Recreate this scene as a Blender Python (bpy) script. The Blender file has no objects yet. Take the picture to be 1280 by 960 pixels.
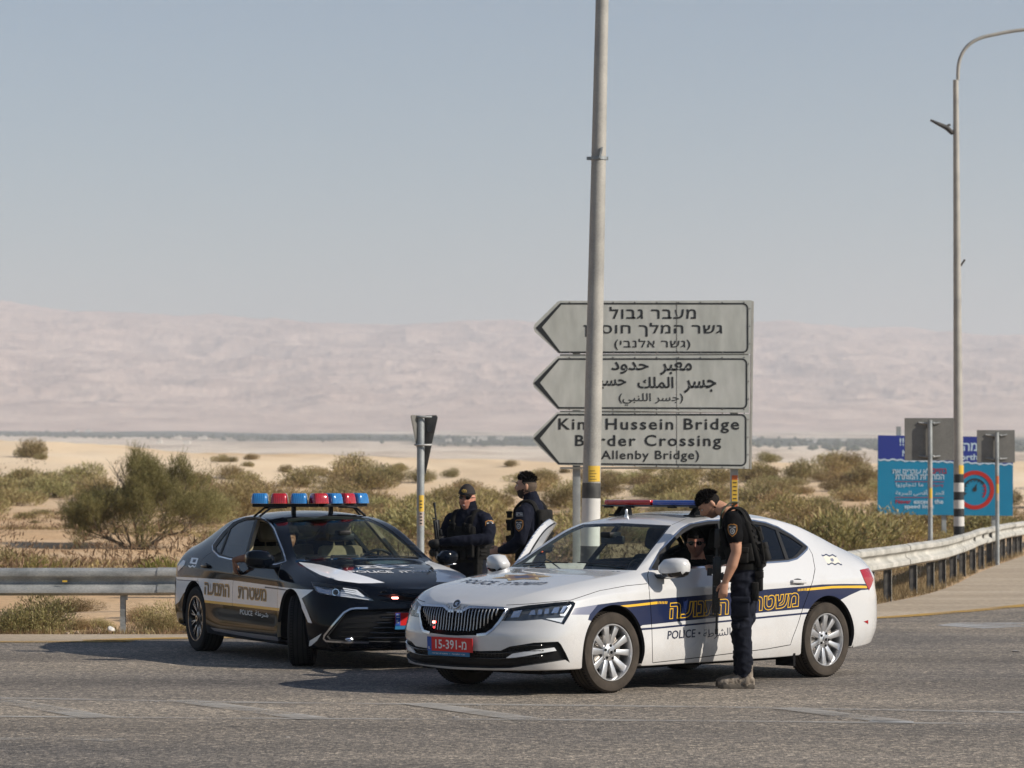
import bpy, bmesh, math, random
from mathutils import Vector, Matrix, noise
from mathutils.geometry import delaunay_2d_cdt
from mathutils.bvhtree import BVHTree
C = bpy.context.scene
COL = C.collection
R = math.radians
PI = math.pi
random.seed(7)
# ------------------------------------------------------------------ camera
CAM_H = 1.734
PITCH = 1.8525
FPX = 3800.0                      # focal length in pixels of a 1280 wide picture
cam_d = bpy.data.cameras.new('camera')
cam_d.sensor_width = 36.0
cam_d.lens = 36.0 * FPX / 1280.0
cam_d.clip_start = 0.5
cam_d.clip_end = 60000
cam_d.dof.use_dof = True
cam_d.dof.focus_distance = 25.6
cam_d.dof.aperture_fstop = 5.0
cam = bpy.data.objects.new('camera', cam_d)
COL.objects.link(cam)
cam.location = (0, 0, CAM_H)
cam.rotation_euler = (R(90 + PITCH), 0, 0)
C.camera = cam
# ------------------------------------------------------------------ sky and sun
SUN_EL = 31.0
SUN_AZ = 110.0                     # degrees clockwise from +Y (the view direction) towards +X
w = bpy.data.worlds.new('World')
C.world = w
w.use_nodes = True
wt = w.node_tree
sky = wt.nodes.new('ShaderNodeTexSky')
sky.sky_type = 'NISHITA'
sky.sun_disc = False
sky.sun_elevation = R(SUN_EL)
sky.sun_rotation = R(SUN_AZ)
sky.altitude = 900
sky.air_density = 1.25
sky.dust_density = 0.2
sky.ozone_density = 4.0
bg = wt.nodes['Background']
bg.inputs['Strength'].default_value = 0.060
wt.links.new(sky.outputs[0], bg.inputs[0])
sd = bpy.data.lights.new('sun', 'SUN')
sd.energy = 4.6
sd.angle = R(0.5)
sd.color = (1.0, 0.92, 0.80)
sun = bpy.data.objects.new('sun', sd)
COL.objects.link(sun)
sdir = Vector((math.sin(R(SUN_AZ)) * math.cos(R(SUN_EL)), math.cos(R(SUN_AZ)) * math.cos(R(SUN_EL)), math.sin(R(SUN_EL))))
sun.rotation_euler = sdir.to_track_quat('Z', 'Y').to_euler()
sun.location = sdir * 50
C.view_settings.view_transform = 'Standard'
C.view_settings.look = 'None'
C.view_settings.gamma = 1.0
C.view_settings.exposure = 0.48
C.render.engine = 'CYCLES'
C.cycles.use_denoising = True
C.cycles.max_bounces = 10
C.cycles.transparent_max_bounces = 16
C.cycles.volume_bounces = 1
C.cycles.sample_clamp_indirect = 8
# ------------------------------------------------------------------ pixels of the photograph <-> the place
CP, SP = math.cos(R(PITCH)), math.sin(R(PITCH))
def ray(px, py):
 u = (px - 640.0) / FPX
 v = -(py - 480.0) / FPX
 return Vector((u, CP - v * SP, SP + v * CP))
def at(px, py, Y):
 d = ray(px, py)
 return Vector((0, 0, CAM_H)) + d * (Y / d.y)
def gnd(px, py, z=0.0):
 d = ray(px, py)
 return Vector((0, 0, CAM_H)) + d * ((z - CAM_H) / d.z)
# ------------------------------------------------------------------ object helpers
def link(name, me, mats=None, parent=None):
 o = bpy.data.objects.new(name, me)
 COL.objects.link(o)
 if mats is not None and len(me.materials) == 0:
  for m in (mats if isinstance(mats, (list, tuple)) else [mats]):
   me.materials.append(m)
 if parent: o.parent = parent
 return o
def obj(name, bm, mats=None, parent=None, smooth=False, kind=None, auto=None):
 me = bpy.data.meshes.new(name)
 bm.normal_update()
 bm.to_mesh(me); bm.free()
 if smooth:
  for p in me.polygons: p.use_smooth = True
 if auto is not None:
  for p in me.polygons: p.use_smooth = True
  me.set_sharp_from_angle(angle=R(auto))
 o = link(name, me, mats, parent)
 if kind: o['kind'] = kind
 return o
def tag(o, label=None, cat=None, group=None, kind=None):
 if label: o['label'] = label
 if cat: o['category'] = cat
 if group: o['group'] = group
 if kind: o['kind'] = kind
 return o
def thing(name, label, cat, loc=(0, 0, 0), rz=0.0, group=None):
 o = bpy.data.objects.new(name, None)
 COL.objects.link(o)
 o.empty_display_size = 0.2
 o.location = loc
 o.rotation_euler = (0, 0, rz)
 return tag(o, label, cat, group)
def M4(loc=(0, 0, 0), rot=(0, 0, 0), sc=(1, 1, 1)):
 from mathutils import Euler
 return Matrix.Translation(Vector(loc)) @ Euler(rot).to_matrix().to_4x4() @ Matrix.Diagonal((*sc, 1))
def box(bm, lo, hi, bev=0.0, M=None, mi=0):
 lo, hi = Vector(lo), Vector(hi)
 b = bmesh.new()
 r = bmesh.ops.create_cube(b, size=1.0)
 for v in b.verts:
  v.co = Vector(((lo.x + hi.x) / 2 + v.co.x * (hi.x - lo.x), (lo.y + hi.y) / 2 + v.co.y * (hi.y - lo.y), (lo.z + hi.z) / 2 + v.co.z * (hi.z - lo.z)))
 if bev > 0:
  bmesh.ops.bevel(b, geom=b.edges[:], offset=bev, segments=2, profile=0.5, affect='EDGES')
 join(bm, b, M, mi)
def join(bm, b, M=None, mi=0):
 vm = {}
 for v in b.verts:
  vm[v] = bm.verts.new(M @ v.co if M else v.co)
 for f in b.faces:
  try:
   nf = bm.faces.new([vm[v] for v in f.verts])
   nf.material_index = mi if mi is not None else f.material_index
   nf.smooth = f.smooth
  except ValueError:
   pass
 b.free()
def tube(bm, pts, rad, n=8, cap=True, mi=0, ell=1.0):
 """tube through pts, rad a number or one per point"""
 pts = [Vector(p) for p in pts]
 rs = rad if isinstance(rad, (list, tuple)) else [rad] * len(pts)
 T = []
 for i in range(len(pts)):
  a = pts[max(0, i - 1)]; b = pts[min(len(pts) - 1, i + 1)]
  T.append((b - a).normalized())
 up = Vector((0, 0, 1)) if abs(T[0].z) < 0.9 else Vector((1, 0, 0))
 N = T[0].cross(up).normalized()
 rings = []
 for i, p in enumerate(pts):
  N = (N - T[i] * N.dot(T[i])).normalized()
  B = T[i].cross(N)
  rings.append([bm.verts.new(p + (N * math.cos(2 * PI * k / n) + B * math.sin(2 * PI * k / n) * ell) * rs[i]) for k in range(n)])
 for i in range(len(rings) - 1):
  for k in range(n):
   f = bm.faces.new((rings[i][k], rings[i][(k + 1) % n], rings[i + 1][(k + 1) % n], rings[i + 1][k]))
   f.material_index = mi; f.smooth = True
 if cap:
  for rg, rev in ((rings[0], True), (rings[-1], False)):
   f = bm.faces.new(rg[::-1] if rev else rg); f.material_index = mi
def lathe(bm, prof, n=32, axis='Y', c=(0, 0, 0), mi=0, closed=False, mis=None):
 """prof: list of (r, h); revolved about axis through c"""
 rings = []
 for r, h in prof:
  ring = []
  for k in range(n):
   a = 2 * PI * k / n
   if axis == 'Y': p = (r * math.cos(a), h, r * math.sin(a))
   elif axis == 'Z': p = (r * math.cos(a), r * math.sin(a), h)
   else: p = (h, r * math.cos(a), r * math.sin(a))
   ring.append(bm.verts.new(Vector(p) + Vector(c)))
  rings.append(ring)
 m = len(rings)
 for i in range(m if closed else m - 1):
  j = (i + 1) % m
  for k in range(n):
   f = bm.faces.new((rings[i][k], rings[i][(k + 1) % n], rings[j][(k + 1) % n], rings[j][k]))
   f.smooth = True
   f.material_index = mis[i] if mis else mi
def prism(bm, poly, vec, mi=0, bev=0.0):
 """poly: list of 3D points of a flat outline, extruded by vec"""
 b = bmesh.new()
 a = [b.verts.new(Vector(p)) for p in poly]
 t = [b.verts.new(Vector(p) + Vector(vec)) for p in poly]
 n = len(a)
 b.faces.new(a[::-1]); b.faces.new(t)
 for i in range(n):
  b.faces.new((a[i], a[(i + 1) % n], t[(i + 1) % n], t[i]))
 bmesh.ops.recalc_face_normals(b, faces=b.faces[:])
 if bev > 0:
  bmesh.ops.bevel(b, geom=b.edges[:], offset=bev, segments=2, profile=0.5, affect='EDGES')
 join(bm, b, None, mi)
def blob(bm, c, r, seg=12, rings=8, mi=0, M=None):
 b = bmesh.new()
 bmesh.ops.create_uvsphere(b, u_segments=seg, v_segments=rings, radius=1.0)
 r = r if hasattr(r, '__len__') else (r, r, r)
 for v in b.verts:
  v.co = Vector((v.co.x * r[0], v.co.y * r[1], v.co.z * r[2]))
  if M: v.co = M @ v.co
  v.co += Vector(c)
 for f in b.faces: f.smooth = True
 join(bm, b, None, mi)
def spline(pts, n):
 """Catmull-Rom through pts (tuples of any length), n samples per span"""
 out = []
 P = [Vector(p) for p in pts]
 for i in range(len(P) - 1):
  p0 = P[max(i - 1, 0)]; p1 = P[i]; p2 = P[i + 1]; p3 = P[min(i + 2, len(P) - 1)]
  for k in range(n):
   t = k / n
   out.append(0.5 * ((2 * p1) + (p2 - p0) * t + (2 * p0 - 5 * p1 + 4 * p2 - p3) * t * t + (3 * p1 - p0 - 3 * p2 + p3) * t ** 3))
 out.append(P[-1])
 return out
def text_mesh(s, size=1.0, offset=0.0, sx=1.0, shear=0.0, spacing=1.0, align='CENTER', ysc=1.0):
 """outline text as (verts2d, faces); the text is passed in its visual order, left to right"""
 c = bpy.data.curves.new('t', 'FONT')
 c.body = s; c.size = size; c.align_x = align; c.align_y = 'CENTER'
 c.offset = offset; c.shear = shear; c.space_character = spacing
 c.resolution_u = 3
 o = bpy.data.objects.new('t', c); COL.objects.link(o)
 bpy.context.view_layer.update()
 me = bpy.data.meshes.new_from_object(o.evaluated_get(bpy.context.evaluated_depsgraph_get()))
 V = [(v.co.x * sx, v.co.y * ysc) for v in me.vertices]
 F = [tuple(p.vertices) for p in me.polygons]
 bpy.data.objects.remove(o); bpy.data.curves.remove(c); bpy.data.meshes.remove(me)
# tidy: centre vertically on its own bounds
 if V:
  y0 = min(v[1] for v in V); y1 = max(v[1] for v in V)
  V = [(a, b - (y0 + y1) / 2) for a, b in V]
  if align == 'CENTER':
   x0 = min(v[0] for v in V); x1 = max(v[0] for v in V)
   V = [(a - (x0 + x1) / 2, b) for a, b in V]
 return V, F
def fit_text(s, wdt, hgt, **k):
 """text scaled so that it is exactly wdt wide and hgt high"""
 V, F = text_mesh(s, **k)
 x0 = min(v[0] for v in V); x1 = max(v[0] for v in V); y0 = min(v[1] for v in V); y1 = max(v[1] for v in V)
 return [((a - (x0 + x1) / 2) * wdt / (x1 - x0), (b - (y0 + y1) / 2) * hgt / (y1 - y0)) for a, b in V], F
def heb(s): return s[::-1]
def put_text(bm, VF, M, mi=0):
 V, F = VF
 vs = [bm.verts.new(M @ Vector((a, b, 0))) for a, b in V]
 for f in F:
  try:
   g = bm.faces.new([vs[i] for i in f]); g.material_index = mi
  except ValueError: pass
# Arabic letters in their joined forms, visual order (left to right)
AF = {}
def arab(word):
 """join the Arabic letters of a logical-order string and give it in visual order"""
 T = {'ا':('\ufe8d','\ufe8e',None,None),'ب':('\ufe8f','\ufe90','\ufe91','\ufe92'),'ت':('\ufe95','\ufe96','\ufe97','\ufe98'),
  'ج':('\ufe9d','\ufe9e','\ufe9f','\ufea0'),'ح':('\ufea1','\ufea2','\ufea3','\ufea4'),'د':('\ufea9','\ufeaa',None,None),
  'ر':('\ufead','\ufeae',None,None),'ز':('\ufeaf','\ufeb0',None,None),'س':('\ufeb1','\ufeb2','\ufeb3','\ufeb4'),
  'ش':('\ufeb5','\ufeb6','\ufeb7','\ufeb8'),'ص':('\ufeb9','\ufeba','\ufebb','\ufebc'),'ط':('\ufec1','\ufec2','\ufec3','\ufec4'),
  'ع':('\ufec9','\ufeca','\ufecb','\ufecc'),'ق':('\ufed5','\ufed6','\ufed7','\ufed8'),'ك':('\ufed9','\ufeda','\ufedb','\ufedc'),
  'ل':('\ufedd','\ufede','\ufedf','\ufee0'),'م':('\ufee1','\ufee2','\ufee3','\ufee4'),'ن':('\ufee5','\ufee6','\ufee7','\ufee8'),
  'و':('\ufeed','\ufeee',None,None),'ي':('\ufef1','\ufef2','\ufef3','\ufef4'),'ى':('\ufeef','\ufef0',None,None),'ة':('\ufe93','\ufe94',None,None)}
 out = ''
 prev = False
 for i, ch in enumerate(word):
  if ch not in T:
   out += ch; prev = False; continue
  nxt = i + 1 < len(word) and word[i + 1] in T
  dual = T[ch][2] is not None
  if prev and nxt and dual: out += T[ch][3]
  elif prev: out += T[ch][1]
  elif nxt and dual: out += T[ch][2]
  else: out += T[ch][0]
  prev = dual and nxt
 return out[::-1].translate(str.maketrans('()', ')('))
# ------------------------------------------------------------------ material helpers
def mat(name, col, rough=0.5, metal=0.0, coat=0.0, spec=0.5, emis=None, es=0.0, trans=0.0, alpha=1.0, ior=1.45):
 m = bpy.data.materials.new(name); m.use_nodes = True
 b = m.node_tree.nodes['Principled BSDF']
 b.inputs['Base Color'].default_value = (*col, 1)
 b.inputs['Roughness'].default_value = rough
 b.inputs['Metallic'].default_value = metal
 b.inputs['Coat Weight'].default_value = coat
 b.inputs['Specular IOR Level'].default_value = spec
 b.inputs['Transmission Weight'].default_value = trans
 b.inputs['Alpha'].default_value = alpha
 b.inputs['IOR'].default_value = ior
 if emis:
  b.inputs['Emission Color'].default_value = (*emis, 1); b.inputs['Emission Strength'].default_value = es
 return m
def nmat(name, cols, scale=5.0, rough=(0.6, 0.8), bump=0.0, bscale=None, detail=6.0, metal=0.0, coat=0.0, coords='Object', stretch=None, spec=0.5, grain=None, dist=0.002, rnd=0.0):
 """noise driven material: cols = [(pos, (r,g,b)), ...]; grain = (scale, amount) fine speckle; rnd = per object brightness spread"""
 m = bpy.data.materials.new(name); m.use_nodes = True
 nt = m.node_tree; N = nt.nodes; L = nt.links
 b = N['Principled BSDF']
 tc = N.new('ShaderNodeTexCoord')
 src = tc.outputs[coords]
 if coords == 'World':
  pass
 if stretch:
  mp = N.new('ShaderNodeMapping'); mp.inputs['Scale'].default_value = stretch
  L.new(src, mp.inputs[0]); src = mp.outputs[0]
 n = N.new('ShaderNodeTexNoise'); n.inputs['Scale'].default_value = scale; n.inputs['Detail'].default_value = detail
 L.new(src, n.inputs['Vector'])
 r = N.new('ShaderNodeValToRGB')
 el = r.color_ramp.elements
 while len(el) < len(cols): el.new(0.5)
 for e, (p, c) in zip(el, cols): e.position = p; e.color = (*c, 1)
 L.new(n.outputs['Fac'], r.inputs[0])
 out = r.outputs[0]
 if grain:
  g = N.new('ShaderNodeTexNoise'); g.inputs['Scale'].default_value = grain[0]; g.inputs['Detail'].default_value = 3
  L.new(src, g.inputs['Vector'])
  mr = N.new('ShaderNodeMapRange'); mr.inputs[1].default_value = 0.3; mr.inputs[2].default_value = 0.7
  mr.inputs[3].default_value = 1 - grain[1]; mr.inputs[4].default_value = 1 + grain[1]
  L.new(g.outputs['Fac'], mr.inputs[0])
  vm = N.new('ShaderNodeVectorMath'); vm.operation = 'SCALE'
  L.new(out, vm.inputs[0]); L.new(mr.outputs[0], vm.inputs['Scale']); out = vm.outputs[0]
 if rnd:
  oi = N.new('ShaderNodeObjectInfo')
  mr = N.new('ShaderNodeMapRange'); mr.inputs[3].default_value = 1 - rnd; mr.inputs[4].default_value = 1 + rnd
  L.new(oi.outputs['Random'], mr.inputs[0])
  vm = N.new('ShaderNodeVectorMath'); vm.operation = 'SCALE'
  L.new(out, vm.inputs[0]); L.new(mr.outputs[0], vm.inputs['Scale']); out = vm.outputs[0]
 L.new(out, b.inputs['Base Color'])
 mr = N.new('ShaderNodeMapRange'); mr.inputs[3].default_value = rough[0]; mr.inputs[4].default_value = rough[1]
 L.new(n.outputs['Fac'], mr.inputs[0]); L.new(mr.outputs[0], b.inputs['Roughness'])
 b.inputs['Metallic'].default_value = metal; b.inputs['Coat Weight'].default_value = coat
 b.inputs['Specular IOR Level'].default_value = spec
 if bump:
  bn = N.new('ShaderNodeTexNoise'); bn.inputs['Scale'].default_value = bscale or scale * 4; bn.inputs['Detail'].default_value = 4
  L.new(src, bn.inputs['Vector'])
  bp = N.new('ShaderNodeBump'); bp.inputs['Strength'].default_value = bump; bp.inputs['Distance'].default_value = dist
  L.new(bn.outputs['Fac'], bp.inputs['Height']); L.new(bp.outputs[0], b.inputs['Normal'])
 return m
def smooth01(a, b, x):
 t = max(0.0, min(1.0, (x - a) / (b - a)))
 return t * t * (3 - 2 * t)
def lerp_keys(keys, x):
 if x <= keys[0][0]: return keys[0][1]
 for (a, u), (b, v) in zip(keys, keys[1:]):
  if x <= b: return u + (v - u) * (x - a) / (b - a)
 return keys[-1][1]
# ================================================================== the land
def ridge(x, y, px):
 """height of the sand banks beyond the scrub"""
 top = lerp_keys([(-200, 4.9), (60, 4.75), (250, 4.3), (420, 3.7), (640, 3.5), (800, 3.3), (960, 3.6), (1060, 3.3), (1300, 2.6), (1700, 3.0)], px)
 n = noise.noise(Vector((x * 0.03, y * 0.012, 3.0))) * 1.1 + noise.noise(Vector((x * 0.1, y * 0.05, 9.0))) * 0.45 + abs(noise.noise(Vector((x * 0.25, y * 0.1, 4.0)))) * 0.3
 up = smooth01(110, 265, y)
 dn = 1.0 - smooth01(275, 420, y)
 return (top + n) * up * dn - 4.0 * smooth01(300, 450, y) * (1 - smooth01(500, 900, y))
def land(x, y):
 r = math.hypot(x, y)
 px = 640 + FPX * x / max(y, 1.0) if y > 0 else (3000 if x > 0 else -2000)
 px = max(-900, min(2200, px))
 z = -0.035
 d = max(0.0, edge_dist(x, y))                       # metres beyond the edge of the asphalt
 z += 0.10 * smooth01(0.3, 3.0, d) * (0.5 + noise.noise(Vector((x * 0.35, y * 0.35, 1.0)))) if d > 0 else 0
 z += 0.35 * smooth01(5, 30, d) * (0.2 + noise.noise(Vector((x * 0.06, y * 0.04, 5.0)))) if d > 0 else 0
 if y > 90:
  z += ridge(x, y, px)
 if r > 420:
  f = smooth01(420, 1400, r)
  v = lerp_keys([(400, -6), (900, 3), (1500, 13.5), (2500, 29), (3200, 46), (4600, 74), (6000, 110), (40000, 300)], r)
  v += f * noise.noise(Vector((x * 0.004, y * 0.003, 2.0))) * 3.0 + f * abs(noise.noise(Vector((x * 0.02, y * 0.006, 7.0)))) * (3.5 if r < 2600 else 0.8)
  z = z * (1 - f) + v * f if r > 420 else z
 return z
EDGE = [(-400, 34.4), (-60, 34.5), (-8, 34.7), (-3, 34.75), (0.0, 35.1), (2.2, 36.6), (3.9, 39.6), (5.2, 43.3), (6.2, 46.4), (6.85, 48.8), (7.6, 52.0), (8.8, 57.7), (10.5, 65.2), (12.6, 74.0), (17.5, 95.0), (23.5, 118.0), (60, 170)]
def edge_dist(x, y):
 """signed distance (roughly) beyond the asphalt edge, positive on the desert side"""
 best = 1e9; sg = 1
 for (x0, y0), (x1, y1) in zip(EDGE, EDGE[1:]):
  dx, dy = x1 - x0, y1 - y0
  t = max(0, min(1, ((x - x0) * dx + (y - y0) * dy) / (dx * dx + dy * dy)))
  ex, ey = x - (x0 + t * dx), y - (y0 + t * dy)
  dd = ex * ex + ey * ey
  if dd < best:
   best = dd; sg = 1 if dx * ey - dy * ex > 0 else -1
 return sg * math.sqrt(best)
def make_land():
 azs = [a * 0.14 for a in range(-100, 101)]
 azs += [14 + (360 - 28) * k / 90 for k in range(1, 90)]
 rs = []
 r = 1.0
 while r < 30: rs.append(r); r *= 1.25
 r = 30
 while r < 5300:
  rs.append(r); r *= 1.018 if r < 420 else 1.022
 rs += [5600, 7000, 10000, 16000, 26000]
 V = [(0, 0, -0.035)]
 for rr in rs:
  for a in azs:
   x, y = rr * math.sin(R(a)), rr * math.cos(R(a))
   V.append((x, y, land(x, y)))
 n = len(azs); F = []
 for k in range(n): F.append((0, 1 + (k + 1) % n, 1 + k))
 for i in range(len(rs) - 1):
  b0 = 1 + i * n; b1 = b0 + n
  for k in range(n):
   k2 = (k + 1) % n
   F.append((b0 + k, b0 + k2, b1 + k2, b1 + k))
 me = bpy.data.meshes.new('desert_ground'); me.from_pydata(V, [], F)
 for p in me.polygons: p.use_smooth = True
 m = bpy.data.materials.new('desert_sand'); m.use_nodes = True
 nt = m.node_tree; N = nt.nodes; L = nt.links; b = N['Principled BSDF']
 geo = N.new('ShaderNodeNewGeometry')
 sep = N.new('ShaderNodeSeparateXYZ'); L.new(geo.outputs['Position'], sep.inputs[0])
 def noi(scale, detail=5, st=None, rough=0.55):
  n_ = N.new('ShaderNodeTexNoise'); n_.inputs['Scale'].default_value = scale; n_.inputs['Detail'].default_value = detail; n_.inputs['Roughness'].default_value = rough
  if st:
   mp = N.new('ShaderNodeMapping'); mp.inputs['Scale'].default_value = st
   L.new(geo.outputs['Position'], mp.inputs[0]); L.new(mp.outputs[0], n_.inputs['Vector'])
  else: L.new(geo.outputs['Position'], n_.inputs['Vector'])
  return n_.outputs['Fac']
 def ramp(fac, cols):
  r_ = N.new('ShaderNodeValToRGB'); el = r_.color_ramp.elements
  while len(el) < len(cols): el.new(0.5)
  for e, (p, c) in zip(el, cols): e.position = p; e.color = (*c, 1)
  L.new(fac, r_.inputs[0]); return r_.outputs[0]
 def mixc(fac, a, c, mode='MIX'):
  x_ = N.new('ShaderNodeMix'); x_.data_type = 'RGBA'; x_.blend_type = mode
  if isinstance(fac, float): x_.inputs[0].default_value = fac
  else: L.new(fac, x_.inputs[0])
  L.new(a, x_.inputs[6]); L.new(c, x_.inputs[7]); return x_.outputs[2]
 def rng(fac, a, c, d=0.0, e=1.0):
  r_ = N.new('ShaderNodeMapRange'); r_.interpolation_type = 'SMOOTHSTEP'
  for i_, v_ in ((1, a), (2, c), (3, d), (4, e)): r_.inputs[i_].default_value = v_
  L.new(fac, r_.inputs[0]); return r_.outputs[0]
 sand = ramp(noi(0.25), [(0.3, (0.50, 0.315, 0.175)), (0.5, (0.60, 0.41, 0.24)), (0.7, (0.67, 0.49, 0.32))])
 fine = ramp(noi(9.0, 6), [(0.35, (0.55, 0.55, 0.55)), (0.6, (1.0, 1.0, 1.0))])
 near = mixc(0.6, sand, fine, 'MULTIPLY')
 dune = ramp(noi(0.05, 6, (1, 0.35, 2.0)), [(0.35, (0.60, 0.44, 0.28)), (0.5, (0.72, 0.56, 0.38)), (0.66, (0.78, 0.64, 0.47))])
 c1 = mixc(rng(sep.outputs['Y'], 120, 200), near, dune)
 marl = ramp(noi(0.012, 7, (1, 0.25, 1), 0.6), [(0.36, (0.36, 0.28, 0.20)), (0.5, (0.58, 0.47, 0.36)), (0.62, (0.68, 0.58, 0.46))])
 c2 = mixc(rng(sep.outputs['Y'], 420, 700), c1, marl)
 wn = N.new('ShaderNodeMath'); wn.operation = 'MULTIPLY_ADD'; L.new(noi(0.0022, 4), wn.inputs[0]); wn.inputs[1].default_value = 1300
 wx = N.new('ShaderNodeMath'); wx.operation = 'MULTIPLY_ADD'; L.new(sep.outputs['X'], wx.inputs[0]); wx.inputs[1].default_value = 1.5; L.new(sep.outputs['Y'], wx.inputs[2]); L.new(wx.outputs[0], wn.inputs[2])
 crop = ramp(noi(0.006, 6, (0.5, 1, 1), 0.65), [(0.4, (0.020, 0.035, 0.020)), (0.62, (0.045, 0.06, 0.035)), (0.74, (0.20, 0.19, 0.13))])
 gband = N.new('ShaderNodeMath'); gband.operation = 'MULTIPLY'
 L.new(rng(wn.outputs[0], 3450, 3600), gband.inputs[0]); L.new(rng(wn.outputs[0], 4700, 5100, 1.0, 0.0), gband.inputs[1])
 c3 = mixc(gband.outputs[0], c2, crop)
 L.new(c3, b.inputs['Base Color'])
 b.inputs['Roughness'].default_value = 0.95
 b.inputs['Specular IOR Level'].default_value = 0.15
 bp = N.new('ShaderNodeBump'); bp.inputs['Strength'].default_value = 0.5; bp.inputs['Distance'].default_value = 0.06
 L.new(noi(3.0, 8, None, 0.65), bp.inputs['Height']); L.new(bp.outputs[0], b.inputs['Normal'])
 o = link('desert_ground', me, m); o['kind'] = 'structure'
 return o
make_land()
def make_mountains():
 """the far wall of hills across the valley"""
 V = []; F = []
 azs = [-40 + 28 * k / 60 for k in range(60)] + [-12 + 24 * k / 840 for k in range(840)] + [12 + 28 * k / 60 for k in range(61)]
 na, nr = len(azs) - 1, 170
 for i in range(nr + 1):
  r = 4700 + 4800 * (i / nr) ** 1.1
  for k in range(na + 1):
   a = azs[k]
   x, y = r * math.sin(R(a)), r * math.cos(R(a))
   px = 640 + FPX * x / y
   crest = lerp_keys([(-1200, 450), (-100, 455), (60, 438), (250, 410), (500, 398), (760, 390), (1000, 382), (1200, 350), (1400, 345), (2500, 330)], px)
   u = (r - 4700) / 4800
   prof = lerp_keys([(0, 0.0), (0.06, 0.02), (0.16, 0.13), (0.3, 0.24), (0.42, 0.42), (0.56, 0.56), (0.7, 0.76), (0.85, 0.97), (1, 1.0)], u)
   p = Vector((x * 0.0021, y * 0.0013, 0.0))
   rid = 0.0; amp = 1.0; fr = 1.0
   for o_ in range(7):
    rid += amp * (1 - abs(noise.noise(p * fr + Vector((11.3, 4.1, o_ * 3.7)))) * 2.2)
    amp *= 0.54; fr *= 2.1
   z = 72 + crest * prof * (1 + 0.05 * noise.noise(Vector((x * 0.0006, 2, 7)))) + rid * 19 * smooth01(0.0, 0.3, u) * (1 - 0.55 * smooth01(0.75, 1, u)) - 20 * (1 - smooth01(0, 0.05, u))
   V.append((x, y, z))
 for i in range(nr):
  for k in range(na):
   b0 = i * (na + 1) + k
   F.append((b0, b0 + 1, b0 + na + 2, b0 + na + 1))
 me = bpy.data.meshes.new('mountains'); me.from_pydata(V, [], F)
 for p in me.polygons: p.use_smooth = True
 m = nmat('mountain_rock', [(0.36, (0.42, 0.30, 0.245)), (0.5, (0.52, 0.38, 0.31)), (0.64, (0.61, 0.46, 0.375))], scale=0.008, rough=(0.9, 1.0), detail=9, coords='Object', stretch=(0.8, 0.8, 4.0), spec=0.1, bump=0.35, bscale=0.02, dist=16)
 o = link('mountains', me, m); o['kind'] = 'structure'
make_mountains()
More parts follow.
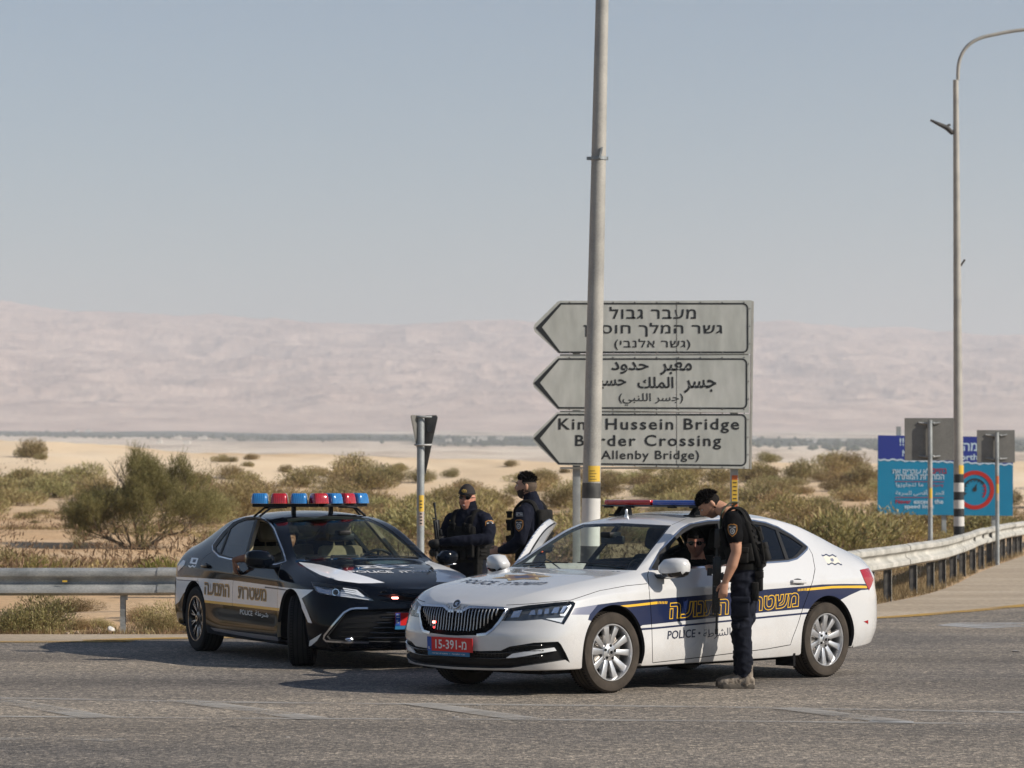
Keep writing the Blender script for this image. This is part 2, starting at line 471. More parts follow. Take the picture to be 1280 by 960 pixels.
# ------------------------------------------------------------------ the road
def sheet(name, poly, z, m, kind='structure'):
 bm = bmesh.new()
 vs = [bm.verts.new((x, y, z)) for x, y in poly]
 f = bm.faces.new(vs)
 if f.normal.z < 0 or True:
  bm.normal_update()
  if f.normal.z < 0: bmesh.ops.reverse_faces(bm, faces=[f])
 bmesh.ops.triangulate(bm, faces=bm.faces[:])
 return obj(name, bm, m, kind=kind)
def asphalt_mat():
 m = bpy.data.materials.new('asphalt'); m.use_nodes = True
 nt = m.node_tree; N = nt.nodes; L = nt.links; b = N['Principled BSDF']
 geo = N.new('ShaderNodeNewGeometry')
 def noi(scale, detail=5, st=None, rough=0.55):
  n_ = N.new('ShaderNodeTexNoise'); n_.inputs['Scale'].default_value = scale; n_.inputs['Detail'].default_value = detail; n_.inputs['Roughness'].default_value = rough
  mp = N.new('ShaderNodeMapping'); mp.inputs['Scale'].default_value = st or (1, 1, 1)
  L.new(geo.outputs['Position'], mp.inputs[0]); L.new(mp.outputs[0], n_.inputs['Vector'])
  return n_.outputs['Fac']
 def ramp(fac, cols):
  r_ = N.new('ShaderNodeValToRGB'); el = r_.color_ramp.elements
  while len(el) < len(cols): el.new(0.5)
  for e, (p, c) in zip(el, cols): e.position = p; e.color = (*c, 1)
  L.new(fac, r_.inputs[0]); return r_.outputs[0]
 def mix(fac, a, c, mode='MIX'):
  x_ = N.new('ShaderNodeMix'); x_.data_type = 'RGBA'; x_.blend_type = mode
  if isinstance(fac, float): x_.inputs[0].default_value = fac
  else: L.new(fac, x_.inputs[0])
  L.new(a, x_.inputs[6]); L.new(c, x_.inputs[7]); return x_.outputs[2]
# worn tracks: long streaks along the driving direction (nearly left to right in this place)
 base = ramp(noi(0.9, 6, (0.16, 1.0, 1.0), 0.6), [(0.34, (0.185, 0.166, 0.144)), (0.5, (0.225, 0.202, 0.174)), (0.66, (0.275, 0.246, 0.212))])
 big = ramp(noi(0.16, 3, (0.5, 1.0, 1.0)), [(0.4, (0.72, 0.72, 0.74)), (0.6, (1.12, 1.08, 1.02))])
 c = mix(1.0, base, big, 'MULTIPLY')
 trk = ramp(noi(0.55, 5, (0.03, 1.0, 1.0), 0.5), [(0.38, (0.80, 0.80, 0.81)), (0.48, (1.0, 1.0, 1.0)), (0.60, (1.0, 1.0, 1.0)), (0.68, (1.14, 1.13, 1.11))])
 c = mix(1.0, c, trk, 'MULTIPLY')
 stn = ramp(noi(1.3, 6, (1, 1, 1), 0.6), [(0.27, (0.55, 0.55, 0.56)), (0.33, (1.0, 1.0, 1.0))])
 c = mix(1.0, c, stn, 'MULTIPLY')
# aggregate: light and dark stones in the binder
 vor = N.new('ShaderNodeTexVoronoi'); vor.inputs['Scale'].default_value = 34; L.new(geo.outputs['Position'], vor.inputs['Vector'])
 sepc = N.new('ShaderNodeSeparateColor'); L.new(vor.outputs['Color'], sepc.inputs[0])
 st = ramp(sepc.outputs[0], [(0.0, (0.42, 0.42, 0.43)), (0.45, (0.9, 0.9, 0.9)), (0.8, (1.25, 1.22, 1.18)), (1.0, (2.3, 2.2, 2.05))])
 c = mix(0.85, c, st, 'MULTIPLY')
 gr = ramp(noi(62, 4, (1, .2, 1), 0.8), [(0.36, (0.52, 0.52, 0.53)), (0.5, (0.96, 0.96, 0.96)), (0.64, (1.45, 1.43, 1.40))])
 c = mix(1.0, c, gr, 'MULTIPLY')
 L.new(c, b.inputs['Base Color'])
 b.inputs['Roughness'].default_value = 0.82
 b.inputs['Specular IOR Level'].default_value = 0.35
 bp = N.new('ShaderNodeBump'); bp.inputs['Strength'].default_value = 1.0; bp.inputs['Distance'].default_value = 0.012
 L.new(noi(55, 4), bp.inputs['Height']); L.new(bp.outputs[0], b.inputs['Normal'])
 return m
ASPH = asphalt_mat()
road_poly = [tuple(p[:2]) for p in spline([(x, y) for x, y in EDGE], 4)] + [(300, 170), (300, -60), (-400, -60)]
sheet('road', road_poly, 0.0, ASPH)
# paler old shoulder between the yellow line and the guard rail
YL = [tuple(p[:2]) for p in spline([(-60, 31.0), (-20, 32.3), (-5.5, 33.0), (-4.6, 33.35), (-3.84, 33.75), (-1.5, 34.35), (1.5, 36.2), (3.4, 38.0), (4.75, 39.0), (5.9, 40.6), (7.2, 42.8), (10.5, 49), (14, 57), (40, 110)], 6)]
edge_s = [tuple(p[:2]) for p in spline([(x, y) for x, y in EDGE], 6)]
def norm2(a, b):
 d = Vector((b[0] - a[0], b[1] - a[1])).normalized(); return Vector((-d.y, d.x))
def strip(name, pts, wd, z, m):
 bm = bmesh.new(); A = []
 for i, p in enumerate(pts):
  n = norm2(pts[max(0, i - 1)], pts[min(len(pts) - 1, i + 1)])
  A.append((bm.verts.new((p[0] + n.x * wd / 2, p[1] + n.y * wd / 2, z)), bm.verts.new((p[0] - n.x * wd / 2, p[1] - n.y * wd / 2, z))))
 for (a, b), (c, d) in zip(A, A[1:]): bm.faces.new((a, b, d, c))
 return obj(name, bm, m, kind='structure')
sh = nmat('shoulder_asphalt', [(0.3, (0.31, 0.245, 0.175)), (0.5, (0.38, 0.305, 0.22)), (0.7, (0.45, 0.37, 0.28))], scale=0.7, rough=(0.85, 0.95), bump=0.5, bscale=60, stretch=(0.4, 1, 1), grain=(26, 0.35), dist=0.004)
poly = [p for p in YL if -60 <= p[0] <= 40][::-1] + [p for p in edge_s if -60 <= p[0] <= 23.6]
sheet('road_shoulder', poly, 0.004, sh)
def paint_mat(name, col, wear=0.5):
 m = bpy.data.materials.new(name); m.use_nodes = True
 nt = m.node_tree; N = nt.nodes; L = nt.links; b = N['Principled BSDF']
 geo = N.new('ShaderNodeNewGeometry')
 n1 = N.new('ShaderNodeTexNoise'); n1.inputs['Scale'].default_value = 14; n1.inputs['Detail'].default_value = 8; n1.inputs['Roughness'].default_value = 0.75
 mp = N.new('ShaderNodeMapping'); mp.inputs['Scale'].default_value = (0.35, 1, 1)
 L.new(geo.outputs['Position'], mp.inputs[0]); L.new(mp.outputs[0], n1.inputs['Vector'])
 n2 = N.new('ShaderNodeTexNoise'); n2.inputs['Scale'].default_value = 0.9; n2.inputs['Detail'].default_value = 3
 L.new(geo.outputs['Position'], n2.inputs['Vector'])
 ad = N.new('ShaderNodeMath'); ad.operation = 'ADD'; L.new(n1.outputs['Fac'], ad.inputs[0]); L.new(n2.outputs['Fac'], ad.inputs[1])
 mr = N.new('ShaderNodeMapRange'); mr.inputs[1].default_value = 0.75 + wear * 0.5 - 0.2; mr.inputs[2].default_value = 0.75 + wear * 0.5 + 0.24
 L.new(ad.outputs[0], mr.inputs[0])
 b.inputs['Base Color'].default_value = (*col, 1)
 b.inputs['Roughness'].default_value = 0.8
 al = N.new('ShaderNodeMath'); al.operation = 'MULTIPLY'; al.inputs[1].default_value = 0.8
 L.new(mr.outputs[0], al.inputs[0]); L.new(al.outputs[0], b.inputs['Alpha'])
 return m
YEL = paint_mat('yellow_line_paint', (0.50, 0.30, 0.055), 0.25)
WORN = paint_mat('worn_white_paint', (0.40, 0.38, 0.35), 0.46)
WHT = paint_mat('white_line_paint', (0.42, 0.42, 0.42), 0.2)
strip('road_marking', [p for p in YL if p[0] < 16], 0.32, 0.008, YEL)
def gp(*pts): return [tuple(gnd(a, b)[:2]) for a, b in pts]
def dens(pts, n=8): return [tuple(p) for p in spline(pts, n)]
strip('road_marking', dens(gp((-300, 869), (0, 873), (320, 878.5), (640, 881.5), (980, 885.5), (1280, 891), (1600, 897))), 0.17, 0.004, WORN)
strip('road_marking', dens(gp((-300, 894), (0, 896), (320, 898.5), (640, 900), (980, 902.5), (1280, 906), (1600, 911))), 0.14, 0.004, WORN)
for (a, b_) in (((-20, 872), (125, 898)), ((225, 876), (392, 899)), ((520, 880), (660, 900)), ((985, 886), (1120, 903)), ((-250, 872), (-150, 894))):
 p, q = gp(a, b_)
 strip('road_marking', [p, ((p[0] + q[0]) / 2, (p[1] + q[1]) / 2), q], 0.26, 0.008, WORN)
strip('road_marking', gp((-60, 925), (90, 923), (150, 926)), 0.22, 0.004, WORN)
sheet('road_marking', gp((1170, 782), (1195, 778.5), (1290, 778.5), (1272, 781), (1330, 783.5), (1262, 784.5), (1230, 786)), 0.004, WHT)
sheet('road_marking', gp((1090, 901), (1142, 903), (1142, 905), (1085, 903.5)), 0.008, WHT)
# ================================================================== car bodies
# A body is one smooth parametric half surface S(t, v): t runs nose -> tail, v from the centre line of the
# roof and bonnet down over the shoulder to the sill.  All panels, panes, lamps and printed stripes are outlines
# cut into that surface, so that they follow its curvature.
def pchip(xs, ys):
 n = len(xs); h = [xs[i + 1] - xs[i] for i in range(n - 1)]; d = [(ys[i + 1] - ys[i]) / h[i] for i in range(n - 1)]
 m = [0.0] * n; m[0] = d[0]; m[-1] = d[-1]
 for i in range(1, n - 1):
  if d[i - 1] * d[i] <= 0: m[i] = 0.0
  else:
   w1 = 2 * h[i] + h[i - 1]; w2 = h[i] + 2 * h[i - 1]
   m[i] = (w1 + w2) / (w1 / d[i - 1] + w2 / d[i])
 def f(x):
  if x <= xs[0]: return ys[0] + m[0] * (x - xs[0])
  if x >= xs[-1]: return ys[-1] + m[-1] * (x - xs[-1])
  lo = 0; hi = n - 1
  while hi - lo > 1:
   mid = (lo + hi) // 2
   if xs[mid] <= x: lo = mid
   else: hi = mid
  t = (x - xs[lo]) / h[lo]; t2 = t * t; t3 = t2 * t
  return (2 * t3 - 3 * t2 + 1) * ys[lo] + (t3 - 2 * t2 + t) * h[lo] * m[lo] + (-2 * t3 + 3 * t2) * ys[hi] + (t3 - t2) * h[lo] * m[hi]
 return f
class Body:
 """feats: list of (mult, {x: (y, z)}) from centre top to centre bottom"""
 def __init__(s, feats, xf, nose, xr, tail, shear_f, shear_r, nf=2.5, nr=2.8, NT=230, NV=84):
  s.feats = []
  for mult, keys in feats:
   ks = sorted(keys.items())
   xs = [k[0] for k in ks]
   s.feats.append((mult, pchip(xs, [k[1][0] for k in ks]), pchip(xs, [k[1][1] for k in ks])))
  s.xf, s.nose, s.xr, s.tail = xf, nose, xr, tail
  s.sf, s.sr = shear_f, shear_r
  s.nf, s.nr = nf, nr
# the t axis in metres: nose arc | straight | tail arc
  s.tn = 1.15; s.tm = xf - xr; s.tt = 1.15
  s.T = s.tn + s.tm + s.tt
  s.V = 2.9
  s.NT, s.NV = NT, NV
  s.rows = {}
  s.ctrl = [None]
  s.grid()
 def section(s, x):
  out = []
  for mult, fy, fz in s.feats:
   out += [(fy(x), fz(x))] * mult
  return out
 def pos_x(s, t):
  """x, half width factor, nose weight, tail weight"""
  if t < s.tn:
   th = (1 - t / s.tn) * PI / 2
   return s.xf + s.nose * math.sin(th) ** (2 / s.nf), math.cos(th) ** (2 / s.nf) if th < PI / 2 - 1e-9 else 0.0, math.sin(th) ** 0.9, 0.0
  if t <= s.tn + s.tm: return s.xf - (t - s.tn), 1.0, 0.0, 0.0
  th = (t - s.tn - s.tm) / s.tt * PI / 2
  return s.xr - s.tail * math.sin(th) ** (2 / s.nr), math.cos(th) ** (2 / s.nr) if th < PI / 2 - 1e-9 else 0.0, 0.0, math.sin(th) ** 0.9
 def bspl(s, cps, v):
  """clamped uniform cubic B-spline, v in 0..1"""
  n = len(cps)
  P = [cps[0], cps[0]] + cps + [cps[-1], cps[-1]]
  u = v * (n + 1)
  i = min(int(u), n); f = u - i
  b0 = (1 - f) ** 3 / 6; b1 = (3 * f ** 3 - 6 * f * f + 4) / 6; b2 = (-3 * f ** 3 + 3 * f * f + 3 * f + 1) / 6; b3 = f ** 3 / 6
  q = P[i:i + 4]
  return (b0 * q[0][0] + b1 * q[1][0] + b2 * q[2][0] + b3 * q[3][0], b0 * q[0][1] + b1 * q[1][1] + b2 * q[2][1] + b3 * q[3][1])
 def S(s, t, v, cps=None):
  x, c, wn, wt_ = s.pos_x(t)
  if cps is None: cps = s.section(x)
  y, z = s.bspl(cps, v / s.V)
  if wn: x += s.sf(z) * wn
  if wt_: x += s.sr(z) * wt_
  return Vector((x, max(0.0, y * c), z))
 def grid(s):
  NT, NV = s.NT, s.NV
  s.gt = [s.T * i / NT for i in range(NT + 1)]
  s.gv = [s.V * j / NV for j in range(NV + 1)]
  G = []
  for t in s.gt:
   cps = s.section(s.pos_x(t)[0])
   G.append([s.S(t, v, cps) for v in s.gv])
  s.G = G
# tables to look up point and normal quickly
  Nn = []
  for i in range(NT + 1):
   row = []
   for j in range(NV + 1):
    a = G[min(i + 1, NT)][j] - G[max(i - 1, 0)][j]
    b = G[i][min(j + 1, NV)] - G[i][max(j - 1, 0)]
    n = a.cross(b)
    row.append(n.normalized() if n.length > 1e-9 else Vector((0, 0, 0)))
   Nn.append(row)
# on the centre line the surface is its own mirror image
  for i in range(NT + 1):
   Nn[i][0] = Vector((Nn[i][0].x, 0, Nn[i][0].z)).normalized() if Nn[i][0].length else Vector((0, 0, 1))
  for j in range(NV + 1):
   for i in (0, NT):
    k = Nn[i][j]; k2 = Vector((k.x, 0, k.z))
    Nn[i][j] = k2.normalized() if k2.length > 1e-6 else Vector((1 if i == 0 else -1, 0, 0))
  s.N = Nn
  verts = []; faces = []; s.fid = []
  for i in range(NT + 1):
   for j in range(NV + 1): verts.append(G[i][j])
  W = NV + 1
  for i in range(NT):
   for j in range(NV):
    a = i * W + j
    faces.append((a, a + W, a + W + 1)); s.fid.append((i, j, 0))
    faces.append((a, a + W + 1, a + 1)); s.fid.append((i, j, 1))
# orientation: outward normals
  c = (G[NT // 2][NV // 2]); n = Nn[NT // 2][NV // 2]
  s.flip = n.y < 0
  if s.flip:
   for row in Nn:
    for j in range(len(row)): row[j] = -row[j]
   for i in range(NT + 1):
    Nn[i][0] = Nn[i][0] if Nn[i][0].z > 0 or i in (0, NT) else -Nn[i][0]
  for j in range(NV + 1):
   if Nn[0][j].x < 0 and abs(Nn[0][j].x) > .2: Nn[0][j] = -Nn[0][j]
   if Nn[NT][j].x > 0 and abs(Nn[NT][j].x) > .2: Nn[NT][j] = -Nn[NT][j]
  s.bvh = BVHTree.FromPolygons(verts, faces)
 def look(s, t, v):
  """point and normal by bilinear lookup"""
  ft = min(max(t / s.T * s.NT, 0), s.NT - 1e-6); fv = min(max(v / s.V * s.NV, 0), s.NV - 1e-6)
  i = int(ft); j = int(fv); a = ft - i; b = fv - j
  G, N = s.G, s.N
  p = (G[i][j] * (1 - a) + G[i + 1][j] * a) * (1 - b) + (G[i][j + 1] * (1 - a) + G[i + 1][j + 1] * a) * b
  n = (N[i][j] * (1 - a) + N[i + 1][j] * a) * (1 - b) + (N[i][j + 1] * (1 - a) + N[i + 1][j + 1] * a) * b
  return p, (n.normalized() if n.length > 1e-9 else Vector((0, 0, 1)))
 def tv_of(s, loc, fi):
  i, j, k = s.fid[fi]
  G = s.G
  if k == 0: tri = (G[i][j], G[i + 1][j], G[i + 1][j + 1]); uv = ((i, j), (i + 1, j), (i + 1, j + 1))
  else: tri = (G[i][j], G[i + 1][j + 1], G[i][j + 1]); uv = ((i, j), (i + 1, j + 1), (i, j + 1))
  a, b, c = tri
  v0 = b - a; v1 = c - a; v2 = loc - a
  d00 = v0.dot(v0); d01 = v0.dot(v1); d11 = v1.dot(v1); d20 = v2.dot(v0); d21 = v2.dot(v1)
  den = d00 * d11 - d01 * d01
  if abs(den) < 1e-14: w1 = w2 = 0.33
  else: w1 = (d11 * d20 - d01 * d21) / den; w2 = (d00 * d21 - d01 * d20) / den
  w0 = 1 - w1 - w2
  ti = w0 * uv[0][0] + w1 * uv[1][0] + w2 * uv[2][0]; vj = w0 * uv[0][1] + w1 * uv[1][1] + w2 * uv[2][1]
  return (ti / s.NT * s.T, vj / s.NV * s.V)
 def cast(s, o, d):
  loc, n, fi, dist = s.bvh.ray_cast(o, d, 60)
  if loc is None:
# closest approach of the ray
   best = None
   for k in range(24):
    dd = (Vector((-1.4, 0.4, 0.6)) - o).dot(d) + (k - 12) * 0.3
    q = s.bvh.find_nearest(o + d * dd)
    if q[0] is not None and (best is None or q[3] < best[3]): best = q
   for _ in range(3):
    dd = (best[0] - o).dot(d)
    best = s.bvh.find_nearest(o + d * dd)
   loc, n, fi = best[0], best[1], best[2]
  return s.tv_of(loc, fi)
 def near(s, p):
  q = s.bvh.find_nearest(Vector(p))
  return s.tv_of(q[0], q[2])
class CarFrame:
 """a car standing at x, y with heading yaw; side = +1 when its left flank faces the camera, else -1"""
 def __init__(s, body, x, y, yaw, side):
  s.b = body; s.yaw = R(yaw)
  s.M = Matrix.Translation((x, y, 0)) @ Matrix.Rotation(s.yaw, 4, 'Z')
  s.Mi = s.M.inverted(); s.side = side
  s.cam = s.loc_of(Vector((0, 0, CAM_H)))
 def loc_of(s, p):
  q = s.Mi @ p
  return Vector((q.x, q.y * s.side, q.z))
 def px(s, x, y):
  d = ray(x, y)
  q = s.Mi.to_3x3() @ d
  q = Vector((q.x, q.y * s.side, q.z)).normalized()
  h1 = s.b.bvh.ray_cast(s.cam, q, 60)
  h2 = s.b.bvh.ray_cast(Vector((s.cam.x, -s.cam.y, s.cam.z)), Vector((q.x, -q.y, q.z)), 60)
  if h2[0] is not None and (h1[0] is None or h2[3] < h1[3] - .02):      # the far half: stay on the centre line
   t, v = s.b.tv_of(h2[0], h2[2])
   return (0.0, v) if t < s.b.tn * .9 and v > s.b.V * .30 else (t, 0.0)
  return s.b.cast(s.cam, q)
 def project(s, p):
  """car-local point -> pixel"""
  q = s.M @ Vector((p[0], p[1], p[2])) - Vector((0, 0, CAM_H))
  yc = q.y * CP + q.z * SP; zc = -q.y * SP + q.z * CP
  return (640 + FPX * q.x / yc, 480 - FPX * zc / yc)
 def side_(s, x, z): return s.b.cast(Vector((x, 3, z)), Vector((0, -1, 0)))
 def top_(s, x, y): return s.b.cast(Vector((x, max(y, 0.002), 3)), Vector((0, 0, -1)))
 def front_(s, y, z): return s.b.cast(Vector((3, max(y, 0.002), z)), Vector((-1, 0, 0)))
 def rear_(s, y, z): return s.b.cast(Vector((-7, max(y, 0.002), z)), Vector((1, 0, 0)))
 def outline(s, how, pts, step=None, closed=True):
  f = {'px': s.px, 'side': s.side_, 'top': s.top_, 'front': s.front_, 'rear': s.rear_}[how]
  step = step or (4.0 if how == 'px' else 0.03)
  out = []
  n = len(pts)
  for i in range(n if closed else n - 1):
   a = pts[i]; b = pts[(i + 1) % n]
   k = max(1, int(math.hypot(b[0] - a[0], b[1] - a[1]) / step))
   for q in range(k):
    out.append((a[0] + (b[0] - a[0]) * q / k, a[1] + (b[1] - a[1]) * q / k))
  if not closed: out.append(pts[-1])
  return [f(*p) for p in out]
def ribbon(tv, body, wd):
 """a thin closed outline wd wide (metres) along a path given in (t, v)"""
 L = []; Rr = []
 n = len(tv)
 P = [body.look(*p)[0] for p in tv]
 for i in range(n):
  a = P[max(0, i - 1)]; b = P[min(n - 1, i + 1)]
  d = (b - a)
  if d.length < 1e-7: d = Vector((1, 0, 0))
  d.normalize()
  nn = body.look(*tv[i])[1]
  sd_ = nn.cross(d).normalized() * (wd / 2)
  L.append(body.near(P[i] + sd_)); Rr.append(body.near(P[i] - sd_))
 return L + Rr[::-1]
def cut_body(body, regions):
 """regions: list of (name, [(t, v), ...]).  Returns verts (t, v), triangles and for each triangle the set of region names"""
 import numpy as np
 pts = []; edges = []
 for i in range(0, body.NT + 1):
  for j in range(0, body.NV + 1, 1):
   pts.append((body.T * i / body.NT, body.V * j / body.NV))
 polys = []
 for name, tv in regions:
  q = []
  for p in tv:
   p = (min(max(p[0], 0.0), body.T), min(max(p[1], 0.0), body.V))
   if not q or math.hypot(p[0] - q[-1][0], p[1] - q[-1][1]) > 1e-4: q.append(p)
  if math.hypot(q[0][0] - q[-1][0], q[0][1] - q[-1][1]) < 1e-4: q.pop()
  b0 = len(pts); pts += q
  edges += [(b0 + k, b0 + (k + 1) % len(q)) for k in range(len(q))]
  polys.append((name, np.array(q)))
 vo, eo, fo, ov, oe, of = delaunay_2d_cdt([Vector(p) for p in pts], edges, [], 0, 1e-5, False)
 P = np.array([(p.x, p.y) for p in vo]); T3 = np.array([tuple(f) for f in fo])
 cen = (P[T3[:, 0]] + P[T3[:, 1]] + P[T3[:, 2]]) / 3
 reg = [[] for _ in fo]
 for name, q in polys:
  lo = q.min(0); hi = q.max(0)
  cand = np.nonzero((cen[:, 0] >= lo[0]) & (cen[:, 0] <= hi[0]) & (cen[:, 1] >= lo[1]) & (cen[:, 1] <= hi[1]))[0]
  if not len(cand): continue
  c = cen[cand]; wn = np.zeros(len(cand), int)
  a = q; b = np.roll(q, -1, 0)
  for (x0, y0), (x1, y1) in zip(a, b):
   left = (x1 - x0) * (c[:, 1] - y0) - (c[:, 0] - x0) * (y1 - y0)
   wn += ((y0 <= c[:, 1]) & (y1 > c[:, 1]) & (left > 0)).astype(int)
   wn -= ((y0 > c[:, 1]) & (y1 <= c[:, 1]) & (left < 0)).astype(int)
  for k in cand[wn != 0]: reg[k].append(name)
 return [(p.x, p.y) for p in vo], [tuple(f) for f in fo], reg
class Shell:
 """turn chosen triangles of a cut body into an object of real thickness"""
 def __init__(s, body, tv, tri, reg):
  s.body = body; s.tv = tv; s.tri = tri; s.reg = reg
  s.P = []; s.N = []
  for t, v in tv:
   p, n = body.look(t, v); s.P.append(p); s.N.append(n)
 def build(s, name, pick, sides, mats, matf, thick=0.03, off=0.0, parent=None, inner=None, xform=None, rim=None):
  """pick(names)->bool; matf(names)->material index; sides e.g. (1, -1); inner = material index of the lining"""
  V = []; F = []; MI = []; NR = []
  for sd_ in sides:
   idx = {}
   def vert(i, lay):
    k = (i, lay)
    if k in idx: return idx[k]
    p, n = s.P[i], s.N[i]
    q = p + n * (off if lay == 0 else off - thick)
    nn = n if lay == 0 else -n
    V.append((q.x, q.y * sd_, q.z)); idx[k] = len(V) - 1
    return idx[k]
   edges = {}
   sel = [k for k in range(len(s.tri)) if pick(s.reg[k])]
   for k in sel:
    a, b, c = s.tri[k]
# outward orientation
    n = (s.P[b] - s.P[a]).cross(s.P[c] - s.P[a])
    if n.length < 1e-12: continue
    m_ = s.N[a] + s.N[b] + s.N[c]
    if n.dot(m_) < 0: a, b, c = a, c, b
    if sd_ < 0: a, b, c = a, c, b
    F.append((vert(a, 0), vert(b, 0), vert(c, 0))); MI.append(matf(s.reg[k]))
    NR.append([(a, 1), (b, 1), (c, 1)])
    if thick:
     F.append((vert(a, 1), vert(c, 1), vert(b, 1))); MI.append(inner if inner is not None else matf(s.reg[k]))
     NR.append([(a, -1), (c, -1), (b, -1)])
     for e in ((a, b), (b, c), (c, a)):
      if (e[1], e[0]) in edges: del edges[(e[1], e[0])]
      else: edges[e] = MI[-2]
   if thick:
    for (a, b), mi_ in edges.items():
     F.append((vert(a, 0), vert(a, 1), vert(b, 1), vert(b, 0))); MI.append(rim if rim is not None else (inner if inner is not None else mi_)); NR.append(None)
# normals
   for q in range(len(NR)):
    if NR[q] and len(NR[q][0]) == 2:
     NR[q] = [(s.N[i].x * g, s.N[i].y * g * sd_, s.N[i].z * g, 0) for i, g in NR[q]]
  if not F: return None
  me = bpy.data.meshes.new(name); me.from_pydata(V, [], F)
  for p, m_ in zip(me.polygons, MI): p.material_index = m_; p.use_smooth = True
  ln = []
  for p, nr in zip(me.polygons, NR):
   if nr is None: ln += [tuple(p.normal)] * len(p.vertices)
   else: ln += [q[:3] for q in nr]
  if len(ln) == len(me.loops):
   me.normals_split_custom_set(ln)
  if xform: me.transform(xform)
  return link(name, me, mats, parent)
def decal_text(cf, VF, how, org, ux, uy, off=0.004, sd_=1, sub=0.05):
 """flat text laid on the body: local (a, b) -> 2D point org + a*ux + b*uy of projection how"""
 V, F = VF
 f = {'px': cf.px, 'side': cf.side_, 'top': cf.top_, 'front': cf.front_}[how]
 bm = bmesh.new(); vs = []
 for a, b in V:
  p = (org[0] + a * ux[0] + b * uy[0], org[1] + a * ux[1] + b * uy[1])
  t, v = f(*p)
  P, n = cf.b.look(t, v)
  q = P + n * off
  vs.append(bm.verts.new((q.x, q.y * sd_, q.z)))
 for g in F:
  try: bm.faces.new([vs[i] for i in g])
  except ValueError: pass
 return bm
def refine(VF, L):
 """split long text edges so that the letters can bend over a curved panel"""
 V, F = VF
 b = bmesh.new(); vs = [b.verts.new((x, y, 0)) for x, y in V]
 for f in F:
  try: b.faces.new([vs[i] for i in f])
  except ValueError: pass
 for _ in range(4):
  es = [e for e in b.edges if e.calc_length() > L]
  if not es: break
  bmesh.ops.subdivide_edges(b, edges=es, cuts=1)
  bmesh.ops.triangulate(b, faces=b.faces[:])
 b.verts.ensure_lookup_table(); b.verts.index_update()
 out = ([(v.co.x, v.co.y) for v in b.verts], [tuple(v.index for v in f.verts) for f in b.faces])
 b.free(); return out
# feature lines of the two bodies: x (0 = front axle, forward positive) -> (y, z)
def tab(mult, *rows): return (mult, {r[0]: (r[1], r[2]) for r in rows})
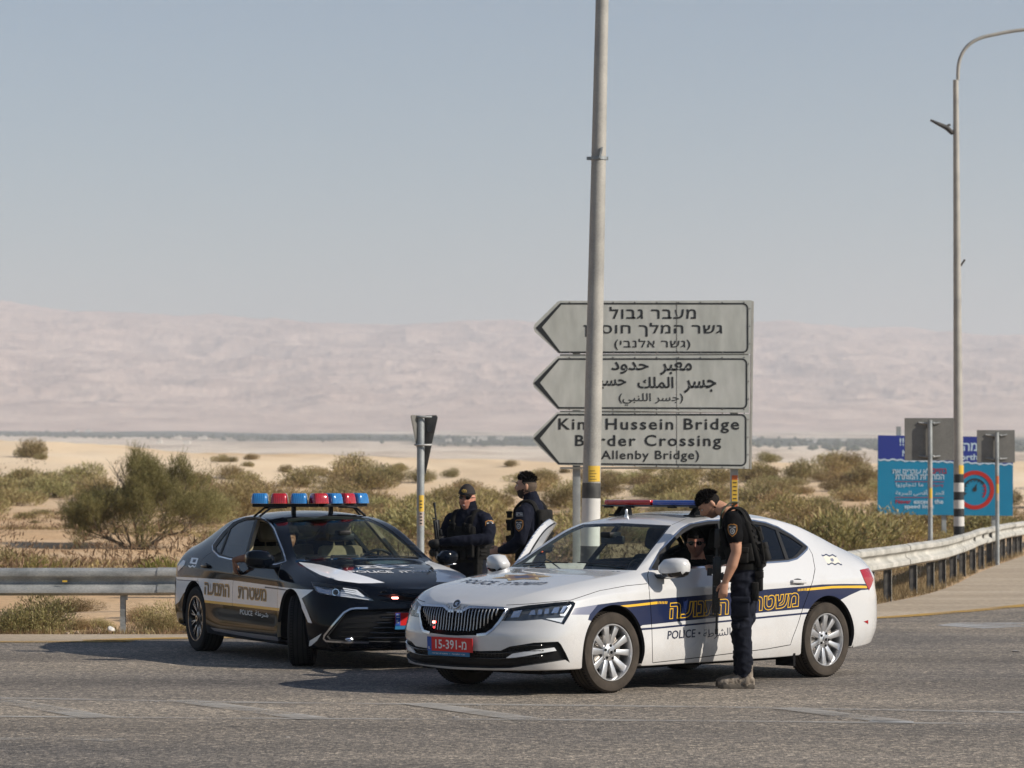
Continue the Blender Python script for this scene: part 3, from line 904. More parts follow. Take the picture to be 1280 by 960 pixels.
# ---- white liftback
WB = Body([
  tab(1, (0.97, 0, .735), (0.8, 0, .80), (0.6, 0, .855), (0.3, 0, .915), (0.0, 0, .962), (-0.35, 0, 1.003), (-0.5, 0, 1.045), (-0.8, 0, 1.215), (-1.1, 0, 1.37), (-1.3, 0, 1.428), (-1.6, 0, 1.467), (-1.95, 0, 1.480), (-2.4, 0, 1.468), (-2.8, 0, 1.415), (-3.1, 0, 1.335), (-3.4, 0, 1.232), (-3.65, 0, 1.145), (-3.85, 0, 1.10), (-3.93, 0, 1.085)),
  tab(1, (0.97, .32, .735), (0.8, .33, .80), (0.6, .34, .855), (0.3, .35, .915), (0.0, .36, .962), (-0.35, .38, 1.000), (-0.5, .40, 1.040), (-0.8, .38, 1.205), (-1.1, .34, 1.365), (-1.3, .33, 1.422), (-1.6, .32, 1.461), (-1.95, .31, 1.475), (-2.4, .31, 1.462), (-2.8, .30, 1.408), (-3.1, .30, 1.33), (-3.4, .31, 1.227), (-3.65, .33, 1.14), (-3.85, .36, 1.10), (-3.93, .36, 1.075)),
  tab(2, (0.97, .56, .72), (0.8, .60, .785), (0.6, .63, .845), (0.3, .665, .895), (0.0, .69, .935), (-0.35, .715, .975), (-0.5, .72, 1.01), (-0.8, .70, 1.165), (-1.1, .655, 1.315), (-1.3, .63, 1.375), (-1.6, .61, 1.415), (-1.95, .60, 1.427), (-2.4, .595, 1.41), (-2.8, .59, 1.345), (-3.1, .60, 1.25), (-3.4, .63, 1.135), (-3.65, .67, 1.062), (-3.85, .71, 1.04), (-3.93, .72, 1.02)),
  tab(1, (0.97, .70, .70), (0.8, .74, .755), (0.6, .775, .81), (0.3, .80, .862), (0.0, .82, .895), (-0.35, .845, .93), (-0.5, .85, .945), (-0.8, .85, .96), (-1.1, .852, .968), (-1.3, .853, .972), (-1.6, .855, .978), (-1.95, .855, .985), (-2.4, .852, .995), (-2.8, .845, 1.005), (-3.1, .84, 1.01), (-3.4, .83, 1.005), (-3.65, .815, .99), (-3.85, .80, .975), (-3.93, .79, .97)),
  tab(2, (0.97, .80, .64), (0.6, .865, .73), (0.3, .895, .785), (0.0, .910, .815), (-0.5, .912, .835), (-1.1, .912, .845), (-1.95, .912, .86), (-2.8, .918, .87), (-3.4, .905, .88), (-3.75, .88, .88), (-3.93, .86, .88)),
  tab(1, (0.97, .86, .53), (0.6, .915, .60), (0.3, .925, .66), (0.0, .925, .68), (-0.5, .912, .66), (-1.95, .912, .66), (-2.8, .925, .69), (-3.4, .915, .70), (-3.93, .88, .70)),
  tab(1, (0.97, .88, .42), (0.6, .925, .45), (0.0, .925, .48), (-0.5, .915, .44), (-1.95, .915, .44), (-2.8, .925, .48), (-3.4, .92, .50), (-3.93, .89, .52)),
  tab(1, (0.97, .88, .31), (0.6, .92, .33), (0.0, .925, .34), (-0.5, .925, .31), (-1.95, .925, .31), (-2.8, .925, .34), (-3.4, .92, .38), (-3.93, .88, .42)),
  tab(2, (0.97, .84, .215), (0.6, .89, .215), (0.0, .89, .215), (-0.5, .895, .205), (-1.95, .895, .205), (-2.8, .89, .22), (-3.4, .88, .26), (-3.93, .84, .33)),
  tab(1, (0.97, .74, .20), (0.6, .78, .20), (0.0, .80, .20), (-2.8, .80, .20), (-3.4, .78, .25), (-3.93, .75, .31)),
  tab(1, (0.97, .3, .20), (0.0, .3, .20), (-2.8, .3, .20), (-3.4, .3, .25), (-3.93, .3, .31)),
  ], xf=0.42, nose=0.535, xr=-3.38, tail=0.53,
  shear_f=lambda z: lerp_keys([(0.18, -0.035), (0.26, 0.0), (0.40, 0.012), (0.50, 0.012), (0.56, -0.012), (0.68, -0.03), (0.76, -0.06)], z),
  shear_r=lambda z: lerp_keys([(0.25, 0.10), (0.40, 0.02), (0.55, 0.0), (0.70, 0.0), (0.80, 0.04), (0.98, 0.05), (1.07, 0.0)], z), nf=2.35, nr=2.7)
# ---- black saloon
BB = Body([
  tab(1, (0.99, 0, .74), (0.8, 0, .80), (0.6, 0, .845), (0.3, 0, .90), (0.0, 0, .945), (-0.35, 0, .985), (-0.5, 0, 1.02), (-0.8, 0, 1.18), (-1.1, 0, 1.325), (-1.3, 0, 1.385), (-1.6, 0, 1.432), (-1.95, 0, 1.448), (-2.4, 0, 1.435), (-2.75, 0, 1.385), (-3.0, 0, 1.305), (-3.25, 0, 1.205), (-3.45, 0, 1.135), (-3.6, 0, 1.11), (-3.9, 0, 1.09)),
  tab(1, (0.99, .32, .74), (0.8, .33, .80), (0.6, .34, .845), (0.3, .35, .90), (0.0, .36, .945), (-0.35, .38, .983), (-0.5, .40, 1.015), (-0.8, .38, 1.17), (-1.1, .34, 1.318), (-1.3, .33, 1.378), (-1.6, .32, 1.426), (-1.95, .31, 1.442), (-2.4, .31, 1.428), (-2.75, .30, 1.378), (-3.0, .31, 1.297), (-3.25, .33, 1.20), (-3.45, .35, 1.13), (-3.6, .36, 1.107), (-3.9, .36, 1.087)),
  tab(2, (0.99, .55, .73), (0.8, .60, .785), (0.6, .63, .832), (0.3, .665, .88), (0.0, .69, .92), (-0.35, .71, .958), (-0.5, .715, .99), (-0.8, .69, 1.13), (-1.1, .645, 1.27), (-1.3, .615, 1.33), (-1.6, .595, 1.375), (-1.95, .585, 1.39), (-2.4, .58, 1.37), (-2.75, .58, 1.315), (-3.0, .60, 1.235), (-3.25, .64, 1.14), (-3.45, .68, 1.075), (-3.6, .70, 1.055), (-3.9, .70, 1.045)),
  tab(1, (0.99, .68, .705), (0.8, .73, .75), (0.6, .765, .79), (0.3, .79, .842), (0.0, .81, .875), (-0.35, .83, .905), (-0.5, .84, .92), (-0.8, .84, .93), (-1.1, .842, .937), (-1.95, .845, .965), (-2.4, .845, .98), (-2.75, .84, .995), (-3.0, .835, 1.0), (-3.25, .825, .998), (-3.45, .81, .99), (-3.6, .80, .98), (-3.9, .78, .96)),
  tab(2, (0.99, .79, .65), (0.6, .855, .72), (0.3, .885, .765), (0.0, .90, .79), (-0.5, .895, .80), (-1.1, .895, .815), (-1.95, .895, .835), (-2.8, .905, .86), (-3.4, .89, .87), (-3.7, .865, .87), (-3.9, .84, .87)),
  tab(1, (0.99, .85, .53), (0.6, .905, .60), (0.3, .92, .65), (0.0, .92, .68), (-0.5, .89, .66), (-1.95, .89, .66), (-2.8, .92, .70), (-3.4, .91, .70), (-3.9, .87, .70)),
  tab(1, (0.99, .88, .42), (0.6, .92, .45), (0.0, .92, .48), (-0.5, .885, .46), (-1.95, .885, .46), (-2.8, .92, .48), (-3.4, .91, .50), (-3.9, .87, .52)),
  tab(1, (0.99, .89, .31), (0.6, .92, .33), (0.0, .92, .34), (-0.5, .91, .31), (-1.95, .91, .31), (-2.8, .92, .34), (-3.4, .91, .38), (-3.9, .86, .42)),
  tab(2, (0.99, .85, .20), (0.6, .89, .20), (0.0, .89, .205), (-0.5, .895, .195), (-1.95, .895, .195), (-2.8, .89, .21), (-3.4, .88, .26), (-3.9, .83, .33)),
  tab(1, (0.99, .74, .185), (0.6, .78, .185), (0.0, .80, .19), (-2.8, .80, .19), (-3.4, .78, .25), (-3.9, .75, .31)),
  tab(1, (0.99, .3, .185), (0.0, .3, .19), (-2.8, .3, .19), (-3.4, .3, .25), (-3.9, .3, .31)),
  ], xf=0.40, nose=0.58, xr=-3.36, tail=0.54,
  shear_f=lambda z: lerp_keys([(0.18, -0.05), (0.26, 0.0), (0.40, 0.01), (0.52, 0.0), (0.62, -0.02), (0.70, -0.02), (0.76, -0.05)], z),
  shear_r=lambda z: lerp_keys([(0.25, 0.10), (0.40, 0.02), (0.55, 0.0), (0.70, 0.02), (0.84, 0.05), (1.0, 0.02), (1.08, 0.0)], z), nf=2.3, nr=2.6)
WC = CarFrame(WB, 0.1785, 25.70, -134.0, 1)
BC = CarFrame(BB, -1.264, 29.15, -65.3, -1)
# ================================================================== materials of the cars
def paint(name, col, rough=0.28, coat=1.0, dust=None, spec=0.5):
 m = bpy.data.materials.new(name); m.use_nodes = True
 nt = m.node_tree; N = nt.nodes; L = nt.links; b = N['Principled BSDF']
 geo = N.new('ShaderNodeTexCoord')
 n1 = N.new('ShaderNodeTexNoise'); n1.inputs['Scale'].default_value = 3.5; n1.inputs['Detail'].default_value = 7; n1.inputs['Roughness'].default_value = 0.65
 L.new(geo.outputs['Object'], n1.inputs['Vector'])
 sp = N.new('ShaderNodeSeparateXYZ'); L.new(geo.outputs['Object'], sp.inputs[0])
 lo = N.new('ShaderNodeMapRange'); lo.inputs[1].default_value = 0.16; lo.inputs[2].default_value = 0.60; lo.inputs[3].default_value = 0.42; lo.inputs[4].default_value = 0.0
 L.new(sp.outputs['Z'], lo.inputs[0])
 ad = N.new('ShaderNodeMath'); ad.operation = 'ADD'; L.new(n1.outputs['Fac'], ad.inputs[0]); L.new(lo.outputs[0], ad.inputs[1])
 mr = N.new('ShaderNodeMapRange'); mr.inputs[1].default_value = 0.54; mr.inputs[2].default_value = 1.02; mr.inputs[4].default_value = dust or 0.35
 L.new(ad.outputs[0], mr.inputs[0])
 mx = N.new('ShaderNodeMix'); mx.data_type = 'RGBA'; L.new(mr.outputs[0], mx.inputs[0])
 mx.inputs[6].default_value = (*col, 1); mx.inputs[7].default_value = (0.34, 0.27, 0.20, 1)
 L.new(mx.outputs[2], b.inputs['Base Color'])
 rr = N.new('ShaderNodeMapRange'); rr.inputs[3].default_value = rough; rr.inputs[4].default_value = min(1, rough + 0.5)
 L.new(mr.outputs[0], rr.inputs[0]); L.new(rr.outputs[0], b.inputs['Roughness'])
 b.inputs['Coat Weight'].default_value = coat; b.inputs['Coat Roughness'].default_value = 0.04
 b.inputs['Specular IOR Level'].default_value = spec
 return m
def thin_glass(name, tint, refl=1.0, rough=0.0):
 m = bpy.data.materials.new(name); m.use_nodes = True
 nt = m.node_tree; N = nt.nodes; L = nt.links
 N.remove(N['Principled BSDF'])
 tr = N.new('ShaderNodeBsdfTransparent'); tr.inputs[0].default_value = (*tint, 1)
 gl = N.new('ShaderNodeBsdfGlossy'); gl.inputs['Roughness'].default_value = rough
 fr = N.new('ShaderNodeFresnel'); fr.inputs['IOR'].default_value = 1.55
 ge = N.new('ShaderNodeNewGeometry'); mi_ = N.new('ShaderNodeMapRange'); mi_.inputs[3].default_value = 1.55; mi_.inputs[4].default_value = 1 / 1.55
 L.new(ge.outputs['Backfacing'], mi_.inputs[0]); L.new(mi_.outputs[0], fr.inputs['IOR'])      # a thin pane reflects alike from both sides
 mu = N.new('ShaderNodeMath'); mu.operation = 'MULTIPLY'; mu.inputs[1].default_value = refl; mu.use_clamp = True
 mx = N.new('ShaderNodeMixShader')
 L.new(fr.outputs[0], mu.inputs[0]); L.new(mu.outputs[0], mx.inputs[0]); L.new(tr.outputs[0], mx.inputs[1]); L.new(gl.outputs[0], mx.inputs[2])
 L.new(mx.outputs[0], [n for n in N if n.type == 'OUTPUT_MATERIAL'][0].inputs['Surface'])
 return m
P_WHITE = paint('white_paint', (0.57, 0.57, 0.575), 0.20, dust=0.34)
P_BLACK = paint('black_paint', (0.0016, 0.003, 0.0065), 0.08, 0.17, dust=0.010, spec=0.11)
P_NAVY = paint('navy_film', (0.006, 0.013, 0.052), 0.3, 0.5, dust=0.04, spec=.35)
P_GREYF = paint('grey_blue_film', (0.16, 0.17, 0.24), 0.35, 0.5, dust=0.2)
P_YEL = paint('yellow_film', (0.72, 0.42, 0.02), 0.35, 0.5, dust=0.08)
P_WFILM = paint('white_film', (0.78, 0.79, 0.81), 0.3, 0.7, dust=0.14)
P_AMBER = paint('amber_film', (0.85, 0.45, 0.03), 0.35, 0.5, dust=0.08)
P_BROWN = mat('brown_film', (0.07, 0.055, 0.045), 0.4, coat=0.4)
M_CREAM = mat('cream_film', (0.62, 0.60, 0.52), 0.4, coat=0.4)
M_BLK = mat('black_plastic', (0.007, 0.007, 0.008), 0.5, spec=0.3)
M_GBLK = mat('gloss_black_plastic', (0.008, 0.008, 0.009), 0.12, coat=0.6)
M_GAP = mat('panel_gap', (0.01, 0.01, 0.011), 0.8, spec=0.1)
M_LIN = mat('cabin_lining', (0.035, 0.036, 0.038), 0.85, spec=0.2)
M_SEAT = nmat('dark_seat_cloth', [(0.3, (0.018, 0.018, 0.02)), (0.7, (0.035, 0.036, 0.04))], scale=30, rough=(0.8, 0.95), spec=0.2)
M_SEATB = nmat('beige_seat_cloth', [(0.3, (0.26, 0.20, 0.13)), (0.7, (0.36, 0.28, 0.19))], scale=12, rough=(0.7, 0.9), spec=0.2)
M_CHR = mat('chrome', (0.62, 0.62, 0.64), 0.16, metal=1.0)
M_SIL = mat('wheel_silver', (0.60, 0.60, 0.61), 0.30, metal=0.85, coat=0.4)
M_MACH = mat('machined_alloy', (0.62, 0.62, 0.62), 0.22, metal=1.0)
M_DKAL = mat('dark_alloy', (0.02, 0.021, 0.024), 0.3, metal=0.5, coat=0.5)
M_TYRE = nmat('tyre_rubber', [(0.3, (0.030, 0.024, 0.019)), (0.7, (0.062, 0.050, 0.040))], scale=9, rough=(0.75, 0.95), spec=0.25, bump=0.3, bscale=60, dist=0.002)
M_TYRB = nmat('clean_tyre_rubber', [(0.3, (0.012, 0.012, 0.013)), (0.7, (0.022, 0.021, 0.020))], scale=9, rough=(0.7, 0.9), spec=0.3)
M_DISC = mat('brake_disc', (0.25, 0.23, 0.21), 0.4, metal=1.0)
M_GLASS = thin_glass('windscreen_glass', (0.78, 0.88, 0.83), 0.6)
M_SIDEG = thin_glass('side_glass', (0.62, 0.72, 0.68), 0.9)
M_TINT = thin_glass('tinted_glass', (0.05, 0.06, 0.065), 1.0)
M_TINTF = thin_glass('lightly_tinted_glass', (0.45, 0.50, 0.48), 0.8)
M_LENS = thin_glass('lamp_cover', (0.93, 0.95, 0.97), 1.2)
M_REDL = mat('red_lamp_lens', (0.32, 0.008, 0.012), 0.12, coat=1.0, trans=0.0)
M_LAMPIN = mat('lamp_reflector', (0.75, 0.76, 0.80), 0.12, metal=1.0)
M_DSL = mat('dark_chrome', (0.30, 0.30, 0.31), 0.25, metal=1.0)
M_LAMPG = mat('lamp_inner_bezel', (0.10, 0.11, 0.125), 0.25, metal=0.4)
M_WLED = mat('white_lamp_strip', (0.80, 0.81, 0.83), 0.2, metal=0.0, coat=0.5)
M_RLED = mat('red_strobe', (0.8, 0.02, 0.02), 0.3, emis=(1.0, 0.02, 0.02), es=6.0)
M_RLEDW = mat('red_strobe_core', (1.0, 0.3, 0.25), 0.3, emis=(1.0, 0.25, 0.2), es=9.0)
M_BLED = mat('blue_strobe', (0.1, 0.35, 0.9), 0.3, emis=(0.25, 0.6, 1.0), es=2.5)
M_PRED = mat('plate_red', (0.55, 0.012, 0.012), 0.4)
M_PBLU = mat('plate_blue', (0.015, 0.07, 0.32), 0.4)
M_PBLU2 = mat('plate_holder_blue', (0.02, 0.14, 0.30), 0.4)
M_PWHT = mat('plate_white', (0.75, 0.75, 0.75), 0.4)
M_TXTD = mat('dark_print', (0.02, 0.025, 0.05), 0.4)
M_TXTW = mat('white_print', (0.70, 0.70, 0.70), 0.4)
M_SKINC = None
M_REDP = mat('red_lens', (0.45, 0.006, 0.010), 0.15, coat=1.0)
M_BLUP = mat('blue_lens', (0.006, 0.06, 0.36), 0.15, coat=1.0)
def pod_mat(name, col, inner):
 m = bpy.data.materials.new(name); m.use_nodes = True
 nt = m.node_tree; N = nt.nodes; L = nt.links; b = N['Principled BSDF']
 tc = N.new('ShaderNodeTexCoord'); sp = N.new('ShaderNodeSeparateXYZ'); L.new(tc.outputs['Object'], sp.inputs[0])
 w_ = N.new('ShaderNodeTexWave'); w_.wave_type = 'BANDS'; w_.bands_direction = 'Y'; w_.inputs['Scale'].default_value = 18; w_.inputs['Distortion'].default_value = 0.4
 L.new(tc.outputs['Object'], w_.inputs['Vector'])
 mx = N.new('ShaderNodeMix'); mx.data_type = 'RGBA'; L.new(w_.outputs['Fac'], mx.inputs[0])
 mx.inputs[6].default_value = (*inner, 1); mx.inputs[7].default_value = (*col, 1)
 L.new(mx.outputs[2], b.inputs['Base Color'])
 b.inputs['Roughness'].default_value = 0.18; b.inputs['Coat Weight'].default_value = 0.8
 b.inputs['Subsurface Weight'].default_value = 0.3; b.inputs['Subsurface Radius'].default_value = (0.03, 0.03, 0.03)
 return m
M_PODR = pod_mat('red_beacon_lens', (0.46, 0.010, 0.018), (0.24, 0.005, 0.010))
M_PODB = pod_mat('blue_beacon_lens', (0.022, 0.20, 0.48), (0.010, 0.10, 0.30))
M_TAILC = mat('clear_tail_lamp', (0.35, 0.30, 0.30), 0.15, coat=1.0)
# ------------------------------------------------------------------ wheels
def make_wheel(name, style, root, loc, out, steer=0.0, clean=False, spin=0.0):
 """out = +1/-1: the side the wheel face looks to"""
 w_ = bpy.data.objects.new(name, None); COL.objects.link(w_); w_.parent = root
 w_.location = loc; w_.rotation_euler = (0, 0, R(steer))
 Rr = 0.335; hw = 0.115
 bm = bmesh.new()
 prof = [(0.232, -hw * .86), (0.245, -hw * .98), (0.285, -hw * 1.04), (0.315, -hw * .97), (0.329, -hw * .8), (0.334, -hw * .5), (Rr, 0), (0.334, hw * .5), (0.329, hw * .8), (0.315, hw * .97), (0.285, hw * 1.04), (0.245, hw * .98), (0.232, hw * .86)]
 lathe(bm, prof, 72, 'Y')
# tread grooves
 bm.faces.ensure_lookup_table()
 for yy in (-0.065, -0.025, 0.025, 0.065):
  lathe(bm, [(Rr + .0012, yy - .004), (Rr + .0012, yy + .004)], 72, 'Y', mi=1)
 for k in range(72):
  a = 2 * PI * (k + .5) / 72
  for s_ in (-1, 1):
   box(bm, (-0.003, s_ * 0.078 - 0.016, 0.329), (0.003, s_ * 0.078 + 0.016, 0.3352), M=Matrix.Rotation(a, 4, 'Y'), mi=1)
 obj('tyre', bm, [M_TYRB if clean else M_TYRE, M_GAP], w_, auto=35)
 bm = bmesh.new()
 o_ = out
 lathe(bm, [(0.236, o_ * hw * .90), (0.234, o_ * hw * .96), (0.226, o_ * hw * .96), (0.221, o_ * hw * .85), (0.214, o_ * hw * .55), (0.205, o_ * 0.0), (0.20, -o_ * hw * .8)], 64, 'Y', mi=0)
 rm = [M_SIL, M_GAP, M_CHR, M_MACH, M_DKAL] if style == 'fan' else [M_DKAL, M_GAP, M_CHR, M_MACH, M_DKAL]
 def spoke(a0, a1, r0, r1, w0, w1, y0, y1, d, mi=0, bev=0.004):
  """bar from polar (r0,a0) to (r1,a1)"""
  p = Vector((r0 * math.cos(a0), 0, r0 * math.sin(a0))); q = Vector((r1 * math.cos(a1), 0, r1 * math.sin(a1)))
  dv = (q - p).normalized(); sv = Vector((-dv.z, 0, dv.x))
  b = bmesh.new()
  vs = []
  for pt, ww, yy in ((p, w0, y0), (q, w1, y1)):
   for s1 in (-1, 1):
    for dy in (0, -d):
     vs.append(b.verts.new(pt + sv * ww / 2 * s1 * (1.0 if dy == 0 else 1.15) + Vector((0, o_ * (yy + dy), 0))))
  for f in ((0, 1, 3, 2), (4, 6, 7, 5), (0, 4, 5, 1), (2, 3, 7, 6), (0, 2, 6, 4), (1, 5, 7, 3)):
   b.faces.new([vs[i] for i in f])
  bmesh.ops.recalc_face_normals(b, faces=b.faces[:])
  bmesh.ops.bevel(b, geom=b.edges[:], offset=bev, segments=2, profile=0.5, affect='EDGES')
  join(bm, b, None, mi)
 yf = hw * .80
 if style == 'fan':
  for k in range(5):
   a = 2 * PI * k / 5 + spin
   spoke(a - .10, a - .17, 0.045, 0.224, 0.034, 0.064, yf - .020, yf + .002, .035)
   spoke(a + .42, a + .42, 0.045, 0.224, 0.028, 0.056, yf - .026, yf - .002, .035)
  for k in range(5):
   a = 2 * PI * k / 5 + .16 + spin
   b = bmesh.new(); lathe(b, [(0.0, 0.001), (0.012, 0.001), (0.012, -0.004)], 12, 'Y')
   join(bm, b, Matrix.Translation((0.056 * math.cos(a), o_ * (yf - .004), 0.056 * math.sin(a))), 1)
 else:
  for k in range(10):
   a = 2 * PI * k / 10 + spin
   pair = k % 2 == 0
   spoke(a, a + (0.10 if pair else -0.10), 0.04, 0.150, 0.016, 0.014, yf - .018, yf - .004, .03, 4)
   for dd in (-.11, .11):
    spoke(a, a + dd, 0.085, 0.224, 0.009, 0.010, yf - .010, yf + .003, .02, 3, .002)
  lathe(bm, [(0.229, o_ * (hw * .965)), (0.222, o_ * (hw * .965))], 64, 'Y', mi=3)
 lathe(bm, [(0.075, o_ * (yf - .03)), (0.068, o_ * (yf - .012)), (0.036, o_ * (yf - .004)), (0.032, o_ * (yf + .004)), (0.0001, o_ * (yf + .006))], 40, 'Y', mi=0)
 lathe(bm, [(0.030, o_ * (yf + .0075)), (0.018, o_ * (yf + .0085))], 24, 'Y', mi=2)
 lathe(bm, [(0.014, o_ * (yf + .0080)), (0.0001, o_ * (yf + .0085))], 24, 'Y', mi=1)
 obj('rim', bm, rm, w_, auto=40)
 bm = bmesh.new()
 lathe(bm, [(0.155, o_ * .02), (0.155, o_ * .045), (0.06, o_ * .045), (0.06, o_ * .055), (0.0001, o_ * .055)], 48, 'Y')
 lathe(bm, [(0.0001, -o_ * .05), (0.20, -o_ * .05)], 32, 'Y', mi=1)
 a = 2.6
 box(bm, (-.045, min(o_ * .0, o_ * .065), .085), (.045, max(o_ * .0, o_ * .065), .165), .006, M=Matrix.Rotation(a if o_ > 0 else -a, 4, 'Y'), mi=2)
 obj('brake_disc', bm, [M_DISC, M_GAP, M_LAMPG], w_, auto=40)
 return w_
# ------------------------------------------------------------------ cabin
def make_cabin(root, beige, body, lhd=1):
 ms = M_SEATB if beige else M_SEAT
 bm = bmesh.new()                                             # floor and bulkheads
 box(bm, (-3.3, -.78, .20), (0.0, .78, .24))
 box(bm, (-.40, -.70, .24), (-.36, .70, .86))
 box(bm, (-3.34, -.70, .24), (-3.30, .70, .88))
 obj('floor_pan', bm, M_LIN, root)
 bm = bmesh.new()
 box(bm, (-.98, -.72, .72), (-.42, .72, .93), .05)
 box(bm, (-.92, lhd * .37 - .19, .90), (-.66, lhd * .37 + .19, .985), .03)
 box(bm, (-.96, -.14, .80), (-.88, .14, 1.02), .015)
 box(bm, (-1.9, -.12, .24), (-.9, .12, .62), .04)
 obj('dashboard', bm, M_LIN, root, auto=40)
 bm = bmesh.new()
 Mx = Matrix.Translation((-1.02, lhd * .37, .90)) @ Matrix.Rotation(R(-64), 4, 'Y')
 b = bmesh.new()
 pts = [(0.185 * math.cos(2 * PI * k / 32), 0.185 * math.sin(2 * PI * k / 32), 0) for k in range(33)]
 tube(b, pts, .015, 8, cap=False)
 for a in (0, PI, -PI / 2): tube(b, [(0, 0, -.02), (.18 * math.cos(a + PI / 2), .18 * math.sin(a + PI / 2), 0)], .014, 6)
 blob(b, (0, 0, -.02), (.06, .06, .03))
 join(bm, b, Mx, 0)
 obj('steering_wheel', bm, M_BLK, root, auto=50)
 for s_ in (1, -1):
  bm = bmesh.new()
  y = s_ * .37
  box(bm, (-1.85, y - .25, .32), (-1.30, y + .25, .52), .06)
  Ms = Matrix.Translation((-1.80, y, .50)) @ Matrix.Rotation(R(-17), 4, 'Y')
  box(bm, (-.09, -.24, 0), (.05, .24, .62), .055, Ms)
  box(bm, (-.04, -.245, .08), (.07, -.19, .52), .025, Ms); box(bm, (-.04, .19, .08), (.07, .245, .52), .025, Ms)
  for q in (-.06, .06): tube(bm, [Ms @ Vector((-.02, q, .60)), Ms @ Vector((-.02, q, .70))], .008, 6)
  hr = obj('seat', bm, ms, root, auto=40)
  bm = bmesh.new(); box(bm, (-.06, -.135, .665), (.045, .135, .86), .04, Ms)
  obj('headrest', bm, ms, root, auto=40)
 bm = bmesh.new()
 box(bm, (-2.95, -.66, .32), (-2.45, .66, .52), .05)
 Ms = Matrix.Translation((-2.92, 0, .46)) @ Matrix.Rotation(R(-24), 4, 'Y')
 box(bm, (-.09, -.66, 0), (.05, .66, .56), .05, Ms)
 for q in (-.4, .4): box(bm, (-.05, q - .13, .54), (.04, q + .13, .68), .035, Ms)
 obj('seat', bm, ms, root, auto=40)
 bm = bmesh.new()                                             # rear view mirror, on the windscreen
 zt = body.feats[0][2](-1.0)
 box(bm, (-1.02, -.13, zt - .125), (-.985, .13, zt - .055), .012)
 box(bm, (-1.05, -.06, zt - .07), (-.90, .06, zt - .022), .012)
 obj('rear_view_mirror', bm, M_BLK, root, auto=40)
def make_mirror(root, side, x, y, z, mats, sc=1.0, chrome=False):
 """door mirror: housing on a short arm; side = +1 left, -1 right"""
 bm = bmesh.new()
 b = bmesh.new()
# housing: rounded wedge, longer outward
 n = 20; rings = []
 prof = [(0.0, .10, .055), (.02, .30, .085), (.06, .95, .1), (.12, 1.0, .1), (.17, .9, .09), (.205, .62, .07), (.222, .25, .045)]
 for yy, hz, dx in prof:
  ring = []
  for k in range(n):
   a = 2 * PI * k / n
   ca, sa = math.cos(a), math.sin(a)
   q = 0.62
   px_ = dx * (abs(ca) ** q) * (1 if ca > 0 else -0.35)
   pz_ = .075 * hz ** .6 * (abs(sa) ** q) * (1 if sa > 0 else -1)
   ring.append(b.verts.new((px_ - .12 * yy, yy * side, pz_ + .06 * yy)))
  rings.append(ring)
 for i in range(len(rings) - 1):
  for k in range(n):
   f = b.faces.new((rings[i][k], rings[i][(k + 1) % n], rings[i + 1][(k + 1) % n], rings[i + 1][k]))
   zc = sum(v.co.z for v in f.verts) / 4 - .06 * abs(f.verts[0].co.y)
   f.material_index = 1 if zc < -.035 else 0
   if sum(v.co.x for v in f.verts) / 4 + .12 * abs(f.verts[0].co.y) < -.012: f.material_index = 2
 b.faces.new(rings[0]); b.faces.new(rings[-1])
 bmesh.ops.recalc_face_normals(b, faces=b.faces[:])
 join(bm, b, Matrix.Translation((x, y * side, z)) @ Matrix.Scale(sc, 4), None)
 box(bm, (x - .06, min(side * (y - .10), side * (y + .07)), z - .085), (x + .04, max(side * (y - .10), side * (y + .07)), z - .045), .015, mi=1)
 if chrome:
  tube(bm, [(x + .01, side * (y + .02), z - .068), (x + .05, side * (y + .1), z - .066), (x + .02, side * (y + .2), z - .056)], .005, 6, mi=3)
 return obj('door_mirror', bm, mats, root, auto=60)
def make_handle(root, cf, tv, side, m, ln=.19):
 p, n = cf.b.look(*tv)
 bm = bmesh.new()
 box(bm, (-ln / 2, .012, -.016), (ln / 2, .030, .016), .008)
 box(bm, (-ln / 2, -.01, -.012), (-ln / 2 + .035, .02, .012), .006); box(bm, (ln / 2 - .035, -.01, -.012), (ln / 2, .02, .012), .006)
 blob(bm, (0, .002, 0), (.07, .006, .028), 16, 8, mi=1)
 Mx = Matrix.Translation((p.x, p.y * side, p.z)) @ Matrix.Scale(side, 4, (0, 1, 0)) @ Matrix.Rotation(R(-2), 4, 'Y')
 bmesh.ops.transform(bm, matrix=Mx, verts=bm.verts[:])
 if side < 0: bmesh.ops.reverse_faces(bm, faces=bm.faces[:])
 return obj('handle', bm, [m, M_GAP], root, auto=45)
def arch_tv(cf, x0, r=.382, zc=.345):
 b = cf.b; out = []
 for k in range(41):
  a = R(-18 + 216 * k / 40)
  out.append(cf.side_(x0 + r * math.cos(a), zc + r * math.sin(a)))
 out.append((out[-1][0], b.V * .955)); out.append((out[0][0], b.V * .955))
 return out
def plate(root, M_, style):
 bm = bmesh.new()
 box(bm, (-.003, -.262, -.058), (.004, .262, .058), .002, M_, 0)
 box(bm, (-.006, -.262, -.095), (.0, .22, -.052), .002, M_, 2)
 box(bm, (.0042, -.2615, -.0575), (.0052, -.212, .0575), 0, M_, 1)
 fr = M_ @ Matrix.Translation((.0056, 0, 0)) @ Matrix(((0, 0, 1, 0), (1, 0, 0, 0), (0, 1, 0, 0), (0, 0, 0, 1)))
 return bm, fr
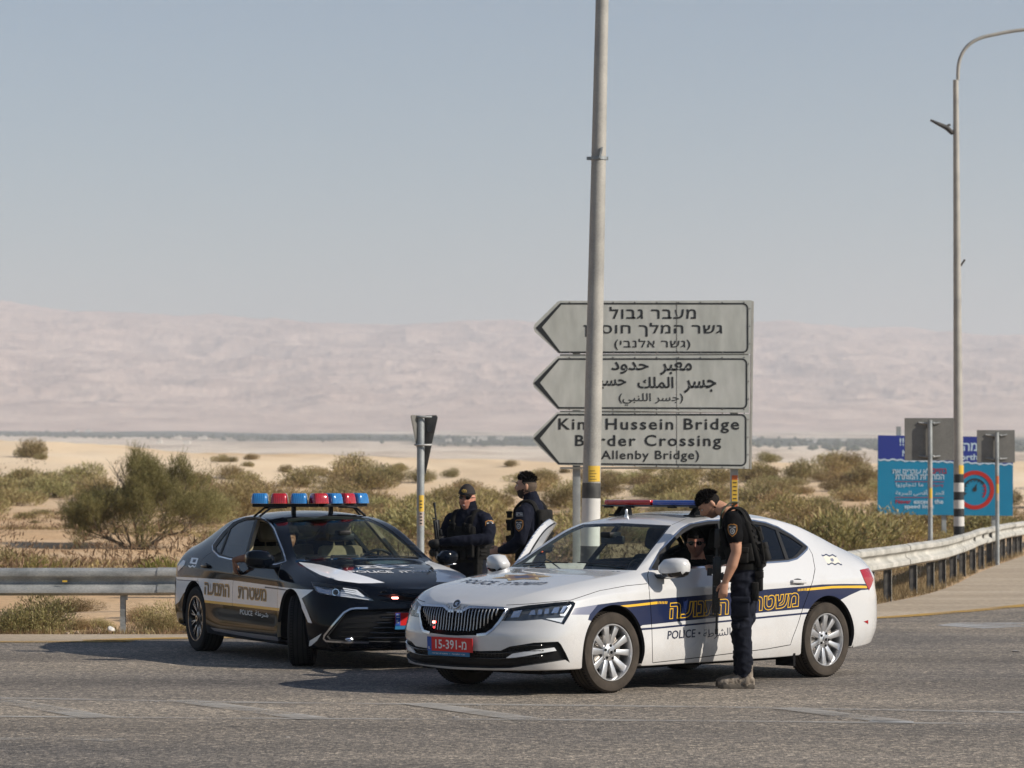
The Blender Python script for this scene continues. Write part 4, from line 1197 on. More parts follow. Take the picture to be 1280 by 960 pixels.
# ================================================================== the white car
def P(cf, *pts): return cf.outline('px', list(pts))
def fan(poly, k): return poly
def dens2(pts, n=6, closed=True):
 """smooth closed outline through pixel points"""
 if closed:
  q = pts[-1:] + pts + pts[:2]
  s_ = spline(q, n)[n:-n]
  return [tuple(p) for p in s_][:len(pts) * n]
 return [tuple(p) for p in spline(pts, n)]
def build_white():
 cf = WC; B = cf.b
 root = thing('police_car', 'white police liftback with navy and yellow stripe, red plate and one front door open', 'police car')
 root.matrix_world = cf.M
 reg = []
 def R_(name, tv): reg.append((name, tv))
 W = lambda *p: P(cf, *p)
 R_('arch_front', arch_tv(cf, 0.0)); R_('arch_rear', arch_tv(cf, -2.841))
# side glass area, traced as one outline, then its panes
 dlo = [(811.5, 712.5), (826, 687), (840, 672.2), (852, 660.8), (862, 655.2), (884.6, 650.9), (915, 649.3), (942, 650.5), (957, 653.2), (972, 658.8), (990, 669), (1003, 678.3), (1009.5, 683.5), (1008.5, 687), (1003, 692.5), (996, 698.5), (985, 701.6), (964, 703.2), (925, 705.6), (862, 710.2)]
 dtv = cf.outline('px', dlo)
 R_('dlo', dtv)
 R_('trim', ribbon(dtv + dtv[:1], B, .016))
 def bx(x, z): return cf.project((x, .0, z))
# pillar line between the doors in local metres
 fwin = [(822, 705.5), (832, 690), (844, 675.5), (856, 664.5), (868, 658.2), (884, 655), (897, 654.2), (903, 680), (905.5, 704.5), (862, 707.8)]
 rwin = [(910.5, 653.8), (942, 655), (956, 657), (969.5, 662.4), (982, 699), (964, 700.5), (913.5, 703.6)]
 qwin = [(973.5, 664.2), (988, 671.8), (1001.5, 681), (1003.5, 683), (997, 691.5), (991, 697), (986, 698.8)]
 R_('front_window', W(*fwin)); R_('rear_window_side', W(*rwin)); R_('quarter_window', W(*qwin))
# doors
 bline = [(907.5, 652.5), (909, 680), (910, 704.6), (915, 725), (920, 760), (923, 800), (924.5, 815.5)]
 fd = [(810.5, 714), (809.6, 719), (810.5, 727), (812, 744), (813.5, 762), (815, 790), (815.8, 828.5)] + [(860, 823.5)] + bline[::-1] + dlo[5:0:-1]
 rd = bline + [(960, 811), (988, 806), (990.5, 798), (997, 781), (1004, 759), (1011, 740), (1016, 726), (1018.8, 711), (1015.5, 693), (1011, 685)] + dlo[12:6:-1]
 fdt, rdt = W(*fd), W(*rd)
 R_('door_front', fdt); R_('door_rear', rdt)
 R_('gap', ribbon(cf.outline('px', fd[:8] + bline[::-1][:-1], closed=False), B, .007))
 R_('gap', ribbon(cf.outline('px', bline[2:] + rd[7:17], closed=False), B, .007))
# bonnet
 hood_side = [(573, 759.5), (577.3, 760.8), (582, 758.3), (588, 754.8), (633, 756.3), (660, 755), (694, 752), (714, 750), (748.8, 738.5), (783, 732.2), (809, 729.6)]
 hs = cf.outline('px', hood_side, closed=False)
 cowl = cf.outline('px', [(809, 729.6), (808, 718), (797, 714.2), (760, 713.4), (712, 712.2)], closed=False)
 ctop = [(cf.top_(x, 0.0)[0], 0.0) for x in (-.40,)]
 hood = hs + cowl + [(cowl[-1][0], 0.0)] + [(hs[0][0], 0.0)]
 R_('bonnet', hood)
 R_('gap', ribbon(cf.outline('px', hood_side[4:], closed=False), B, .006))
# windscreen
 ws = cf.outline('px', [(795.5, 713.0), (815, 686.5), (838.8, 656.8), (783, 654.0), (774, 653.8)], closed=False)
 tw = ws[-1][0]; tb = cowl[-1][0]
 R_('windscreen', [(cf.outline('px', [(712, 711.2)])[0][0], 0.0)] + cf.outline('px', [(712, 711.2), (760, 712.2), (795.5, 713.0)], closed=False)[1:] + ws[1:] + [(tw, 0.0)])
 R_('frit', ribbon(cf.outline('px', [(690, 712.4), (712, 712.2), (760, 713.2), (795.5, 713.4)], closed=False) , B, .055)); R_('frit', ribbon(ws, B, .035))
 R_('roof_gap', ribbon(cf.outline('px', [(840, 655.8), (858, 648), (880, 644.2)], closed=False), B, .006))
# rear window
 R_('rear_window', cf.outline('top', [(-2.96, 0.0), (-2.98, .52), (-3.15, .55), (-3.52, .60), (-3.62, .55), (-3.64, 0.0)]))
# lamps
 hl = [(627, 776.3), (636.6, 760.5), (660, 756.5), (694, 753.2), (712, 751.6), (719.6, 753.4), (718.3, 757.5), (711, 771), (704.8, 780.8), (690, 777), (677, 774.1), (654.5, 776)]
 R_('headlight', W(*hl))
 grille = [(571.5, 764), (577.3, 764.2), (583, 761), (588, 758.8), (628, 760.2), (633.5, 761.5), (630, 768), (624, 777.5), (616, 787), (607.8, 792.6), (596, 794), (571, 794.5)]
 gtv = cf.outline('px', grille, closed=False)
 gtv = [(0.0, gtv[-1][1]), (0.0, gtv[0][1])] + gtv
 R_('grille', gtv)
 R_('grille_trim', ribbon(cf.outline('px', grille[:-1], closed=False), B, .022))
 low = [(569.5, 813.5), (600, 813.8), (625.8, 813.3), (636.6, 808.3), (667, 803.4), (697.7, 802), (701.3, 805.6), (708, 818), (712.5, 828.5), (706.7, 824.8), (679.7, 829.2), (650, 833.5), (636.6, 835.3), (615, 835.6), (569.5, 833.8)]
 ltv = cf.outline('px', low, closed=False); R_('intake', [(0.0, ltv[-1][1]), (0.0, ltv[0][1])] + ltv)
 fog = [(632, 822.6), (640, 817.3), (665, 813), (693.2, 809.5), (696, 813.5), (675, 816.8), (655, 820.5), (638, 822.9)]
 R_('foglight', W(*fog))
 tl = [(1074.7, 712.5), (1085.2, 710.3), (1088.5, 717), (1091.5, 724.5), (1089, 732), (1086, 737.8), (1079.5, 724)]
 R_('tail_light', W(*tl))
 R_('reflector', W((1079.6, 776.8), (1085, 775), (1085, 780)))
# livery
 R_('greyband', W((714, 768.4), (718.2, 760.4), (747.4, 755.7), (737, 768.4)))
 navy = [(747.4, 755.7), (772.9, 752.4), (812.3, 749), (815, 749), (856, 745.8), (897, 742.3), (960, 736.6), (1010, 732.3), (1027.5, 730.6), (1055, 729.9), (1082, 730), (1086, 737), (1076, 737.7), (1062, 744), (1048.6, 750.9), (1048, 762), (1004, 761), (960, 765), (921.6, 768.8), (870, 774.5), (815, 780.4), (803, 781.6), (790, 790), (735, 775), (737, 768.4)]
 R_('navy', W(*navy))
 R_('navy', W((800, 785.3), (815, 784.4), (860, 780), (960, 770), (1002, 766), (1016, 764.6), (1016, 766.9), (1002, 768.3), (960, 772.4), (860, 782.3), (815, 786.8), (800, 788)))
 R_('yellow', W((772.9, 757.2), (795, 755), (819.6, 752), (822, 751.8), (822, 755), (784.6, 759)))
 for k in range(6):
  x = 823.4 + k * 1.95
  R_('yellow', cf.outline('px', [(x, 751.7), (x + 1.1, 751.6), (x + .7, 754.8), (x - .4, 754.9)]))
 R_('yellow', W((1008.5, 735.3), (1040, 732.4), (1075, 731.9), (1083, 732.2), (1084.2, 735.2), (1060, 735), (1040, 735.4), (1008, 738.4)))
 for k in range(6):
  x = 997.4 + k * 1.85
  R_('yellow', cf.outline('px', [(x, 736.2 - k * .18), (x + 1.05, 736.1 - k * .18), (x + .8, 738.9 - k * .15), (x - .3, 739 - k * .15)]))
 R_('cream', W((1028.5, 694.5), (1045, 695.3), (1051.5, 705), (1034.5, 705)))
 for (xa, ya, xb, yb) in ((1027, 693.6, 1045.5, 694.6), (1034, 704.6, 1052.5, 704.9)):
  pts = [(xa + (xb - xa) * k / 12, ya + (yb - ya) * k / 12 + math.sin(k * 1.25) * 1.0) for k in range(13)]
  R_('navyflag', cf.outline('px', [(a, b - .8) for a, b in pts] + [(a, b + .8) for a, b in pts[::-1]], step=2))
 R_('grey', W((1037.5, 698.5), (1040.5, 697.5), (1042.5, 700), (1041.5, 702.2), (1039, 701.5)))
 tv, tri, rg = cut_body(B, reg)
 sh = Shell(B, tv, tri, rg)
 mats = [P_WHITE, P_NAVY, P_YEL, P_GREYF, M_CREAM, M_LIN, M_GBLK]
 HOLES = {'arch_front', 'arch_rear', 'dlo', 'windscreen', 'rear_window', 'headlight', 'grille', 'intake', 'tail_light', 'reflector', 'bonnet', 'door_front', 'door_rear', 'gap', 'grille_trim', 'trim', 'roof_gap'}
 def livery(s_):
  if 'navyflag' in s_: return 1
  if 'grey' in s_: return 3
  if 'cream' in s_: return 4
  if 'yellow' in s_: return 2
  if 'greyband' in s_: return 3
  if 'navy' in s_: return 1
  return 0
 def is_(s_, *n): return any(q in s_ for q in n)
 both = (1, -1)
 sh.build('body_shell', lambda s_: not any(q in HOLES for q in s_), both, mats, livery, .03, 0, root, inner=5)
 ARCH = ('arch_front', 'arch_rear')
 sh.build('bonnet', lambda s_: is_(s_, 'bonnet') and not is_(s_, 'gap', 'headlight', 'grille', 'grille_trim', *ARCH), both, mats, livery, .02, 0, root, inner=5)
 sh.build('panel_gap', lambda s_: is_(s_, 'gap', 'roof_gap') and not is_(s_, 'dlo', *ARCH), both, [M_GAP], lambda s_: 0, 0, -.006, root)
 sh.build('window_trim', lambda s_: is_(s_, 'trim') and not is_(s_, 'gap'), (1,), [M_CHR], lambda s_: 0, .012, .003, root)
 sh.build('windscreen', lambda s_: is_(s_, 'windscreen') and not is_(s_, 'frit'), both, [M_GLASS], lambda s_: 0, 0, -.004, root)
 sh.build('windscreen_border', lambda s_: is_(s_, 'frit') and is_(s_, 'windscreen'), both, [M_GBLK], lambda s_: 0, 0, -.002, root)
 sh.build('rear_window', lambda s_: is_(s_, 'rear_window'), both, [M_TINT], lambda s_: 0, 0, -.004, root)
 sh.build('quarter_window', lambda s_: is_(s_, 'quarter_window') and not is_(s_, 'trim', 'door_rear'), both, [M_TINT], lambda s_: 0, 0, -.006, root)
 nb = lambda s_: not is_(s_, 'gap', 'trim', *ARCH)
 hinge = Vector((-.50, -.90, 0))
 opening = Matrix.Translation(hinge) @ Matrix.Rotation(R(34), 4, 'Z') @ Matrix.Translation(-hinge)
 for sd_, xf_ in ((1, None), (-1, opening)):
# front door: panel, frame, pane
  op = sd_ < 0
  d = sh.build('door', lambda s_: is_(s_, 'door_front') and not is_(s_, 'front_window', 'gap', 'bonnet', *ARCH) and (op or not is_(s_, 'trim')), (sd_,), [P_WHITE, P_NAVY, P_YEL, P_GREYF, M_CREAM, P_WHITE if op else M_LIN, M_GBLK, M_BLK],
  lambda s_: (7 if is_(s_, 'dlo') else livery(s_)), .05 if op else .035, 0, root, inner=5, xform=xf_)
  if op:
   d['label'] = 'open passenger door with its window down'
   sh2 = sh.build('window_trim', lambda s_: is_(s_, 'trim') and is_(s_, 'door_front'), (-1,), [M_CHR], lambda s_: 0, .012, .004, d, xform=xf_)
   sh.build('door_seal', lambda s_: is_(s_, 'trim') and is_(s_, 'door_front'), (-1,), [M_BLK], lambda s_: 0, .012, -.051, d, xform=xf_)
  else:
   d['label'] = 'driver door with its window down'
  dr = sh.build('door', lambda s_: is_(s_, 'door_rear') and not is_(s_, 'rear_window_side', 'quarter_window', 'door_front') and nb(s_), (sd_,), [P_WHITE, P_NAVY, P_YEL, P_GREYF, M_CREAM, M_LIN, M_GBLK, M_BLK], lambda s_: (7 if is_(s_, 'dlo') else livery(s_)), .035, 0, root, inner=5)
  sh.build('window', lambda s_: is_(s_, 'rear_window_side', 'quarter_window') and is_(s_, 'door_rear'), (sd_,), [M_TINT if sd_ > 0 else M_TINTF], lambda s_: 0, 0, -.006, dr)
  if sd_ > 0:
   make_handle(dr, cf, cf.px(997, 727), sd_, P_WHITE)
   make_handle(d, cf, cf.px(903, 733), sd_, P_WHITE)
# dark filler between the frames (pillars and divider bars) is part of the doors; strips where no door reaches
 sh.build('pillar', lambda s_: is_(s_, 'dlo') and not is_(s_, 'door_front', 'door_rear', 'quarter_window', 'trim'), both, [M_BLK, M_LIN], lambda s_: 0, .02, -.002, root, inner=1)
# lamps
 for sd_ in both:
  h = sh.build('headlight', lambda s_: is_(s_, 'headlight'), (sd_,), [M_LENS], lambda s_: 0, 0, .002, root)
  sh.build('lamp_housing', lambda s_: is_(s_, 'headlight'), (sd_,), [M_LAMPG, M_GBLK], lambda s_: 0, .02, -.045, h)
  bm = bmesh.new(); bw = bmesh.new()
  def lamp_bits(quads, off, bmx):
   for q in quads:
    vs = []
    for (a, b) in q:
     p, n = B.look(*cf.px(a, b)); p = p + n * off
     vs.append(bmx.verts.new((p.x, p.y * sd_, p.z)))
    try: bmx.faces.new(vs if sd_ > 0 else vs[::-1])
    except ValueError: pass
  lamp_bits([[(637, 771.5), (641, 762.5), (652, 760.5), (647.5, 770.8)],
  [(660, 768), (664, 761), (668, 760.5), (669, 767.6)], [(671.5, 767.3), (672.5, 760.2), (678, 759.6), (677, 766.8)], [(680, 766.5), (681.5, 759), (686.5, 758.4), (686, 766)], [(689, 765.5), (693, 757.5), (700, 756.8), (698, 765)], [(701, 764.8), (705, 756.3), (711, 755.6), (705.5, 764.6)]], -.022, bm)
  lamp_bits([[(700.5, 766.8), (706, 766.4), (714.5, 754.3), (716, 756), (707, 769.6), (701.5, 769.3)], [(682, 772.6), (706, 771.5), (703, 777.5), (697, 776.3)]], -.018, bw)
  obj('lamp_reflector', bm, M_LAMPIN, h); obj('lamp_strip', bw, M_WLED, h)
  fgl = sh.build('fog_lamp', lambda s_: is_(s_, 'foglight'), (sd_,), [M_WLED], lambda s_: 0, .012, -.006, root, inner=0)
  t_ = sh.build('tail_light', lambda s_: is_(s_, 'tail_light'), (sd_,), [M_REDL], lambda s_: 0, .02, .004, root, inner=0)
  sh.build('reflector', lambda s_: is_(s_, 'reflector'), (sd_,), [M_REDL], lambda s_: 0, .01, .003, root, inner=0)
# grille: dark recess, chrome surround, upright slats
 g = sh.build('grille', lambda s_: is_(s_, 'grille') and not is_(s_, 'grille_trim'), both, [M_GAP], lambda s_: 0, .02, -.05, root)
 sh.build('grille_frame', lambda s_: is_(s_, 'grille_trim') and not is_(s_, 'headlight'), both, [M_CHR, M_GBLK], lambda s_: 0, .05, .005, g, inner=1)
 proto = None
 gz = [(B.look(*cf.px(a, b))[0]) for a, b in grille]
 for k in range(13):
  y = .020 + k * .0335
# slat heights follow the outline of the grille in the front view
  zt = lerp_keys([(0, .705), (.035, .705), (.065, .732), (.30, .728), (.38, .722), (.44, .715)], y)
  zb = lerp_keys([(0, .520), (.20, .522), (.28, .545), (.34, .575), (.38, .61), (.43, .66)], y)
  for sd_ in both:
   pts = []
   for q in range(5):
    z = zb + (zt - zb) * q / 4
    t, v = cf.front_(y, z); p, n = B.look(t, v)
    pts.append(Vector((p.x, p.y * sd_, p.z)) + Vector((n.x, n.y * sd_, n.z)) * (-.012 + .010 * math.sin(PI * q / 4)))
   bm = bmesh.new(); tube(bm, pts, .0085, 6, ell=1.5); obj('slat', bm, M_DSL, g, auto=60)
# lower intake
 sh.build('intake', lambda s_: is_(s_, 'intake') and not is_(s_, 'foglight'), both, [M_BLK], lambda s_: 0, .02, -.03, root, inner=0)
 bm = bmesh.new()
 for z in (.30, .345, .39):
  for sd_ in both:
   pts = []
   for k in range(15):
    y = .0 + .80 * k / 14
    t, v = cf.front_(y, z + (0.03 * smooth01(.4, .8, y))); p, n = B.look(t, v)
    pts.append((p.x - .012, p.y * sd_, p.z))
   tube(bm, pts, .006, 6)
 for k in range(23):
  for sd_ in both:
   y = .02 + k * .034
   t, v = cf.front_(y, .30); p, n = B.look(t, v)
   tube(bm, [(p.x - .016, p.y * sd_, .30), (p.x - .016, p.y * sd_, .39)], .003, 4)
 obj('intake_mesh', bm, M_GBLK, root)
# number plate
 nx = B.look(*cf.front_(0.0, .48))[0].x
 Mp = Matrix.Translation((nx + .022, -.0, .405)) @ Matrix.Rotation(R(2), 4, 'Y')
 bm, fr = plate(root, Mp, 0)
 po = obj('number_plate', bm, [M_PRED, M_PBLU, M_PBLU2], root)
 bm = bmesh.new()
 put_text(bm, fit_text('15-391-' + 'מ', .36, .075, offset=.012), fr @ Matrix.Translation((.015, 0, 0)))
 put_text(bm, fit_text('IL', .022, .022, offset=.012), fr @ Matrix.Translation((-.237, -.034, 0)))
 put_text(bm, fit_text(heb('משטרת ישראל') + '  •  ' + heb('אגף התנועה'), .38, .016, offset=.004), fr @ Matrix.Translation((-.02, -.078, -.0045)))
 obj('plate_number', bm, M_TXTW, po)
# badge on the nose
 p, n = B.look(*cf.front_(0.0, .730))
 n = Vector((.86, 0, .5)).normalized()
 bm = bmesh.new()
 Mb = Matrix.Translation(p + n * .004) @ n.to_track_quat('Z', 'Y').to_matrix().to_4x4()
 lathe(bm, [(.040, 0), (.040, .008), (.033, .010), (.032, .004), (.0001, .004)], 32, 'Z', mis=[0, 0, 0, 1])
 V_, F_ = [(-.022, -.004), (.004, -.018), (.018, -.012), (.006, -.002), (.02, .014), (-.006, .020), (-.02, .010)], [(0, 1, 2, 3, 4, 5, 6)]
 vs = [bm.verts.new((a, b, .0065)) for a, b in V_]; f = bm.faces.new(vs); f.material_index = 0
 bmesh.ops.transform(bm, matrix=Mb, verts=bm.verts[:])
 obj('badge', bm, [M_CHR, M_GBLK], root, auto=40)
# red strobe behind the grille
 bm = bmesh.new(); t, v = cf.front_(.235, .575); p, n = B.look(t, v)
 box(bm, (p.x - .02, -.255, .570), (p.x + .012, -.232, .588), .004, mi=0)
 box(bm, (p.x - .02, -.25, .53), (p.x + .008, -.238, .542), .002, mi=1); box(bm, (p.x - .02, -.228, .574), (p.x + .01, -.216, .586), .002, mi=1)
 obj('strobe_light', bm, [M_RLEDW, M_RLED], root)
# lettering on the flank: outlined Hebrew words, POLICE and its Arabic twin
 def word(s_, x0, x1, yl0, yl1, yr0, yr1, mt, off, name, o1=0.0, shear=0.0, scale=1.0):
  """word placed in the pixel quad between x0..x1, top yl0->yr0, bottom yl1->yr1"""
  V, F = refine(fit_text(s_, 1.0, 1.0, offset=o1, shear=shear), .12)
  V = [(a + .5, b + .5) for a, b in V]
  bm = bmesh.new(); vs = []
  for a, b in V:
   x = x0 + (x1 - x0) * a
   yt = yl0 + (yr0 - yl0) * a; yb = yl1 + (yr1 - yl1) * a
   p, n = B.look(*cf.px(x, yb + (yt - yb) * b)); p = p + n * off
   vs.append(bm.verts.new(p))
  for f in F:
   try: bm.faces.new([vs[i] for i in f])
   except ValueError: pass
  return obj(name, bm, mt, root)
 P_NAVYT = P_NAVY
 for (s_, x0, x1, a, b, c, d) in ((heb('התנועה'), 836.5, 911, 753.5, 774, 748.0, 768.0), (heb('משטרת'), 926, 998.5, 747.3, 766.6, 740.2, 758.6)):
  word(s_, x0, x1, a, b, c, d, P_YEL, .0022, 'lettering', .05, .06)
  dx = .9; dy = 1.1
  word(s_, x0 + dx, x1 - dx, a + dy, b - dy, c + dy, d - dy, P_NAVYT, .0042, 'lettering', .012, .06)
 word('POLICE', 834, 869.5, 788.6, 799.2, 786.2, 796.6, M_TXTD, .0022, 'lettering', .015, .12)
 word('•', 872.5, 875.5, 790, 793, 789.8, 792.8, M_TXTD, .0022, 'lettering')
 word(arab('الشرطة'), 879, 913, 787, 800, 784, 796.5, M_TXTD, .0022, 'lettering', .0)
# bonnet print
 def flatprint(polys, mt, name, off=.002):
  bm = bmesh.new()
  for pl in polys:
   vs = []
   for a, b in pl:
    t, v = cf.top_(a, abs(b)); p, n = B.look(t, v)
    s1 = 1 if b >= 0 else -1
    vs.append(bm.verts.new((p.x + n.x * off, p.y * s1, p.z + n.z * off)))
   bm.faces.new(vs)
  return obj(name, bm, mt, root)
 def bon_text(s_, cx, cy, wd, hg, mt, curve=0.0, o1=.01):
  V, F = refine(fit_text(s_, wd, hg, offset=o1), .04)
  bm = bmesh.new(); vs = []
  for a, b in V:
   x, y = cx - b + curve * a * a, cy + a       # read from the front: text up = towards the windscreen
   t, v = cf.top_(x, abs(y)); p, n = B.look(t, v); s1 = 1 if y >= 0 else -1
   vs.append(bm.verts.new((p.x + n.x * .003, p.y * s1, p.z + n.z * .003)))
  for f in F:
   try: bm.faces.new([vs[i] for i in f])
   except ValueError: pass
  return obj('lettering', bm, mt, root)
 bon_text('POLICE  ' + heb('משטרה'), .42, -.0, .94, .125, M_TXTD, -.35)
 star = []
 for k in range(12):
  r = (.26 if k % 2 == 0 else .15); a = PI * k / 6
  star.append((.16 + r * math.cos(a) * .62, .02 + r * math.sin(a) * 1.25))
 bm = bmesh.new(); 
 c_ = None
 def hp(x, y, off=.003):
  t, v = cf.top_(x, abs(y)); p, n = B.look(t, v); return (p.x, p.y * (1 if y >= 0 else -1), p.z + off)
 def ringfan(sc0, sc1, mi, off):
  for k in range(12):
   for q in range(4):
    a = [star[k][i] + (star[(k + 1) % 12][i] - star[k][i]) * q / 4 for i in (0, 1)]
    b = [star[k][i] + (star[(k + 1) % 12][i] - star[k][i]) * (q + 1) / 4 for i in (0, 1)]
    cx, cy = .16, .02
    for lo_, hi_ in [(sc0 + (sc1 - sc0) * j / 4, sc0 + (sc1 - sc0) * (j + 1) / 4) for j in range(4)]:
     pp = [(cx + (p_[0] - cx) * s1, cy + (p_[1] - cy) * s1) for p_, s1 in ((a, lo_), (b, lo_), (b, hi_), (a, hi_))]
     vs = [bm.verts.new(hp(*p_, off)) for p_ in pp]
     f = bm.faces.new(vs); f.material_index = mi
 ringfan(.80, 1.0, 1, .003); ringfan(.45, .80, 0, .003); ringfan(.02, .45, 2, .003)
 obj('bonnet_emblem', bm, [mat('emblem_brown', (0.20, 0.12, 0.07), 0.45), mat('emblem_gold', (0.45, 0.34, 0.17), 0.4), mat('emblem_navy', (0.05, 0.06, 0.12), 0.45)], root)
# wheels, arches, underside
 for ax, st in ((0.0, -3.0), (-2.841, 0.0)):
  for sd_ in both:
   make_wheel('wheel', 'fan', root, (ax, sd_ * .795, .335), sd_, st, spin=.25 if ax == 0 else .55)
   bm = bmesh.new()
   n = 30; rg_ = []
   for k in range(n + 1):
    a = R(-14 + 208 * k / n)
    rg_.append((bm.verts.new((ax + .40 * math.cos(a), sd_ * .895, .345 + .40 * math.sin(a))), bm.verts.new((ax + .40 * math.cos(a), sd_ * .55, .345 + .40 * math.sin(a)))))
   for (a, b), (c, d) in zip(rg_, rg_[1:]): bm.faces.new((a, b, d, c))
   bm.faces.new([q[1] for q in rg_])
   obj('wheel_arch', bm, M_GAP, root)
 bm = bmesh.new()
 box(bm, (-3.2, -.70, .17), (.62, .70, .22))
 for ax in (0, -2.841): box(bm, (ax - .06, -.70, .25), (ax + .06, .70, .40))
 for sd_ in both: box(bm, (-2.40, sd_ * .80 - .1 , .12), (-2.37, sd_ * .80 + .1, .24))
 obj('underside', bm, M_GAP, root)
 make_cabin(root, False, B)
 mm = [P_WHITE, M_GBLK, M_GAP, M_CHR]
 make_mirror(root, 1, -.64, .90, 1.01, mm, 1.15)
 q = make_mirror(root, -1, -.62, .89, 1.01, mm, 1.1)
# roof light bar
 lb = bpy.data.objects.new('light_bar', None); COL.objects.link(lb); lb.parent = root; lb.location = (-1.62, 0, 1.50)
 lb.rotation_euler = (0, 0, 0)
 bm = bmesh.new(); box(bm, (-.12, -.58, .018), (.12, .58, .032), .005); 
 for y in (-.5, -.25, .25, .5): box(bm, (.10, y - .045, .008), (.135, y + .045, .028), .004, mi=1)
 obj('bar_base', bm, [M_LAMPG, M_BLK], lb, auto=40)
 for sd_, m_ in ((-1, M_REDP), (1, M_BLUP)):
  bm = bmesh.new(); box(bm, (-.115, min(sd_ * .012, sd_ * .56), .033), (.115, max(sd_ * .012, sd_ * .56), .078), .012)
  for k in range(6):
   y = sd_ * (.06 + .092 * k); box(bm, (.1152, y - .002, .036), (.1165, y + .002, .074))
  o = obj('lens', bm, m_, lb, auto=40); o['label'] = ('red' if sd_ < 0 else 'blue') + ' half of the roof light bar'
 bm = bmesh.new()
 for y in (-.44, .44):
  prism(bm, [(.09, y - .03, -.052), (.02, y - .03, .018), (-.08, y - .03, .018), (-.10, y - .03, -.052)], (0, .06, 0))
  box(bm, (-.12, y - .07, -.066), (.11, y + .07, -.050), .004)
 obj('bar_foot', bm, M_BLK, lb)
 bm = bmesh.new(); lathe(bm, [(.022, -.04), (.018, -.005), (.012, .0), (.012, .035), (.006, .045), (.0001, .046)], 16, 'Z', c=(-1.36, -.16, 1.455))
 obj('antenna', bm, [M_SIL], root, auto=40)
# wiper blades at the foot of the windscreen
 bm = bmesh.new()
 for (x, y, x2, y2) in ((-.485, .62, -.50, .05), (-.485, -.05, -.50, -.6)):
  pa = []
  for k in range(9):
   xx = x + (x2 - x) * k / 8; yy = y + (y2 - y) * k / 8
   t, v = cf.top_(xx, abs(yy)); p, n = B.look(t, v); pa.append((p.x + n.x * .006, p.y * (1 if yy > 0 else -1), p.z + n.z * .006))
  tube(bm, pa, .005, 5)
 obj('wiper', bm, M_BLK, root)
# gooseneck camera microphone on the dashboard
 bm = bmesh.new(); tube(bm, spline([(-.70, -.30, .96), (-.62, -.42, 1.06), (-.66, -.52, 1.02), (-.66, -.62, .98)], 5), .006, 6); blob(bm, (-.66, -.63, .985), (.022, .022, .022))
 obj('gooseneck_microphone', bm, M_BLK, root)
 return root
WHITE_CAR = build_white()
